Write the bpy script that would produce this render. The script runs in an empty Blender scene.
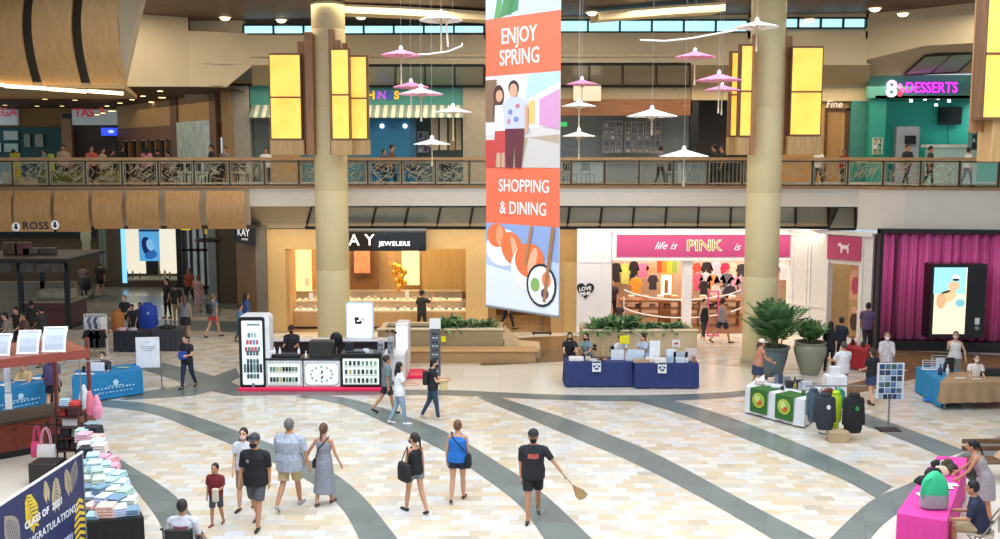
import bpy, bmesh, math, random
from math import sin, cos, pi, radians as R
from mathutils import Vector, Matrix, noise
random.seed(7)
S = bpy.context.scene
COL = S.collection
# ------------------------------------------------------------ camera
F = 1000.0; HOR = 155.0; CH = 7.0
PIT = math.atan((269.5-HOR)/F)
cam = bpy.data.objects.new('camera', bpy.data.cameras.new('camera')); COL.objects.link(cam)
cam.location = (0, 0, CH); cam.rotation_euler = (pi/2-PIT, 0, 0)
cam.data.sensor_width = 36.0; cam.data.lens = 36.0*F/1000.0
cam.data.clip_end = 300
S.camera = cam
S.view_settings.view_transform = 'Standard'; S.view_settings.look = 'None'
S.view_settings.gamma = 1; S.view_settings.use_curve_mapping = False
def ray(px, py):
    a = (px-500)/F; b = -(py-269.5)/F
    return Vector((a, cos(PIT)+b*sin(PIT), -sin(PIT)+b*cos(PIT)))
def G(px, py, z=0.0):
    d = ray(px, py); t = (z-CH)/d.z
    return Vector((0, 0, CH))+d*t
def A(px, py, Y):
    d = ray(px, py); return Vector((0, 0, CH))+d*(Y/d.y)
def Z(py, Y): return A(500, py, Y).z
def X(px, Y, z=3.0):
    # x of an image column at depth Y and height z
    dep = Y*cos(PIT)-(z-CH)*sin(PIT)
    return (px-500)/F*dep
# ------------------------------------------------------------ materials
def lin(h):
    h = h.lstrip('#'); c = [int(h[i:i+2], 16)/255 for i in (0, 2, 4)]
    return tuple((v/12.92 if v <= .04045 else ((v+.055)/1.055)**2.4) for v in c)+(1,)
MC = {}
def mat(hexc, rough=.6, metal=0, var=.08, scale=6.0, emit=0, alpha=1, trans=0, coat=0):
    k = (hexc, rough, metal, var, scale, emit, alpha, trans, coat)
    if k in MC: return MC[k]
    m = bpy.data.materials.new('surface_'+hexc.strip('#')); m.use_nodes = True
    nt = m.node_tree; b = nt.nodes['Principled BSDF']; c = lin(hexc)
    b.inputs['Roughness'].default_value = rough; b.inputs['Metallic'].default_value = metal
    b.inputs['Base Color'].default_value = c
    if var > 0:
        n = nt.nodes.new('ShaderNodeTexNoise'); n.inputs['Scale'].default_value = scale; n.inputs['Detail'].default_value = 4
        tc = nt.nodes.new('ShaderNodeTexCoord'); nt.links.new(tc.outputs['Object'], n.inputs['Vector'])
        r = nt.nodes.new('ShaderNodeValToRGB'); r.color_ramp.elements[0].position = .3; r.color_ramp.elements[1].position = .7
        r.color_ramp.elements[0].color = tuple(v*(1-var) for v in c[:3])+(1,)
        r.color_ramp.elements[1].color = tuple(min(1, v*(1+var)) for v in c[:3])+(1,)
        nt.links.new(n.outputs['Fac'], r.inputs['Fac']); nt.links.new(r.outputs['Color'], b.inputs['Base Color'])
    if emit:
        b.inputs['Emission Color'].default_value = c; b.inputs['Emission Strength'].default_value = emit
    if coat: b.inputs['Coat Weight'].default_value = coat
    if alpha < 1: b.inputs['Alpha'].default_value = alpha
    if trans: b.inputs['Transmission Weight'].default_value = trans
    MC[k] = m; return m
def nodes_mat(name):
    m = bpy.data.materials.new(name); m.use_nodes = True
    return m, m.node_tree, m.node_tree.nodes['Principled BSDF']
def wood(hexa, hexb, rough=.45, scale=1.2, axis=2):
    k = ('wood', hexa, hexb, rough, scale, axis)
    if k in MC: return MC[k]
    m, nt, b = nodes_mat('wood_grain')
    tc = nt.nodes.new('ShaderNodeTexCoord'); mp = nt.nodes.new('ShaderNodeMapping')
    sc = [8*scale]*3; sc[axis] = .6*scale; mp.inputs['Scale'].default_value = sc
    n = nt.nodes.new('ShaderNodeTexNoise'); n.inputs['Scale'].default_value = 2; n.inputs['Detail'].default_value = 6
    r = nt.nodes.new('ShaderNodeValToRGB'); r.color_ramp.elements[0].color = lin(hexa); r.color_ramp.elements[1].color = lin(hexb)
    r.color_ramp.elements[0].position = .35; r.color_ramp.elements[1].position = .65
    L = nt.links.new
    L(tc.outputs['Object'], mp.inputs['Vector']); L(mp.outputs['Vector'], n.inputs['Vector']); L(n.outputs['Fac'], r.inputs['Fac']); L(r.outputs['Color'], b.inputs['Base Color'])
    b.inputs['Roughness'].default_value = rough
    MC[k] = m; return m
def tile_mat(name, cols, sx, sy, rough, rot=0.0, mortar='8a8478', spec=.5, off=.5):
    m, nt, b = nodes_mat(name); L = nt.links.new
    tc = nt.nodes.new('ShaderNodeTexCoord'); mp = nt.nodes.new('ShaderNodeMapping')
    mp.inputs['Rotation'].default_value = (0, 0, rot)
    L(tc.outputs['Object'], mp.inputs['Vector'])
    def brick(sc, w, h):
        t = nt.nodes.new('ShaderNodeTexBrick'); t.inputs['Scale'].default_value = sc
        t.inputs['Brick Width'].default_value = w; t.inputs['Row Height'].default_value = h
        t.inputs['Color1'].default_value = (0, 0, 0, 1); t.inputs['Color2'].default_value = (1, 1, 1, 1)
        t.inputs['Mortar'].default_value = (.5, .5, .5, 1); t.inputs['Mortar Size'].default_value = .006
        t.offset = off; L(mp.outputs['Vector'], t.inputs['Vector']); return t
    t = brick(1, sx, sy)
    r = nt.nodes.new('ShaderNodeValToRGB'); r.color_ramp.interpolation = 'LINEAR'
    e = r.color_ramp.elements
    for i, c in enumerate(cols):
        p = i/(len(cols)-1)
        if i == 0: e[0].position = 0; e[0].color = lin(c)
        elif i == len(cols)-1: e[-1].position = 1; e[-1].color = lin(c)
        else: q = e.new(p); q.color = lin(c)
    n = nt.nodes.new('ShaderNodeTexNoise'); n.inputs['Scale'].default_value = .5; n.inputs['Detail'].default_value = 5
    L(tc.outputs['Object'], n.inputs['Vector'])
    mx = nt.nodes.new('ShaderNodeMath'); mx.operation = 'MULTIPLY_ADD'; mx.inputs[1].default_value = .5
    ad = nt.nodes.new('ShaderNodeMath'); ad.operation = 'MULTIPLY_ADD'; ad.inputs[1].default_value = .8; 
    L(n.outputs['Fac'], mx.inputs[0]); mx.inputs[2].default_value = -.12
    L(t.outputs['Color'], ad.inputs[0]); L(mx.outputs[0], ad.inputs[2]); L(ad.outputs[0], r.inputs['Fac'])
    mo = nt.nodes.new('ShaderNodeMix'); mo.data_type = 'RGBA'
    L(t.outputs['Fac'], mo.inputs['Factor']); L(r.outputs['Color'], mo.inputs['A']); mo.inputs['B'].default_value = lin(mortar)
    L(mo.outputs['Result'], b.inputs['Base Color'])
    b.inputs['Roughness'].default_value = rough; b.inputs['Specular IOR Level'].default_value = spec
    return m
# ------------------------------------------------------------ mesh builder
class MB:
    def __init__(s): s.v = []; s.f = []; s.mi = []; s.m = 0
    def mat(s, i): s.m = i; return s
    def add(s, vs, fs):
        o = len(s.v); s.v += [tuple(v) for v in vs]; s.f += [tuple(i+o for i in f) for f in fs]; s.mi += [s.m]*len(fs); return s
    def box(s, x0, x1, y0, y1, z0, z1, M=None):
        vs = [Vector((x, y, z)) for z in (z0, z1) for y in (y0, y1) for x in (x0, x1)]
        if M is not None: vs = [M @ v for v in vs]
        return s.add(vs, [(0, 2, 3, 1), (4, 5, 7, 6), (0, 1, 5, 4), (2, 6, 7, 3), (0, 4, 6, 2), (1, 3, 7, 5)])
    def rbox(s, x0, x1, y0, y1, z0, z1, b=.02, M=None):
        # box with chamfered vertical and top/bottom edges
        def ring(z, i):
            c = b
            X0, X1, Y0, Y1 = x0+i, x1-i, y0+i, y1-i
            return [(X0+c, Y0, z), (X1-c, Y0, z), (X1, Y0+c, z), (X1, Y1-c, z), (X1-c, Y1, z), (X0+c, Y1, z), (X0, Y1-c, z), (X0, Y0+c, z)]
        rs = [ring(z0, b), ring(z0+b, 0), ring(z1-b, 0), ring(z1, b)]
        vs = [Vector(p) for r_ in rs for p in r_]
        if M is not None: vs = [M @ v for v in vs]
        fs = [tuple(range(7, -1, -1)), tuple(range(24, 32))]
        for k in range(3):
            for i in range(8): j = (i+1) % 8; fs.append((k*8+i, k*8+j, k*8+8+j, k*8+8+i))
        return s.add(vs, fs)
    def cone(s, p0, p1, r0, r1=None, n=12, cap=True):
        p0 = Vector(p0); p1 = Vector(p1); r1 = r0 if r1 is None else r1
        d = (p1-p0).normalized(); u = d.orthogonal().normalized(); w = d.cross(u)
        vs = []
        for p, r_ in ((p0, r0), (p1, r1)):
            for i in range(n): a = 2*pi*i/n; vs.append(p+(u*cos(a)+w*sin(a))*r_)
        fs = [(i, (i+1) % n, n+(i+1) % n, n+i) for i in range(n)]
        if cap: fs += [tuple(range(n-1, -1, -1)), tuple(range(n, 2*n))]
        return s.add(vs, fs)
    def tube(s, pts, r, n=8):
        for a, b in zip(pts[:-1], pts[1:]): s.cone(a, b, r, r, n)
        return s
    def lathe(s, prof, c=(0, 0, 0), n=24, sx=1, sy=1):
        vs = []
        for (r_, z) in prof:
            for i in range(n): a = 2*pi*i/n; vs.append((c[0]+r_*cos(a)*sx, c[1]+r_*sin(a)*sy, c[2]+z))
        fs = []
        for k in range(len(prof)-1):
            for i in range(n): j = (i+1) % n; fs.append((k*n+i, k*n+j, k*n+n+j, k*n+n+i))
        fs += [tuple(range(n-1, -1, -1)), tuple(range((len(prof)-1)*n, len(prof)*n))]
        return s.add(vs, fs)
    def ell(s, c, rx, ry, rz, M=None, n=12, m=8):
        c = Vector(c); vs = []; fs = []
        for j in range(1, m):
            t = pi*j/m
            for i in range(n):
                a = 2*pi*i/n; v = Vector((rx*sin(t)*cos(a), ry*sin(t)*sin(a), rz*cos(t)))
                vs.append(v)
        vs += [Vector((0, 0, rz)), Vector((0, 0, -rz))]
        if M is not None: vs = [M @ v for v in vs]
        vs = [c+v for v in vs]
        for j in range(m-2):
            for i in range(n): k = (i+1) % n; fs.append((j*n+i, j*n+n+i, j*n+n+k, j*n+k))
        T = (m-1)*n
        for i in range(n): k = (i+1) % n; fs.append((T, i, k)); fs.append((T+1, (m-2)*n+k, (m-2)*n+i))
        return s.add(vs, fs)
    def cap(s, p0, p1, r0, r1, n=12):
        # rounded cone
        p0 = Vector(p0); p1 = Vector(p1)
        if (p1-p0).length < 1e-5: p1 = p0+Vector((0, 0, 1e-3))
        d = (p1-p0).normalized(); u = d.orthogonal().normalized(); w = d.cross(u)
        prof = []
        for k in range(4): t = -pi/2+pi/2*k/4+.05; prof.append((p0+d*r0*sin(t), r0*cos(t)))
        prof.append((p0, r0)); prof.append((p1, r1))
        for k in range(1, 5): t = pi/2*k/4-.05; prof.append((p1+d*r1*sin(t), r1*cos(t)))
        return s.rings([(p, u, w, q, q) for p, q in prof], n)
    def rings(s, rg, n=16, sq=1.0):
        vs = []
        for (p, u, w, a_, b_) in rg:
            p = Vector(p)
            for i in range(n):
                a = 2*pi*i/n; ca, sa = cos(a), sin(a)
                if sq != 1: ca = math.copysign(abs(ca)**sq, ca); sa = math.copysign(abs(sa)**sq, sa)
                vs.append(p+Vector(u)*ca*a_+Vector(w)*sa*b_)
        m = len(rg); fs = []
        for k in range(m-1):
            for i in range(n): j = (i+1) % n; fs.append((k*n+i, k*n+j, k*n+n+j, k*n+n+i))
        fs += [tuple(range(n-1, -1, -1)), tuple(range((m-1)*n, m*n))]
        return s.add(vs, fs)
    def poly(s, pts): return s.add(pts, [tuple(range(len(pts)))])
    def prism(s, pts, d):
        # extrude a polygon by vector d
        n = len(pts); d = Vector(d); pts = [Vector(p) for p in pts]
        vs = pts+[p+d for p in pts]
        fs = [tuple(range(n-1, -1, -1)), tuple(range(n, 2*n))]+[(i, (i+1) % n, n+(i+1) % n, n+i) for i in range(n)]
        return s.add(vs, fs)
    def strip(s, a, b):
        n = len(a); return s.add(list(a)+list(b), [(i, i+1, n+i+1, n+i) for i in range(n-1)])
    def build(s, name, mats, parent=None, smooth=False, fix=True):
        me = bpy.data.meshes.new(name); me.from_pydata(s.v, [], s.f)
        if not isinstance(mats, (list, tuple)): mats = [mats]
        for m in mats: me.materials.append(m)
        for p, i in zip(me.polygons, s.mi): p.material_index = min(i, len(mats)-1)
        if fix:
            bm = bmesh.new(); bm.from_mesh(me); bmesh.ops.recalc_face_normals(bm, faces=bm.faces); bm.to_mesh(me); bm.free()
        if smooth:
            for p in me.polygons: p.use_smooth = True
            try: me.set_sharp_from_angle(angle=R(40))
            except Exception: pass
        o = bpy.data.objects.new(name, me); COL.objects.link(o)
        if parent: o.parent = parent
        return o
def tag(o, label, cat, group=None, kind=None):
    o['label'] = label; o['category'] = cat
    if group: o['group'] = group
    if kind: o['kind'] = kind
    return o
def struct(o, kind='structure'): o['kind'] = kind; return o
def thing(name, label, cat, loc=(0, 0, 0), rz=0, group=None):
    o = bpy.data.objects.new(name, None); COL.objects.link(o); o.empty_display_size = .2
    o.location = loc; o.rotation_euler = (0, 0, rz); tag(o, label, cat, group); return o
def centre(o):
    """move the origin of a top-level mesh to the middle of its base"""
    vs = [v.co for v in o.data.vertices]
    c = Vector(((min(v.x for v in vs)+max(v.x for v in vs))/2, (min(v.y for v in vs)+max(v.y for v in vs))/2, min(v.z for v in vs)))
    o.data.transform(Matrix.Translation(-c)); o.location = c; return o
def dup(root, loc, rz, label, group=None):
    r = root.copy(); COL.objects.link(r); r.location = loc; r.rotation_euler = (0, 0, rz); r['label'] = label
    if group: r['group'] = group
    for ch in list(root.children):
        c = ch.copy(); COL.objects.link(c); c.parent = r
        for g in ch.children: d = g.copy(); COL.objects.link(d); d.parent = c
    return r
DECAL = {}
def decal_mat(hexc, emit=0):
    return mat(hexc, .5, 0, 0, 1, emit)
def text(s, size, M, hexc, parent=None, name='lettering', emit=0, ext=.004, bold=0.0, align='CENTER', shear=0, sx=1.0, space=1.0):
    """flat lettering; M maps the local xy plane (text reading along +x, up +y) to the parent's frame"""
    cu = bpy.data.curves.new(name, 'FONT'); cu.body = s; cu.size = size; cu.align_x = align; cu.align_y = 'CENTER'
    cu.extrude = ext; cu.offset = bold; cu.shear = shear; cu.resolution_u = 3; cu.space_character = space
    tmp = bpy.data.objects.new('tmp', cu); COL.objects.link(tmp)
    me = bpy.data.meshes.new_from_object(tmp.evaluated_get(bpy.context.evaluated_depsgraph_get()))
    bpy.data.objects.remove(tmp)
    me.transform(M @ Matrix.Diagonal((sx, 1, 1, 1)))
    me.materials.clear(); me.materials.append(decal_mat(hexc, emit))
    o = bpy.data.objects.new(name, me); COL.objects.link(o); o.parent = parent
    return o
def frame(o, u, v):
    """matrix with local x=u, y=v, z=u x v at origin o"""
    u = Vector(u).normalized(); v = Vector(v).normalized(); w = u.cross(v)
    m = Matrix((u, v, w)).transposed().to_4x4(); m.translation = Vector(o); return m
FRONT = lambda x, y, z: frame((x, y, z), (1, 0, 0), (0, 0, 1))   # faces -Y (towards the viewer)
# ------------------------------------------------------------ common materials
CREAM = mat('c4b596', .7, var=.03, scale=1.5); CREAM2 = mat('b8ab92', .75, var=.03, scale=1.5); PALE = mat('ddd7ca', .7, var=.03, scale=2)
TANW = wood('b8905a', 'c8a06a', .45, 1.0); TANW2 = wood('b0834c', 'c49660', .45, 1.0); TANL = wood('b48850', 'c2965e', .5, .6)
DKCEIL = wood('4a342a', '5f4638', .5, .5, 0)
BLACK = mat('17171a', .45, var=.1); DARK = mat('2c2826', .6, var=.15); WHITE = mat('eeeeea', .5, var=.02); GREYM = mat('8a8c8c', .4, metal=.6, var=.05)
BRONZE = mat('4a4136', .45, metal=.5, var=.2, scale=20); GOLDB = mat('b8ab88', .4, metal=.4, var=.1)
GLASSP = mat('8d948c', .28, var=.12, scale=.8); MULL = mat('24262a', .4, metal=.5, var=.05)
FR2 = 5.78
# ------------------------------------------------------------ floor
TILE = tile_mat('stone_tiles', ['a9adb0', 'c4b59a', 'ccc9c0', 'd3c2a2', 'd9d4c8', 'dfd8c8', 'cfd3d4', 'd0bb98', 'e6e0d2'], .38, .27, .22, 0, 'c4bba8', .6)
SLATE = tile_mat('slate_tiles', ['5f6b68', '6b7773', '74807c', '66706e', '7d8884'], .6, .6, .28, .3, '59625f', .5, .0)
POL = tile_mat('polished_cream_tiles', ['dcd3c0', 'e6ddcb', 'e2dac6', 'ebe4d4'], 1.2, 1.2, .18, 0, 'cfc5b0', .5, 0)
DTILE = tile_mat('brown_tiles', ['6e5236', '7c5f40', '8a6c48', '75583c'], .6, .3, .3, 0, '5a4632', .4)
m = MB(); m.add([(-45, 2, 0), (45, 2, 0), (45, 75, 0), (-45, 75, 0)], [(0, 1, 2, 3)]); struct(m.build('floor', TILE))
trimn = [0]
def ribbon(top, bot, mt, z=.004):
    trimn[0] += 1
    def res(pts, n=24):
        out = []
        for i in range(n+1):
            t = i/n*(len(pts)-1); k = min(int(t), len(pts)-2); f = t-k
            p = [Vector(pts[max(0, min(len(pts)-1, k+j))]) for j in (-1, 0, 1, 2)]
            out.append(.5*((2*p[1])+(-p[0]+p[2])*f+(2*p[0]-5*p[1]+4*p[2]-p[3])*f*f+(-p[0]+3*p[1]-3*p[2]+p[3])*f**3))
        return out
    a = [G(*q) for q in res(top)]; b = [G(*q) for q in res(bot)]
    m = MB(); m.strip([(p.x, p.y, z) for p in a], [(p.x, p.y, z) for p in b])
    return struct(m.build('trim_%d' % trimn[0], mt))
# polished cream border of the court (behind the stripes ring)
ribbon([(236, 384), (330, 372), (430, 366), (560, 366), (680, 364), (744, 368), (770, 377)], [(236, 398), (330, 395), (430, 394), (560, 399), (680, 397), (760, 394), (830, 380)], POL, .004)
ribbon([(-30, 445), (20, 450), (62, 456), (90, 470), (120, 500), (150, 545)], [(-60, 560), (-30, 570), (0, 580), (30, 590), (60, 600), (120, 620)], POL, .004)
ribbon([(905, 492), (880, 520), (868, 548)], [(1040, 440), (1080, 500), (1100, 560)], POL, .004)
# slate stripes
ribbon([(98, 400), (150, 404), (200, 418), (250, 436), (300, 456), (335, 474), (366, 500), (402, 545)], [(96, 406), (150, 413), (195, 430), (240, 448), (285, 468), (322, 490), (345, 513), (362, 545)], SLATE, .008)
ribbon([(308, 394), (350, 399), (400, 414), (450, 434), (500, 464), (545, 495), (598, 545)], [(296, 397), (340, 404), (390, 425), (440, 449), (480, 475), (520, 506), (548, 545)], SLATE, .008)
ribbon([(492, 395), (558, 416), (610, 435), (662, 457), (740, 499), (812, 537), (840, 552)], [(478, 398), (532, 420), (584, 442), (636, 464), (700, 497), (769, 537), (790, 552)], SLATE, .008)
ribbon([(655, 396), (700, 408), (740, 421), (792, 441), (844, 463), (893, 487)], [(622, 397), (680, 414), (740, 437), (792, 458), (844, 480), (876, 498)], SLATE, .008)
ribbon([(1000, 436), (960, 455), (913, 482), (876, 498), (850, 519), (824, 545)], [(1010, 452), (975, 470), (930, 492), (900, 512), (880, 528), (864, 548)], SLATE, .009)
ribbon([(826, 398), (866, 414), (905, 428), (966, 451)], [(822, 410), (860, 424), (905, 441), (945, 458)], SLATE, .008)
ribbon([(236, 392), (330, 391), (440, 390), (560, 395), (660, 395), (740, 391), (800, 380)], [(236, 396), (330, 395), (440, 395), (560, 400), (660, 401), (745, 396), (818, 384)], SLATE, .0085)
ribbon([(104, 448), (130, 466), (156, 482), (182, 503), (208, 540)], [(100, 452), (114, 463), (138, 493), (158, 520), (168, 545)], SLATE, .0095)
ribbon([(140, 358), (200, 372), (240, 386)], [(132, 366), (200, 388), (236, 396)], SLATE, .008)
ribbon([(140, 392), (190, 384), (236, 368)], [(120, 400), (200, 394), (240, 377)], SLATE, .0082)
ribbon([(60, 297), (140, 296), (250, 303)], [(60, 302), (140, 303), (250, 311)], SLATE, .008)
ribbon([(60, 322), (150, 320), (250, 322)], [(60, 330), (150, 329), (250, 333)], SLATE, .008)
ribbon([(800, 395), (850, 384), (900, 372), (960, 365)], [(826, 402), (870, 390), (920, 378), (980, 370)], DTILE, .008)
ribbon([(490, 340), (560, 336), (640, 336)], [(480, 366), (560, 362), (640, 360)], DTILE, .003)
ribbon([(850, 345), (930, 352), (1010, 356)], [(850, 365), (930, 372), (1010, 378)], DTILE, .003)
# pale floor lit in front of the far shop
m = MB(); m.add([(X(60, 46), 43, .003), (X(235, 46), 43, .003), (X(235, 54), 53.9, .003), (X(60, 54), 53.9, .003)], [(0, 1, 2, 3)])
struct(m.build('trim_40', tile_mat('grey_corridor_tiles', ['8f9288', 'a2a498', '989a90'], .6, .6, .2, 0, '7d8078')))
# ------------------------------------------------------------ second floor slab, soffits
def wall_px(name, pts, mt, th=.25, base=None):
    """vertical slab: pts = plan polyline [(x,y,z0,z1)...] extruded back by th"""
    m = MB()
    for (x0, y0, a0, b0), (x1, y1, a1, b1) in zip(pts[:-1], pts[1:]):
        n = Vector((-(y1-y0), x1-x0, 0)).normalized()*th
        q = [(x0, y0, a0), (x1, y1, a1), (x1, y1, b1), (x0, y0, b0)]
        m.prism(q, n)
    return struct(m.build(name, mt))
# rail line (px, Y)
RL = [(-60, 36.3), (60, 36.6), (250, 37.6), (400, 38), (560, 38), (740, 37.6), (858, 37.2), (905, 36.2), (1060, 34.8)]
RP = [Vector((X(px, Y, 6), Y, 0)) for px, Y in RL]
def railpt(t):
    t = max(0, min(len(RP)-1.0001, t)); k = int(t); return RP[k].lerp(RP[k+1], t-k)
SC = 5.08; SL = 4.38; SR = 4.25
fp = []
for (px, Y), z0 in zip(RL, [SL-.25, SL, SL, SC, SC, SC, SR, SR, SR]):
    fp.append((X(px, Y, 5), Y, z0, FR2-.02))
m = MB()
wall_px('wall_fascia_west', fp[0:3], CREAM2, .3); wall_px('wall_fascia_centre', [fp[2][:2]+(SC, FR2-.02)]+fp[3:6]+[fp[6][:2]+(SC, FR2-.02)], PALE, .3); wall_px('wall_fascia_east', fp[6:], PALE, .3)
# edge nosing
m = MB()
for a, b in zip(RP[:-1], RP[1:]):
    d = (b-a).normalized(); n = Vector((-d.y, d.x, 0))
    q = [a-n*.06, b-n*.06, b+n*.4, a+n*.4]
    m.prism([(p.x, p.y, FR2-.02) for p in q], (0, 0, .10))
struct(m.build('trim_50', wood('8f6a44', 'a67e54', .5, 1, 0)))
# upper floor
m = MB(); m.prism([(-45, 36.5, FR2-.25)]+[(p.x, p.y+.25, FR2-.25) for p in RP]+[(45, 35.2, FR2-.25), (45, 75, FR2-.25), (-45, 75, FR2-.25)], (0, 0, .24))
struct(m.build('floor_upper', tile_mat('upper_tiles', ['a89a80', 'b5a68a', '9c8e76'], .6, .6, .3)))
# ground-floor ceilings behind the fascia
m = MB(); m.box(X(-60, 36)-6, X(262, 39), 37.2, 60, SL-.12, SL-.02); struct(m.build('ceiling_west', mat('4c4136', .8, var=.1)))
m = MB(); m.box(X(262, 39), X(860, 39), 39.0, 48, 4.26, 4.36); struct(m.build('ceiling_shops', mat('b59b74', .8)))
# slanted glazed soffit under the fascia, one window per pane
wn = [0]
def slant(px0, px1, Y0, z0, Y1, z1, npx, name='window', cutL=0, cutR=0):
    """a row of slanted panes between (Y0,z0) top front and (Y1,z1) bottom back"""
    wn[0] += 1
    t = MB()
    def P(px, f, off=0):
        Y = Y0+(Y1-Y0)*f; z = z0+(z1-z0)*f; return Vector((X(px, Y, z), Y-off*.8, z-off))
    N = max(1, round((px1-px0)/npx))
    o = None
    w = MB(); w.mat(0)
    tl, tr, bl, br = px0+cutL, px1-cutR, px0, px1
    def PP(u, f, off=0):
        a = tl+(tr-tl)*u; b = bl+(br-bl)*u; return P(a+(b-a)*f, f, off)
    w.prism([PP(0, 0), PP(1, 0), PP(1, 1), PP(0, 1)], (0, .05, .05))
    root = struct(w.build('window_%d' % wn[0], GLASSP))
    for k in range(N+1):
        fr = MB(); fr.tube([PP(k/N, 0, .02), PP(k/N, 1, .02)], .045, 6); fr.build('mullion', MULL, root)
    for f in (0, 1):
        fr = MB(); fr.tube([PP(0, f, .02), PP(1, f, .02)], .055, 6); fr.build('window_frame', MULL, root)
    return root
Y1S = 39.2; Z1S = Z(227.5, Y1S)
slant(306, 828, 38.3, SC, Y1S, Z1S, 33, cutL=6, cutR=0)
slant(828, 855, 37.9, SC, 38.6, Z1S, 33, cutL=10)
# cream side cheeks of the soffit
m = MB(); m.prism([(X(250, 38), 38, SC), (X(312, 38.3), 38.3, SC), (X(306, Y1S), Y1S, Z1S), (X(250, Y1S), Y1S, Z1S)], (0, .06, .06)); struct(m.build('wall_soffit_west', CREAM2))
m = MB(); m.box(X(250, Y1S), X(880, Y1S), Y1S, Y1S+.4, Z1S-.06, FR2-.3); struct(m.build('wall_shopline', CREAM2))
# ------------------------------------------------------------ upper drum wall and clerestory
YW = 39.5
zt, zb, zl = Z(33.5, YW), Z(65, YW), Z(86, 42.6)
ztop = Z(24, YW)
x0, x1 = X(243, YW, 11), X(866, YW, 12)
wall_px('wall_drum', [(X(190, 38.6, 10), 38.6, zb, zt), (X(250, YW, 10), YW, zb, zt), (X(866, YW, 10), YW, zb, zt+.1)], CREAM, .3)
wall_px('wall_drum_west', [(X(112, 36.8, 10), 36.8, Z(86.5, 36.8), 12.9), (X(190, 38.6, 10), 38.6, Z(86.5, 38.6), 12.9)], CREAM, .3)
wall_px('wall_drum_return', [(X(190, 38.6, 10), 38.6, Z(86.5, 38.6), zb), (X(226, 39.2, 10), 39.2, Z(86.5, 38.9), zb), (X(252, YW, 10), YW, zb-.05, zb)], CREAM, .3)
# ledge
m = MB(); m.box(X(252, YW, 10), X(690, YW, 10), YW-.12, YW, Z(57, YW), Z(54, YW)); struct(m.build('trim_60', CREAM))
# clerestory windows
def cler(pxa, pxb, n, ya, yb, num):
    t = MB(); xa, xb = X(pxa, YW, 12), X(pxb, YW, 12); za, zbb = Z(yb, YW), Z(ya, YW)
    gl = MB(); gl.box(xa, xb, YW+.1, YW+.12, za, zbb)
    m, nt, b = nodes_mat('bright_window_glass'); b.inputs['Base Color'].default_value = lin('bfe8f5'); b.inputs['Roughness'].default_value = .05
    b.inputs['Emission Color'].default_value = lin('a8e4f2'); b.inputs['Emission Strength'].default_value = 1.15
    root = struct(gl.build('window_%d' % num, m))
    for k in range(n+1):
        fr = MB(); x = xa+(xb-xa)*k/n; fr.box(x-.035, x+.035, YW-.02, YW+.1, za, zbb); fr.build('mullion', MULL, root)
    for z in (za, zbb):
        fr = MB(); fr.box(xa, xb, YW-.02, YW+.1, z-.03, z+.03); fr.build('window_frame', MULL, root)
cler(243, 484, 8, 25, 34, 21); cler(556, 748, 6, 20, 32, 22); cler(776, 866, 4, 18, 28, 23)
# piers between
for i, (a, b) in enumerate(((190, 243), (484, 556), (748, 776), (866, 905))):
    m = MB(); m.box(X(a, YW, 12), X(b, YW, 12), YW, YW+.3, zt-.2, 12.9); struct(m.build('wall_pier_%d' % (i+1), CREAM))
m = MB(); m.box(X(243, YW, 12), X(905, YW, 12), YW, YW+.3, Z(18, YW), 12.9); struct(m.build('wall_head', CREAM))
# east wall of the drum, angled
wall_px('wall_drum_east', [(X(866, YW, 10), YW, Z(60, YW), 12.9), (X(924, 38.2, 10), 38.2, Z(46, 38.2), 12.9), (X(1080, 34.5, 10), 34.5, Z(36, 34.5), 12.9)], CREAM, .3)
# slanted upper soffit panes
slant(366, 484, YW, zb, 42.4, zl, 32); slant(488, 690, YW, zb+.05, 42.4, zl, 32, cutR=0)
def soff(name, a, b, mt):
    m = MB(); m.prism([(X(a, YW, 10), YW, zb), (X(b, YW, 10), YW, zb), (X(b, 42.5, 10), 42.5, zl), (X(a, 42.5, 10), 42.5, zl)], (0, .08, .08)); return struct(m.build(name, mt))
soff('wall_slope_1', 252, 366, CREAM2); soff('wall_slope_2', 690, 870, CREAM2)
m = MB(); m.box(X(190, 44), X(900, 44), 44, 44.2, 9.4, 12.6); struct(m.build('wall_backing', CREAM2))
# sloped east soffit over the dessert shop with two panes
q = [A(866, 60, YW), A(924, 46, 38.2), A(1080, 36, 34.5), A(1080, 70, 38.5), A(985, 73, 40.6), A(868, 76.5, 41.6)]
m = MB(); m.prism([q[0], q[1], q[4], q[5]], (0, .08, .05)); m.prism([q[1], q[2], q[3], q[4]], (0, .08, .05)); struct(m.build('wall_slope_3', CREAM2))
def onslope(px, py):
    n = (q[1]-q[0]).cross(q[4]-q[0]).normalized(); d = ray(px, py); t = (q[0]-Vector((0, 0, CH))).dot(n)/d.dot(n); return Vector((0, 0, CH))+d*t*.995
w = [A(*p) for p in ((925, 56, 39.0), (979, 53, 38.0), (958, 72, 40.3), (904, 75, 41.0))]
m = MB(); m.prism(w, (0, .04, .03)); root = struct(m.build('window_30', GLASSP))
for a, b in ((w[0], w[1]), (w[1], w[2]), (w[2], w[3]), (w[3], w[0]), ((w[0]+w[1])/2, (w[2]+w[3])/2)):
    m = MB(); m.tube([a, b], .04, 6); m.build('mullion', MULL, root)
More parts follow.
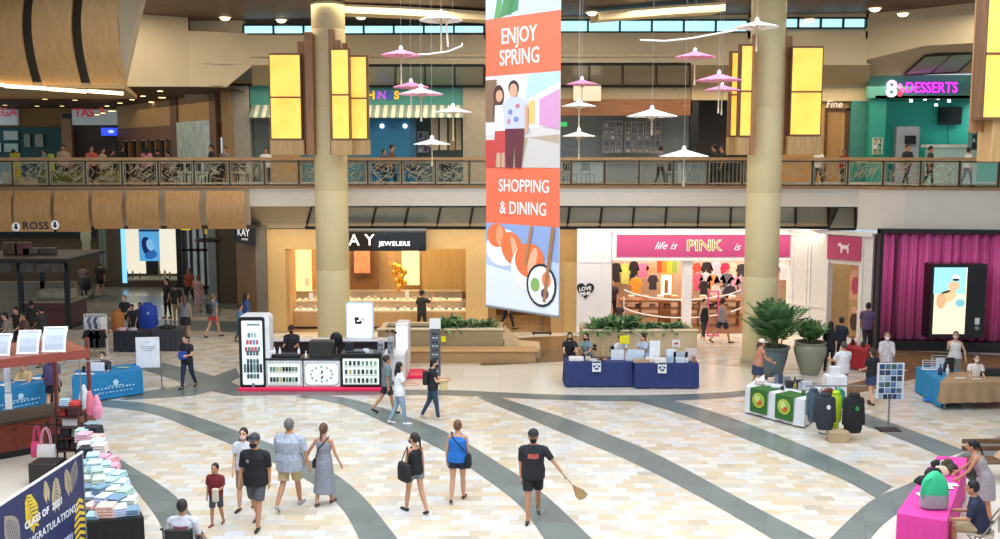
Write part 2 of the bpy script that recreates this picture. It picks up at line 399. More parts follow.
# ------------------------------------------------------------ ceiling with skylight opening
ZC = 12.2
SK = (-15, 15, 7, 31)
m = MB()
for a, b, c, d in ((-45, 45, SK[3], 43), (-45, SK[0], 2, SK[3]), (SK[1], 45, 2, SK[3]), (SK[0], SK[1], -6, SK[2])):
    m.add([(x, y, 12.28+.011*x+o) for o in (0, .15) for x, y in ((a, c), (b, c), (b, d), (a, d))], [(0, 3, 2, 1), (4, 5, 6, 7), (0, 1, 5, 4), (1, 2, 6, 5), (2, 3, 7, 6), (3, 0, 4, 7)])
struct(m.build('ceiling', DKCEIL))
m = MB()
for k in range(7): x = SK[0]+(SK[1]-SK[0])*k/6; m.box(x-.08, x+.08, SK[2], SK[3], ZC+.1, ZC+.3)
for k in range(5): y = SK[2]+(SK[3]-SK[2])*k/4; m.box(SK[0], SK[1], y-.08, y+.08, ZC+.1, ZC+.3)
struct(m.build('window_40', MULL))
# cream curved ribs under the ceiling
for i, pts in enumerate(([(590, 16.5, 38.5), (630, 13, 37.6), (665, 7, 36.9), (712, -3, 36.2)], [(484, 15, 38.5), (450, 10, 37.9), (400, 4, 37.2), (340, -3, 36.6)])):
    a = []; b = []
    for (px, py, Y) in pts: p = A(px, py, Y); a.append(Vector((p.x, p.y, ZC-.02))); b.append(Vector((p.x+.2, p.y-1.3, ZC-.02)))
    m = MB(); m.strip(a, b); m.strip([p-Vector((0, 0, .25)) for p in a], [p-Vector((0, 0, .3)) for p in b]); m.strip(a, [p-Vector((0, 0, .25)) for p in a]); m.strip(b, [p-Vector((0, 0, .3)) for p in b])
    struct(m.build('trim_%d' % (70+i), mat('f0dcae', .6)))
# west upper corridor: dark ceiling with downlights
m = MB(); m.add([(X(-60, 36), 37, Z(85, 37.8)), (X(228, 39), 39, Z(85, 38.5)), (X(228, 39)-0, 58, Z(85, 38.5)), (X(-60, 36)-8, 58, Z(85, 37.8))], [(0, 1, 2, 3)]); struct(m.build('ceiling_upper_west', mat('4a3a2a', .7, var=.1)))
m = MB(); m.box(X(228, 42), X(1080, 42), 42.4, 50, 9.98, 10.1); struct(m.build('ceiling_upper_shops', mat('9a8a70', .8)))
def pt(mb, name, mats, root, smooth=False, label=None):
    """build in world coordinates, hang under an unrotated root"""
    o = mb.build(name, mats, root, smooth); r = root
    off = Vector(root.location)
    if root.parent: off += Vector(root.parent.location)
    o.data.transform(Matrix.Translation(-off))
    if label: o['label'] = label
    return o
def ptext(s, size, M, hexc, root, **k):
    o = text(s, size, M, hexc, root, **k); off = Vector(root.location)
    if root.parent: off += Vector(root.parent.location)
    o.data.transform(Matrix.Translation(-off)); return o
def sub(mb, name, mats, part, root, smooth=False):
    o = mb.build(name, mats, part, smooth); o.data.transform(Matrix.Translation(-Vector(root.location))); return o
# ------------------------------------------------------------ columns
COLM = mat('e6d3a0', .45, var=.03, scale=1.2)
def column(px, py, r, label):
    b = G(px, py); b.z = 0
    t = thing('round_column', label, 'column', b)
    m = MB(); m.lathe([(r+.06, 0), (r+.06, .18), (r, .22)], n=40); m.build('base', mat('b5aa88', .5), t, True)
    zs = [.2, 2.98, 5.76, 8.54, 11.3, ZC]
    for a, c in zip(zs[:-1], zs[1:]):
        m = MB(); m.lathe([(r-.01, a), (r, a+.012), (r, c-.03), (r-.012, c-.02), (r-.012, c)], n=48); m.build('drum', COLM, t, True)
    return t, b
cl, bl = column(334.5, 352, .575, 'tall round cream column rising in front of the black jewellers sign')
cr, br = column(758.5, 363, .56, 'tall round cream column beside the big potted palm')
# ------------------------------------------------------------ lanterns
def lmat():
    m, nt, b = nodes_mat('glowing_amber_glass'); L = nt.links.new
    n = nt.nodes.new('ShaderNodeTexNoise'); n.inputs['Scale'].default_value = 1.1; n.inputs['Detail'].default_value = 3
    tc = nt.nodes.new('ShaderNodeTexCoord'); L(tc.outputs['Object'], n.inputs['Vector'])
    r = nt.nodes.new('ShaderNodeValToRGB'); r.color_ramp.elements[0].color = lin('eea428'); r.color_ramp.elements[1].color = lin('ffd65a')
    r.color_ramp.elements[0].position = .3; r.color_ramp.elements[1].position = .75
    L(n.outputs['Fac'], r.inputs['Fac']); L(r.outputs['Color'], b.inputs['Emission Color']); b.inputs['Emission Strength'].default_value = .92
    b.inputs['Base Color'].default_value = lin('e8c060'); b.inputs['Roughness'].default_value = .3
    return m
AMB = lmat()
FINM = wood('9a6c42', 'b5845a', .5, .8); BRN = wood('6b4a30', '7d583a', .5, .8)
def lantern(px0, px1, py0, py1, Y, label, dep=.35, base=True):
    p = A((px0+px1)/2, (py0+py1)/2, Y); z0 = A(px0, py1, Y).z; z1 = A(px0, py0, Y).z
    x0 = X(px0, Y, p.z); x1 = X(px1, Y, p.z)
    t = thing('column_lantern', label, 'lantern', (p.x, Y+dep/2, z0), 0, 'amber lanterns on the columns')
    zm = (z0+z1)/2
    for a, c in ((z0, zm-.03), (zm+.03, z1)):
        m = MB(); m.box(x0+.02, x1-.02, Y, Y+dep, a, c); pt(m, 'lit_panel', AMB, t)
    m = MB()
    for z in (z0-.03, zm-.03, z1): m.box(x0, x1, Y-.015, Y+dep+.01, z, z+.05)
    for x in (x0-.01, x1-.02): m.box(x, x+.03, Y-.015, Y+dep+.01, z0, z1)
    pt(m, 'frame', BRN, t)
    m = MB(); m.box(x0-.02, x1+.02, Y+dep, Y+dep+.06, z0-.3, z1+.1); pt(m, 'backing_board', FINM, t)
    if base:
        m = MB(); m.rbox(x0-.05, x1+.05, Y+.02, Y+dep, Z(155, Y), z0-.03, .015); pt(m, 'base_block', TANW, t)
    return t
def fin(px0, px1, py0, py1, Y, th, label):
    zc = 9
    m = MB(); m.rbox(X(px0, Y, zc), X(px1, Y, zc), Y, Y+th, Z(py1, Y), Z(py0, Y), .01)
    return pt(m, 'wooden_fin', FINM, cl if px0 < 500 else cr)
lantern(270, 301, 55, 139, 34.3, 'amber lantern left of the left column, widest of its three')
lantern(331.5, 349, 50, 139, 33.2, 'narrow amber lantern in front of the left column')
lantern(349.5, 367, 57, 139, 33.7, 'amber lantern on the right side of the left column, lowest top')
fin(298, 305, 41, 155, 34.7, .5, 'shorter wooden fin left of the left column')
fin(305, 313, 32, 155, 34.5, .5, 'taller wooden fin against the left side of the left column')
fin(329, 335, 29, 155, 33.45, .3, 'tallest wooden fin in front of the left column')
fin(335, 341, 40, 155, 33.5, .3, 'wooden fin behind the narrow lantern of the left column')
fin(343, 349, 43, 155, 34.6, .3, 'wooden fin right of the left column')
lantern(731, 740, 53, 136, 33.6, 'sliver of amber lantern at the far left of the right column')
lantern(740.5, 755, 46, 136, 32.4, 'narrow amber lantern partly covering the right column')
lantern(791, 822, 48, 135, 32.8, 'wide amber lantern right of the right column with a leaf outline')
fin(776, 785, 28, 155, 33.0, .4, 'taller wooden fin right of the right column')
fin(784, 791, 36, 155, 33.3, .4, 'shorter wooden fin right of the right column')
fin(752, 757, 34, 155, 32.3, .2, 'wooden fin in front of the right column')
# foreground right column with one lantern
lantern(985.5, 1018, -12, 118, 22.0, 'large amber lantern cut by the right edge of the view', .5, False)
m = MB(); m.rbox(X(989, 22.2, 7), X(1020, 22.2, 7), 22.1, 22.8, Z(162, 22.2), Z(118, 22.2), .02); o = m.build('lantern_plinth', TANW); tag(o, 'wooden block under the large lantern at the right edge', 'block'); centre(o)
m = MB(); m.lathe([(.6, 0), (.6, ZC)], (X(1062, 23, 5), 23, 0), 40); o = m.build('round_column', COLM, smooth=True); tag(o, 'round cream column just outside the right edge of the view', 'column'); centre(o)
# ------------------------------------------------------------ curved timber panels
tu = thing('curved_bulkhead', 'large bulging timber bulkhead of curved panels at the top left', 'bulkhead', (-15, 32, 9.2)); tl_ = thing('railing_bulkhead', 'row of tan timber panels under the railing at the left', 'bulkhead', (-12, 36.5, 4.4))
def barrel(px0, px1, Y, py0, py1, bul, label, n=8):
    z0, z1 = Z(py1, Y), Z(py0, Y); m = MB(); zc = (z0+z1)/2
    x0, x1 = X(px0, Y, zc), X(px1, Y, zc)
    fr = []; bk = []
    for i in range(n+1):
        f = i/n; z = z0+(z1-z0)*f; y = Y+bul*.6-bul*sin(pi*min(1, .12+.76*f))
        fr.append((y, z)); bk.append((y+.08, z))
    prof = fr+bk[::-1]
    m.prism([(x0, y, z) for y, z in prof], (x1-x0, 0, 0))
    return pt(m, 'timber_panel', TANL if bul > .5 else TANW2, tu if bul > .5 else tl_, True)
YB = 31.5
for (a, b, lab) in ((-52, -14, 'outside the left edge'), (-10, 27, 'at the top left corner, cut by the edge'), (37, 76, 'at the top left, middle one of three in view'), (86, 122, 'at the top left, beside the cream drum wall')):
    barrel(a, b, YB, -22, 85, .9, 'large curved timber panel '+lab)
m = MB(); m.box(X(-60, 33, 11), X(124, 33, 11), YB+.9, YB+1.1, Z(90, YB), 12.8); struct(m.build('wall_upper_west', mat('7c6f58', .7)))
m = MB(); m.prism([(X(121, YB, 11), YB-.1, Z(-5, YB)), (X(140, YB, 11), YB+1, 12.8), (X(122, 34, 10), 34, Z(86, 34)), (X(117, YB, 10), YB+.2, Z(86, YB))], (0, .3, 0)); struct(m.build('wall_upper_return', CREAM2))
# bulkhead under the panels, strip light
m = MB(); m.prism([(X(-60, YB, 9), YB+.2, Z(85, YB)), (X(122, YB, 9), YB+.2, Z(88, YB)), (X(122, 36, 9), 37.5, Z(88, YB)), (X(-60, 36, 9), 37.5, Z(88, YB))], (0, 0, .15)); struct(m.build('ceiling_bulkhead', mat('a58a60', .7)))
for i, (a, b, ya, yb) in enumerate(((-30, 4, 83, 84.5), (5, 46, 85, 88), (48, 86, 88, 91), (88, 123, 90, 93))):
    p, q_ = A(a, ya+1, YB+.1), A(b, yb+.5, YB+.1)
    m = MB(); m.tube([p, q_], .055, 8); t = m.build('strip_light', mat('ffe2b0', .4, emit=3.0, var=0)); tag(t, 'glowing strip light under the curved timber panels, '+['first from the left edge', 'second from the left edge', 'third from the left edge', 'nearest the drum wall'][i], 'light', 'strip lights under the timber panels'); centre(t)
# lower timber panels on the west fascia
names = ['cut by the left edge', 'with the left arrow of the hanging store sign in front', 'right of the hanging store sign', 'fourth from the left edge', 'above the far lit shop window', 'sixth from the left edge', 'nearest the cream fascia']
for (a, b), nm in zip(((-12, 12), (15, 51), (55, 89), (93, 122), (127, 159), (166, 200), (207, 245)), names):
    zc = 5.1; Y = 35.9+.9*min(1, max(0, (a+12)/260))
    barrel(a, b, Y, 191, 229 if a > 90 else 232, .3, 'tan timber panel under the railing, '+nm)
# ------------------------------------------------------------ railing
GLS = mat('c8d4cc', .05, var=0, alpha=.18)
def railing():
    t = thing('balcony_railing', 'long bronze balcony railing with timber handrail along the upper floor', 'railing', (RP[0].x, RP[0].y, FR2+.08))
    for a, b in zip(RP[:-1], RP[1:]):
        d = (b-a).normalized(); n = Vector((-d.y, d.x, 0))
        m = MB(); m.prism([(p.x, p.y, FR2+1.02) for p in (a-n*.10, b-n*.10, b+n*.10, a+n*.10)], (0, 0, .11))
        pt(m, 'handrail', wood('a27e52', 'b89264', .45, 1, 0), t)
    L = [0]
    for a, b in zip(RP[:-1], RP[1:]): L.append(L[-1]+(b-a).length)
    def at(s):
        s = max(0, min(L[-1]-1e-4, s))
        for k in range(len(L)-1):
            if s <= L[k+1]: return RP[k].lerp(RP[k+1], (s-L[k])/(L[k+1]-L[k]))
    s = 0; k = 0; W = 1.28; z0 = FR2+.16; z1 = FR2+.96
    rnd = random.Random(3)
    while s+W < L[-1]:
        a, b = at(s+.05), at(s+W-.05); d = (b-a).normalized(); n = Vector((-d.y, d.x, 0)); w = (b-a).length
        def P(u, v, o=0): p = a+d*(u*w)+n*o; return Vector((p.x, p.y, z0+(z1-z0)*v))
        px = 500+a.x/ (a.y)*1000
        kind = 'bars' if (590 < px < 640 or 700 < px < 735) else ('glass' if (560 < px <= 590 or 925 < px < 960 or px < 15 or 640 <= px <= 690) else 'lattice')
        m = MB(); c = .026
        for u0, v0, u1, v1 in ((0, 0, 1, 0), (1, 0, 1, 1), (1, 1, 0, 1), (0, 1, 0, 0)): m.tube([P(u0, v0), P(u1, v1)], c, 5)
        if kind == 'lattice':
            for e in (.06,):
                for u0, v0, u1, v1 in ((e, e, 1-e, e), (1-e, e, 1-e, 1-e), (1-e, 1-e, e, 1-e), (e, 1-e, e, e)): m.tube([P(u0, v0), P(u1, v1)], .012, 4)
            for j in range(34):
                u = rnd.uniform(.1, .8); v = rnd.uniform(.1, .85); an = rnd.choice((.5, .7, 2.4, -.3, 1.2)); l = rnd.uniform(.12, .32)
                u1 = min(.93, max(.07, u+l*cos(an))); v1 = min(.93, max(.07, v+l*sin(an)*1.4)); m.tube([P(u, v), P(u1, v1)], .016, 4)
            o = pt(m, 'lattice_panel', mat('a89e80', .45, metal=.2, var=.2, scale=8), t)
        elif kind == 'bars':
            for j in range(1, 8): m.tube([P(j/8, 0), P(j/8, 1)], .012, 5)
            o = pt(m, 'barred_panel', mat('9a9484', .4, metal=.4), t)
        else:
            g = MB(); g.prism([P(.02, .02), P(.98, .02), P(.98, .98), P(.02, .98)], n*.012); pt(g, 'glass_panel', GLS, t)
            o = pt(m, 'panel_frame', mat('8a836c', .4, metal=.4), t)
        m = MB(); p = at(s); m.box(p.x-.025, p.x+.025, p.y-.03, p.y+.03, FR2+.02, FR2+1.03); pt(m, 'post', BRONZE, t)
        s += W; k += 1
    m = MB()
    for v in (.10, .99):
        for a, b in zip(RP[:-1], RP[1:]): m.tube([(a.x, a.y, FR2+v), (b.x, b.y, FR2+v)], .022, 6)
    pt(m, 'bottom_rail', mat('3f382f', .5, metal=.4), t)
railing()
# ------------------------------------------------------------ hanging banner
def banner():
    YL, YR = 22.4, 20.85
    pL = A(487.5, 305, YL); pR = A(560, 317, YR); tL = X(484, YL, 10)
    xL = X(486, YL, 7); xR = X(559.5, YR, 7)
    u = Vector((xR-xL, YR-YL, 0)); W = u.length; u.normalize(); nn = Vector((u.y, -u.x, 0))   # towards the viewer
    zb = A(523, 311, (YL+YR)/2).z
    o = Vector((xL, YL, 0))
    t = thing('hanging_banner', 'tall hanging coral and photo banner in the middle of the court', 'banner', (xL+u.x*W/2, (YL+YR)/2, zb))
    YM = (YL+YR)/2
    def zz(py): return A(523, py, YM).z
    zz_top = 12.2
    def rect(a, b, c, d, off=0, th=.01): return [o+u*(W*a)+nn*off+Vector((0, 0, c)), o+u*(W*b)+nn*off+Vector((0, 0, c)), o+u*(W*b)+nn*off+Vector((0, 0, d)), o+u*(W*a)+nn*off+Vector((0, 0, d))]
    ys = [('photo', zz(15), zz_top, 'c4cfe0'), ('coral', zz(74), zz(15), 'f4724e'), ('photo2', zz(167.5), zz(74), 'd8cfc8'), ('coral', zz(225), zz(167.5), 'f4724e'), ('photo3', zb, zz(225), 'c3d0e6')]
    faces = {}
    for nme, a, b, c in ys:
        m = MB(); m.prism(rect(0, 1, a, b), -nn*.02); faces[nme+str(round(a))] = pt(m, 'printed_panel', mat(c, .6, var=.03), t)
    M0 = lambda f, z: frame(o+u*(W*f)+nn*.006+Vector((0, 0, z)), u, (0, 0, 1))
    S1 = zz(74); S2 = zz(15); h = S2-S1
    for s_, f, z, sz in (('ENJOY', .46, S1+h*.66, .47), ('SPRING', .47, S1+h*.29, .47)):
        ptext(s_, sz, M0(f, z), 'fbeee6', t, bold=.003, sx=.76)
    S1 = zz(225); S2 = zz(167.5); h = S2-S1
    for s_, f, z, sz in (('SHOPPING', .53, S1+h*.67, .385), ('& DINING', .52, S1+h*.28, .385)):
        ptext(s_, sz, M0(f, z), 'fbeee6', t, bold=.003, sx=.82)
    # printed pictures made of flat shapes
    def pic(items, a, b, nme, lay=.004):
        for i, (c, pts) in enumerate(items):
            m = MB(); P = [o+u*(W*x)+nn*(lay+.0015*i)+Vector((0, 0, a+(b-a)*y)) for x, y in pts]; m.prism(P, nn*.001)
            pt(m, nme, decal_mat(c), t)
    def el(cx, cy, rx, ry, n=18, rot=0): return [(cx+rx*cos(2*pi*i/n)*cos(rot)-ry*sin(2*pi*i/n)*sin(rot), cy+rx*cos(2*pi*i/n)*sin(rot)+ry*sin(2*pi*i/n)*cos(rot)) for i in range(n)]
    a, b = zz(15), zz_top
    pic([('4f8a52', [(.2, 0), (.45, .05), (.5, .5), (.35, .5)]), ('5c9a5a', [(.12, .0), (.2, 0), (.3, .5), (.24, .5)]), ('3f7d48', [(.3, .02), (.36, .02), (.55, .55), (.48, .55)]), ('e88fb0', el(.28, .42, .13, .12)), ('f2b7cc', el(.42, .52, .1, .13)), ('e06c94', el(.16, .5, .06, .12))], a, b, 'printed_tulips')
    a, b = zz(167.5), zz(74)
    pic([('e9e2dc', [(.0, .35), (1, .45), (1, 1), (0, 1)]), ('b9a58c', [(0, .0), (1, 0), (1, .35), (0, .28)]), ('cfc6bd', [(.5, .0), (1, 0), (1, .25), (.6, .32)]), ('b9d3e6', [(.55, .72), (1, .9), (1, 1), (.6, 1)]), ('d59ac0', [(.74, .45), (1, .4), (1, .82), (.74, .72)]), ('f0c06a', [(.60, .48), (.68, .46), (.68, .72), (.60, .70)]), ('8a6a4e', [(.0, .5), (.16, .5), (.16, .96), (0, .96)]), ('c9473e', [(.0, .0), (.14, 0), (.16, .30), (.0, .30)]),
         ('4a2c22', el(.19, .78, .075, .12)), ('6a3d2c', el(.16, .62, .05, .16)), ('d9a483', el(.20, .78, .05, .065)), ('f1ebe6', [(.13, .35), (.3, .35), (.29, .68), (.14, .68)]), ('c94a44', [(.12, .15), (.3, .15), (.3, .4), (.14, .4)]), ('d9a483', [(.17, .0), (.22, 0), (.22, .16), (.17, .16)]), ('d9a483', [(.24, .0), (.28, 0), (.28, .16), (.24, .16)]),
         ('33241e', el(.40, .86, .07, .08)), ('d9a483', el(.40, .83, .055, .075)), ('c8cbe0', [(.28, .42), (.56, .42), (.58, .70), (.48, .76), (.33, .76), (.25, .68)]), ('7d86b4', el(.36, .6, .03, .03)), ('c77488', el(.46, .66, .03, .025)), ('8089b8', el(.44, .52, .035, .03)), ('c98a96', el(.34, .5, .025, .03)), ('6a3038', [(.30, .0), (.39, 0), (.42, .42), (.29, .42)]), ('6a3038', [(.43, .0), (.51, 0), (.55, .42), (.42, .42)]), ('d9a483', [(.56, .38), (.6, .38), (.6, .66), (.56, .66)])], a, b, 'printed_couple')
    a, b = zb, zz(225)
    pic([('93aad6', [(0, .75), (1, .6), (1, 1), (0, 1)]), ('e9edf4', [(0, .0), (1, 0), (1, .35), (0, .5)]), ('f4f1ea', el(.25, .72, .25, .22, 18, .2)), ('ee7a45', el(.16, .86, .14, .14)), ('f6a274', el(.2, .86, .05, .12)), ('ee7a45', el(.38, .72, .15, .2, 18, .4)), ('f7b48a', el(.42, .70, .04, .17, 18, .3)), ('f2eee4', el(.56, .5, .2, .25)), ('ee7a45', el(.62, .6, .2, .2, 18, -.5)), ('f8b890', el(.66, .6, .05, .16, 18, -.3)), ('20262c', el(.78, .33, .2, .25)), ('f4f1ea', el(.78, .33, .175, .22)), ('8db560', el(.70, .33, .06, .08)), ('ee8a58', el(.85, .40, .06, .09)), ('5a3f60', el(.83, .24, .05, .06)), ('a9744c', [(.80, .15), (.84, .14), (.96, 1.0), (.91, 1.0)]), ('b98458', [(.55, .55), (.585, .55), (.67, 1.0), (.63, 1.0)])], a, b, 'printed_sushi')
    m = MB(); m.tube([o+Vector((0, 0, zb+.0)), o+u*W+Vector((0, 0, zb))], .03, 8); pt(m, 'bottom_bar', GREYM, t)
    m = MB(); m.tube([o+Vector((0, 0, zz_top)), o+u*W+Vector((0, 0, zz_top))], .03, 8)
    for f in (.1, .9): m.tube([o+u*(W*f)+Vector((0, 0, zz_top)), o+u*(W*f)+Vector((0, 0, 12.95))], .01, 5)
    pt(m, 'top_bar', GREYM, t)
    m = MB(); m.box(-.01, .01, 0, .01, 0, .01)
banner()
# ------------------------------------------------------------ paper parasols of the mobile
def parasol(px, py, wpx, hexc, ppy, Y, label):
    c = A(px, py, Y); r = wpx/2000*Y; zb = A(px, ppy, Y).z
    t = thing('paper_parasol', label, 'parasol', c, random.uniform(0, 3), 'pink and white parasols hanging as mobiles')
    n = 24; m = MB(); H = r*.26
    top = [(.02*r, H+.02), (.25*r, H*.80), (.6*r, H*.42), (r, 0)]
    vs = []; 
    for (q_, z) in top:
        for i in range(n):
            a = 2*pi*i/n; k = q_*(1 if i % 2 == 0 else .965); vs.append((k*cos(a), k*sin(a), z-(0 if i % 2 == 0 else .02*q_)))
    for (q_, z) in top[::-1]:
        for i in range(n):
            a = 2*pi*i/n; k = q_*(1 if i % 2 == 0 else .965); vs.append((k*cos(a), k*sin(a), z-.012-(0 if i % 2 == 0 else .02*q_)))
    fs = []
    for k in range(7):
        for i in range(n): j = (i+1) % n; fs.append((k*n+i, k*n+j, k*n+n+j, k*n+n+i))
    m.add(vs, fs); m.build('canopy', mat(hexc, .7, var=.04, scale=12), t)
    m = MB(); m.lathe([(.045, H-.01), (.05, H+.05), (.03, H+.09), (.01, H+.10)], n=12); m.build('finial', WHITE, t, True)
    m = MB()
    for i in range(12): a = 2*pi*i/12; m.tube([(0, 0, -.10), (r*.5*cos(a), r*.5*sin(a), H*.45)], .006, 4)
    m.build('ribs', mat('cbb79a', .6), t)
    m = MB(); m.cone((0, 0, H), (0, 0, min(-.3, zb-c.z)), .016, .016, 8); m.cone((0, 0, zb-c.z-.08), (0, 0, zb-c.z+.05), .026, .02, 8); m.build('handle', mat('cdbb9c', .5), t)
    m = MB(); m.cone((0, 0, H), (0, 0, ZC-c.z-.02), .0025, .0025, 4); m.build('cord', mat('b8b4ac', .6), t)
W_, P_ = 'f2ede2', 'f0a8b8'
PK = 'ee8fae'
for a in ((441, 20, 43, W_, 47, 22.5, 'white paper parasol highest left of the banner'), (401, 55, 40, PK, 82, 25, 'pink paper parasol near the left column, topmost pink'), (411, 87, 36, PK, 108, 26, 'darker pink parasol just above another pink one left of banner'), (421, 94, 45, 'f2a9be', 118, 24, 'pale pink parasol, lowest pink one left of the banner'), (453, 112, 37, W_, 138, 26, 'white paper parasol in front of the striped awning'), (432, 144, 36, W_, 163, 25, 'white paper parasol hanging before the railing left of banner'),
          (582, 84, 31, PK, 105, 27, 'pink paper parasol just right of the banner'), (579, 106, 34, W_, 126, 26, 'white paper parasol below the pink one right of banner'), (579, 136, 33, 'efe8cf', 156, 25, 'cream parasol hanging lowest beside the banner'), (652, 116, 50, W_, 132, 24, 'wide white parasol before the timber shop fascia'), (695, 57, 40, PK, 82, 26, 'pink parasol highest between banner and right column'), (719, 80, 45, PK, 110, 25, 'pink parasol partly hiding another beside the right column'), (722, 90, 36, 'f2a0ba', 112, 27.5, 'pink parasol directly below another pink one at right column'), (684, 156, 48, W_, 183, 24, 'white paper parasol hanging in front of the railing, right of banner'), (757, 27, 42, W_, 48, 24, 'white parasol at the top in front of the right column')):
    parasol(*a)
def arm(pts, label):
    m = MB(); m.tube([A(px, py, Y) for px, py, Y in pts], .022, 7); o = m.build('mobile_arm', mat('efe9dc', .5), smooth=True); tag(o, label, 'mobile arm', 'curved arms of the parasol mobile'); centre(o)
arm([(412, 55, 25), (430, 54, 24.9), (448, 51.5, 24.8), (462, 46, 24.7), (462, 43, 24.7)], 'thin curved white arm right of the highest pink left parasol')
arm([(640, 40, 25), (665, 41, 25), (690, 38.5, 25), (715, 34, 25), (742, 29, 25)], 'long thin curved white arm between banner and right column')
arm([(446, 16, 22.5), (447, 34, 22.6), (448, 47, 22.6)], 'short upright white arm under the highest white parasol')
# ------------------------------------------------------------ helpers for shops
def pbox(px0, px1, py0, py1, Y, th, mt, name, root=None, kind=None, label=None, cat=None, group=None, bev=.0, z0=None, z1=None, smooth=False):
    """box given by its outline in the view at depth Y, thickness th away from the viewer"""
    zb = Z(py1, Y) if z0 is None else z0; zt_ = Z(py0, Y) if z1 is None else z1; zc = (zb+zt_)/2
    m = MB()
    if bev: m.rbox(X(px0, Y, zc), X(px1, Y, zc), Y, Y+th, zb, zt_, bev)
    else: m.box(X(px0, Y, zc), X(px1, Y, zc), Y, Y+th, zb, zt_)
    if root: return pt(m, name, mt, root)
    o = m.build(name, mt)
    if kind: return struct(o, kind)
    tag(o, label, cat, group); return centre(o)
YK = 39.2
# ---- jewellers and the neighbouring opening
WK = lambda n, *a, **k: pbox(*a, YK, .35, k.get('m', TANW2), 'wall_'+n, kind='structure')
zK = Z1S-.03
def wallk(n, a, b, z0, z1, mt=TANW2, Y=YK, th=.35):
    m = MB(); zc = (z0+z1)/2; m.box(X(a, Y, zc), X(b, Y, zc), Y, Y+th, z0, z1); return struct(m.build('wall_'+n, mt))
TK = mat('d4ae70', .55, var=.04)
wallk('jewellers_header', 262, 487, Z(249, YK), zK, TK); wallk('jewellers_west', 264, 286, 0, Z(249, YK), TK); wallk('jewellers_east', 466, 488, 0, Z(249, YK), TK)
wallk('jewellers_return', 285, 290, 0, Z(249, YK), TANW, YK+.1, 1.2)
wallk('neighbour_header', 488, 577, Z(262, YK), zK, mat('b0864c', .6)); wallk('neighbour_west', 488, 496, 0, Z(262, YK), mat('8a6436', .6)); wallk('neighbour_east_1', 551, 562, 0, Z(262, YK), TANW, YK-.1)
wallk('neighbour_east_2', 562, 577, 0, Z(262, YK), mat('cda768', .5))
wallk('jewellers_back', 262, 488, 0, Z1S, mat('b0946a', .6), 44.5, .2); wallk('neighbour_back', 488, 580, 0, Z1S, mat('6e4a2a', .6), 43.5, .2)
wallk('neighbour_divider', 486, 489, 0, Z1S, DARK, 39.6, 5)
# floor of the shops
m = MB(); m.box(X(264, YK), X(577, YK), YK, 46, 0, .012); struct(m.build('trim_80', tile_mat('shop_floor', ['a98a5c', 'b8996a', 'a08052'], .6, .6, .25, 0, '80643e')))
# bright niches
for i, (a, b, ya, yb) in enumerate(((291, 311, 250, 292), (402, 419, 250, 285))):
    o = pbox(a, b, ya, yb, 44.2, .2, mat('ffe596', .5, emit=1.0, var=0), 'lit_niche', label='glowing yellow wall niche in the jewellers, '+['left of the left column', 'right of the gold balloons'][i], cat='light')
pbox(284, 291, 249, 300, 44.0, .2, TANW, 'wall_j1', kind='structure'); pbox(312, 325, 249, 300, 44.0, .2, TANW, 'wall_j2', kind='structure')
pbox(422, 466, 249, 292, 43.8, .3, wood('9c8050', 'ab8e58', .4, .5), 'wall_j3', kind='structure')
pbox(350, 378, 249, 290, 43.9, .2, mat('7a5630', .6), 'wall_j4', kind='structure')
# picture on the left of the shop interior
o = thing('framed_poster', 'brown framed poster on the back wall of the jewellers', 'poster', A(360, 262, 43.6)); 
pbox(352, 372, 249, 275, 43.6, .05, mat('5d3a2a', .5), 'frame', o); pbox(354, 370, 251, 273, 43.57, .03, mat('c58a66', .6, var=.3, scale=2), 'print', o)
for (a, b, c, d) in ((388, 394, 252, 258), (388, 394, 260, 266)): pbox(a, b, c, d, 43.7, .04, mat('b98a60', .6), 'picture_frame', label='small square picture '+('upper' if c == 252 else 'lower')+' of two above the gold balloons', cat='picture', group='small pictures in the jewellers')
# jewellery counters
def counter(pa, pb, Y, zt_, label, glass=True):
    xa, xb = X(pa, Y, .8), X(pb, Y, .8)
    t = thing('display_counter', label, 'counter', ((xa+xb)/2, Y+.3, 0.012))
    m = MB(); m.box(xa, xb, Y, Y+.6, .11, .62*zt_); pt(m, 'cabinet', TANW, t)
    m = MB(); m.box(xa-.02, xb+.02, Y+.06, Y+.55, .013, .11); pt(m, 'plinth', DARK, t)
    m = MB(); m.box(xa, xb, Y-.01, Y+.6, .62*zt_, .68*zt_); pt(m, 'trim_band', mat('e0c89a', .4), t)
    m = MB(); m.box(xa+.03, xb-.03, Y+.05, Y+.57, .68*zt_, .70*zt_); pt(m, 'tray', mat('fff0d0', .5, emit=.5, var=0), t)
    r = random.Random(int(pa))
    for i in range(int((xb-xa)/.28)):
        m = MB(); x = xa+.15+i*.28; h = r.uniform(.05, .14); m.rbox(x-.07, x+.07, Y+.1, Y+.25, .70*zt_, .70*zt_+h, .01)
        if i % 3 == 0: m.lathe([(.05, 0), (.02, .03), (.03, .10), (.01, .14)], (x, Y+.4, .70*zt_), 10)
        pt(m, 'jewellery_stand', mat(r.choice(('f4ead6', 'e8d8b8', '8a6a42', 'c9b48a')), .4), t)
    m = MB(); m.box(xa, xb, Y, Y+.006, .68*zt_, zt_); m.box(xa, xb, Y, Y+.6, zt_, zt_+.008); pt(m, 'glass_case', GLS, t)
    m = MB(); m.box(xa, xb, Y-.012, Y, zt_-.03, zt_+.01); 
    for x in (xa, xb-.03): m.box(x, x+.03, Y-.012, Y+.01, .68*zt_, zt_)
    pt(m, 'case_frame', mat('cbb083', .35, metal=.5), t)
    return t
counter(289, 318, 39.9, 1.12, 'jewellery display counter left of the left column')
counter(352, 466, 39.9, 1.12, 'long jewellery display counter right of the left column')
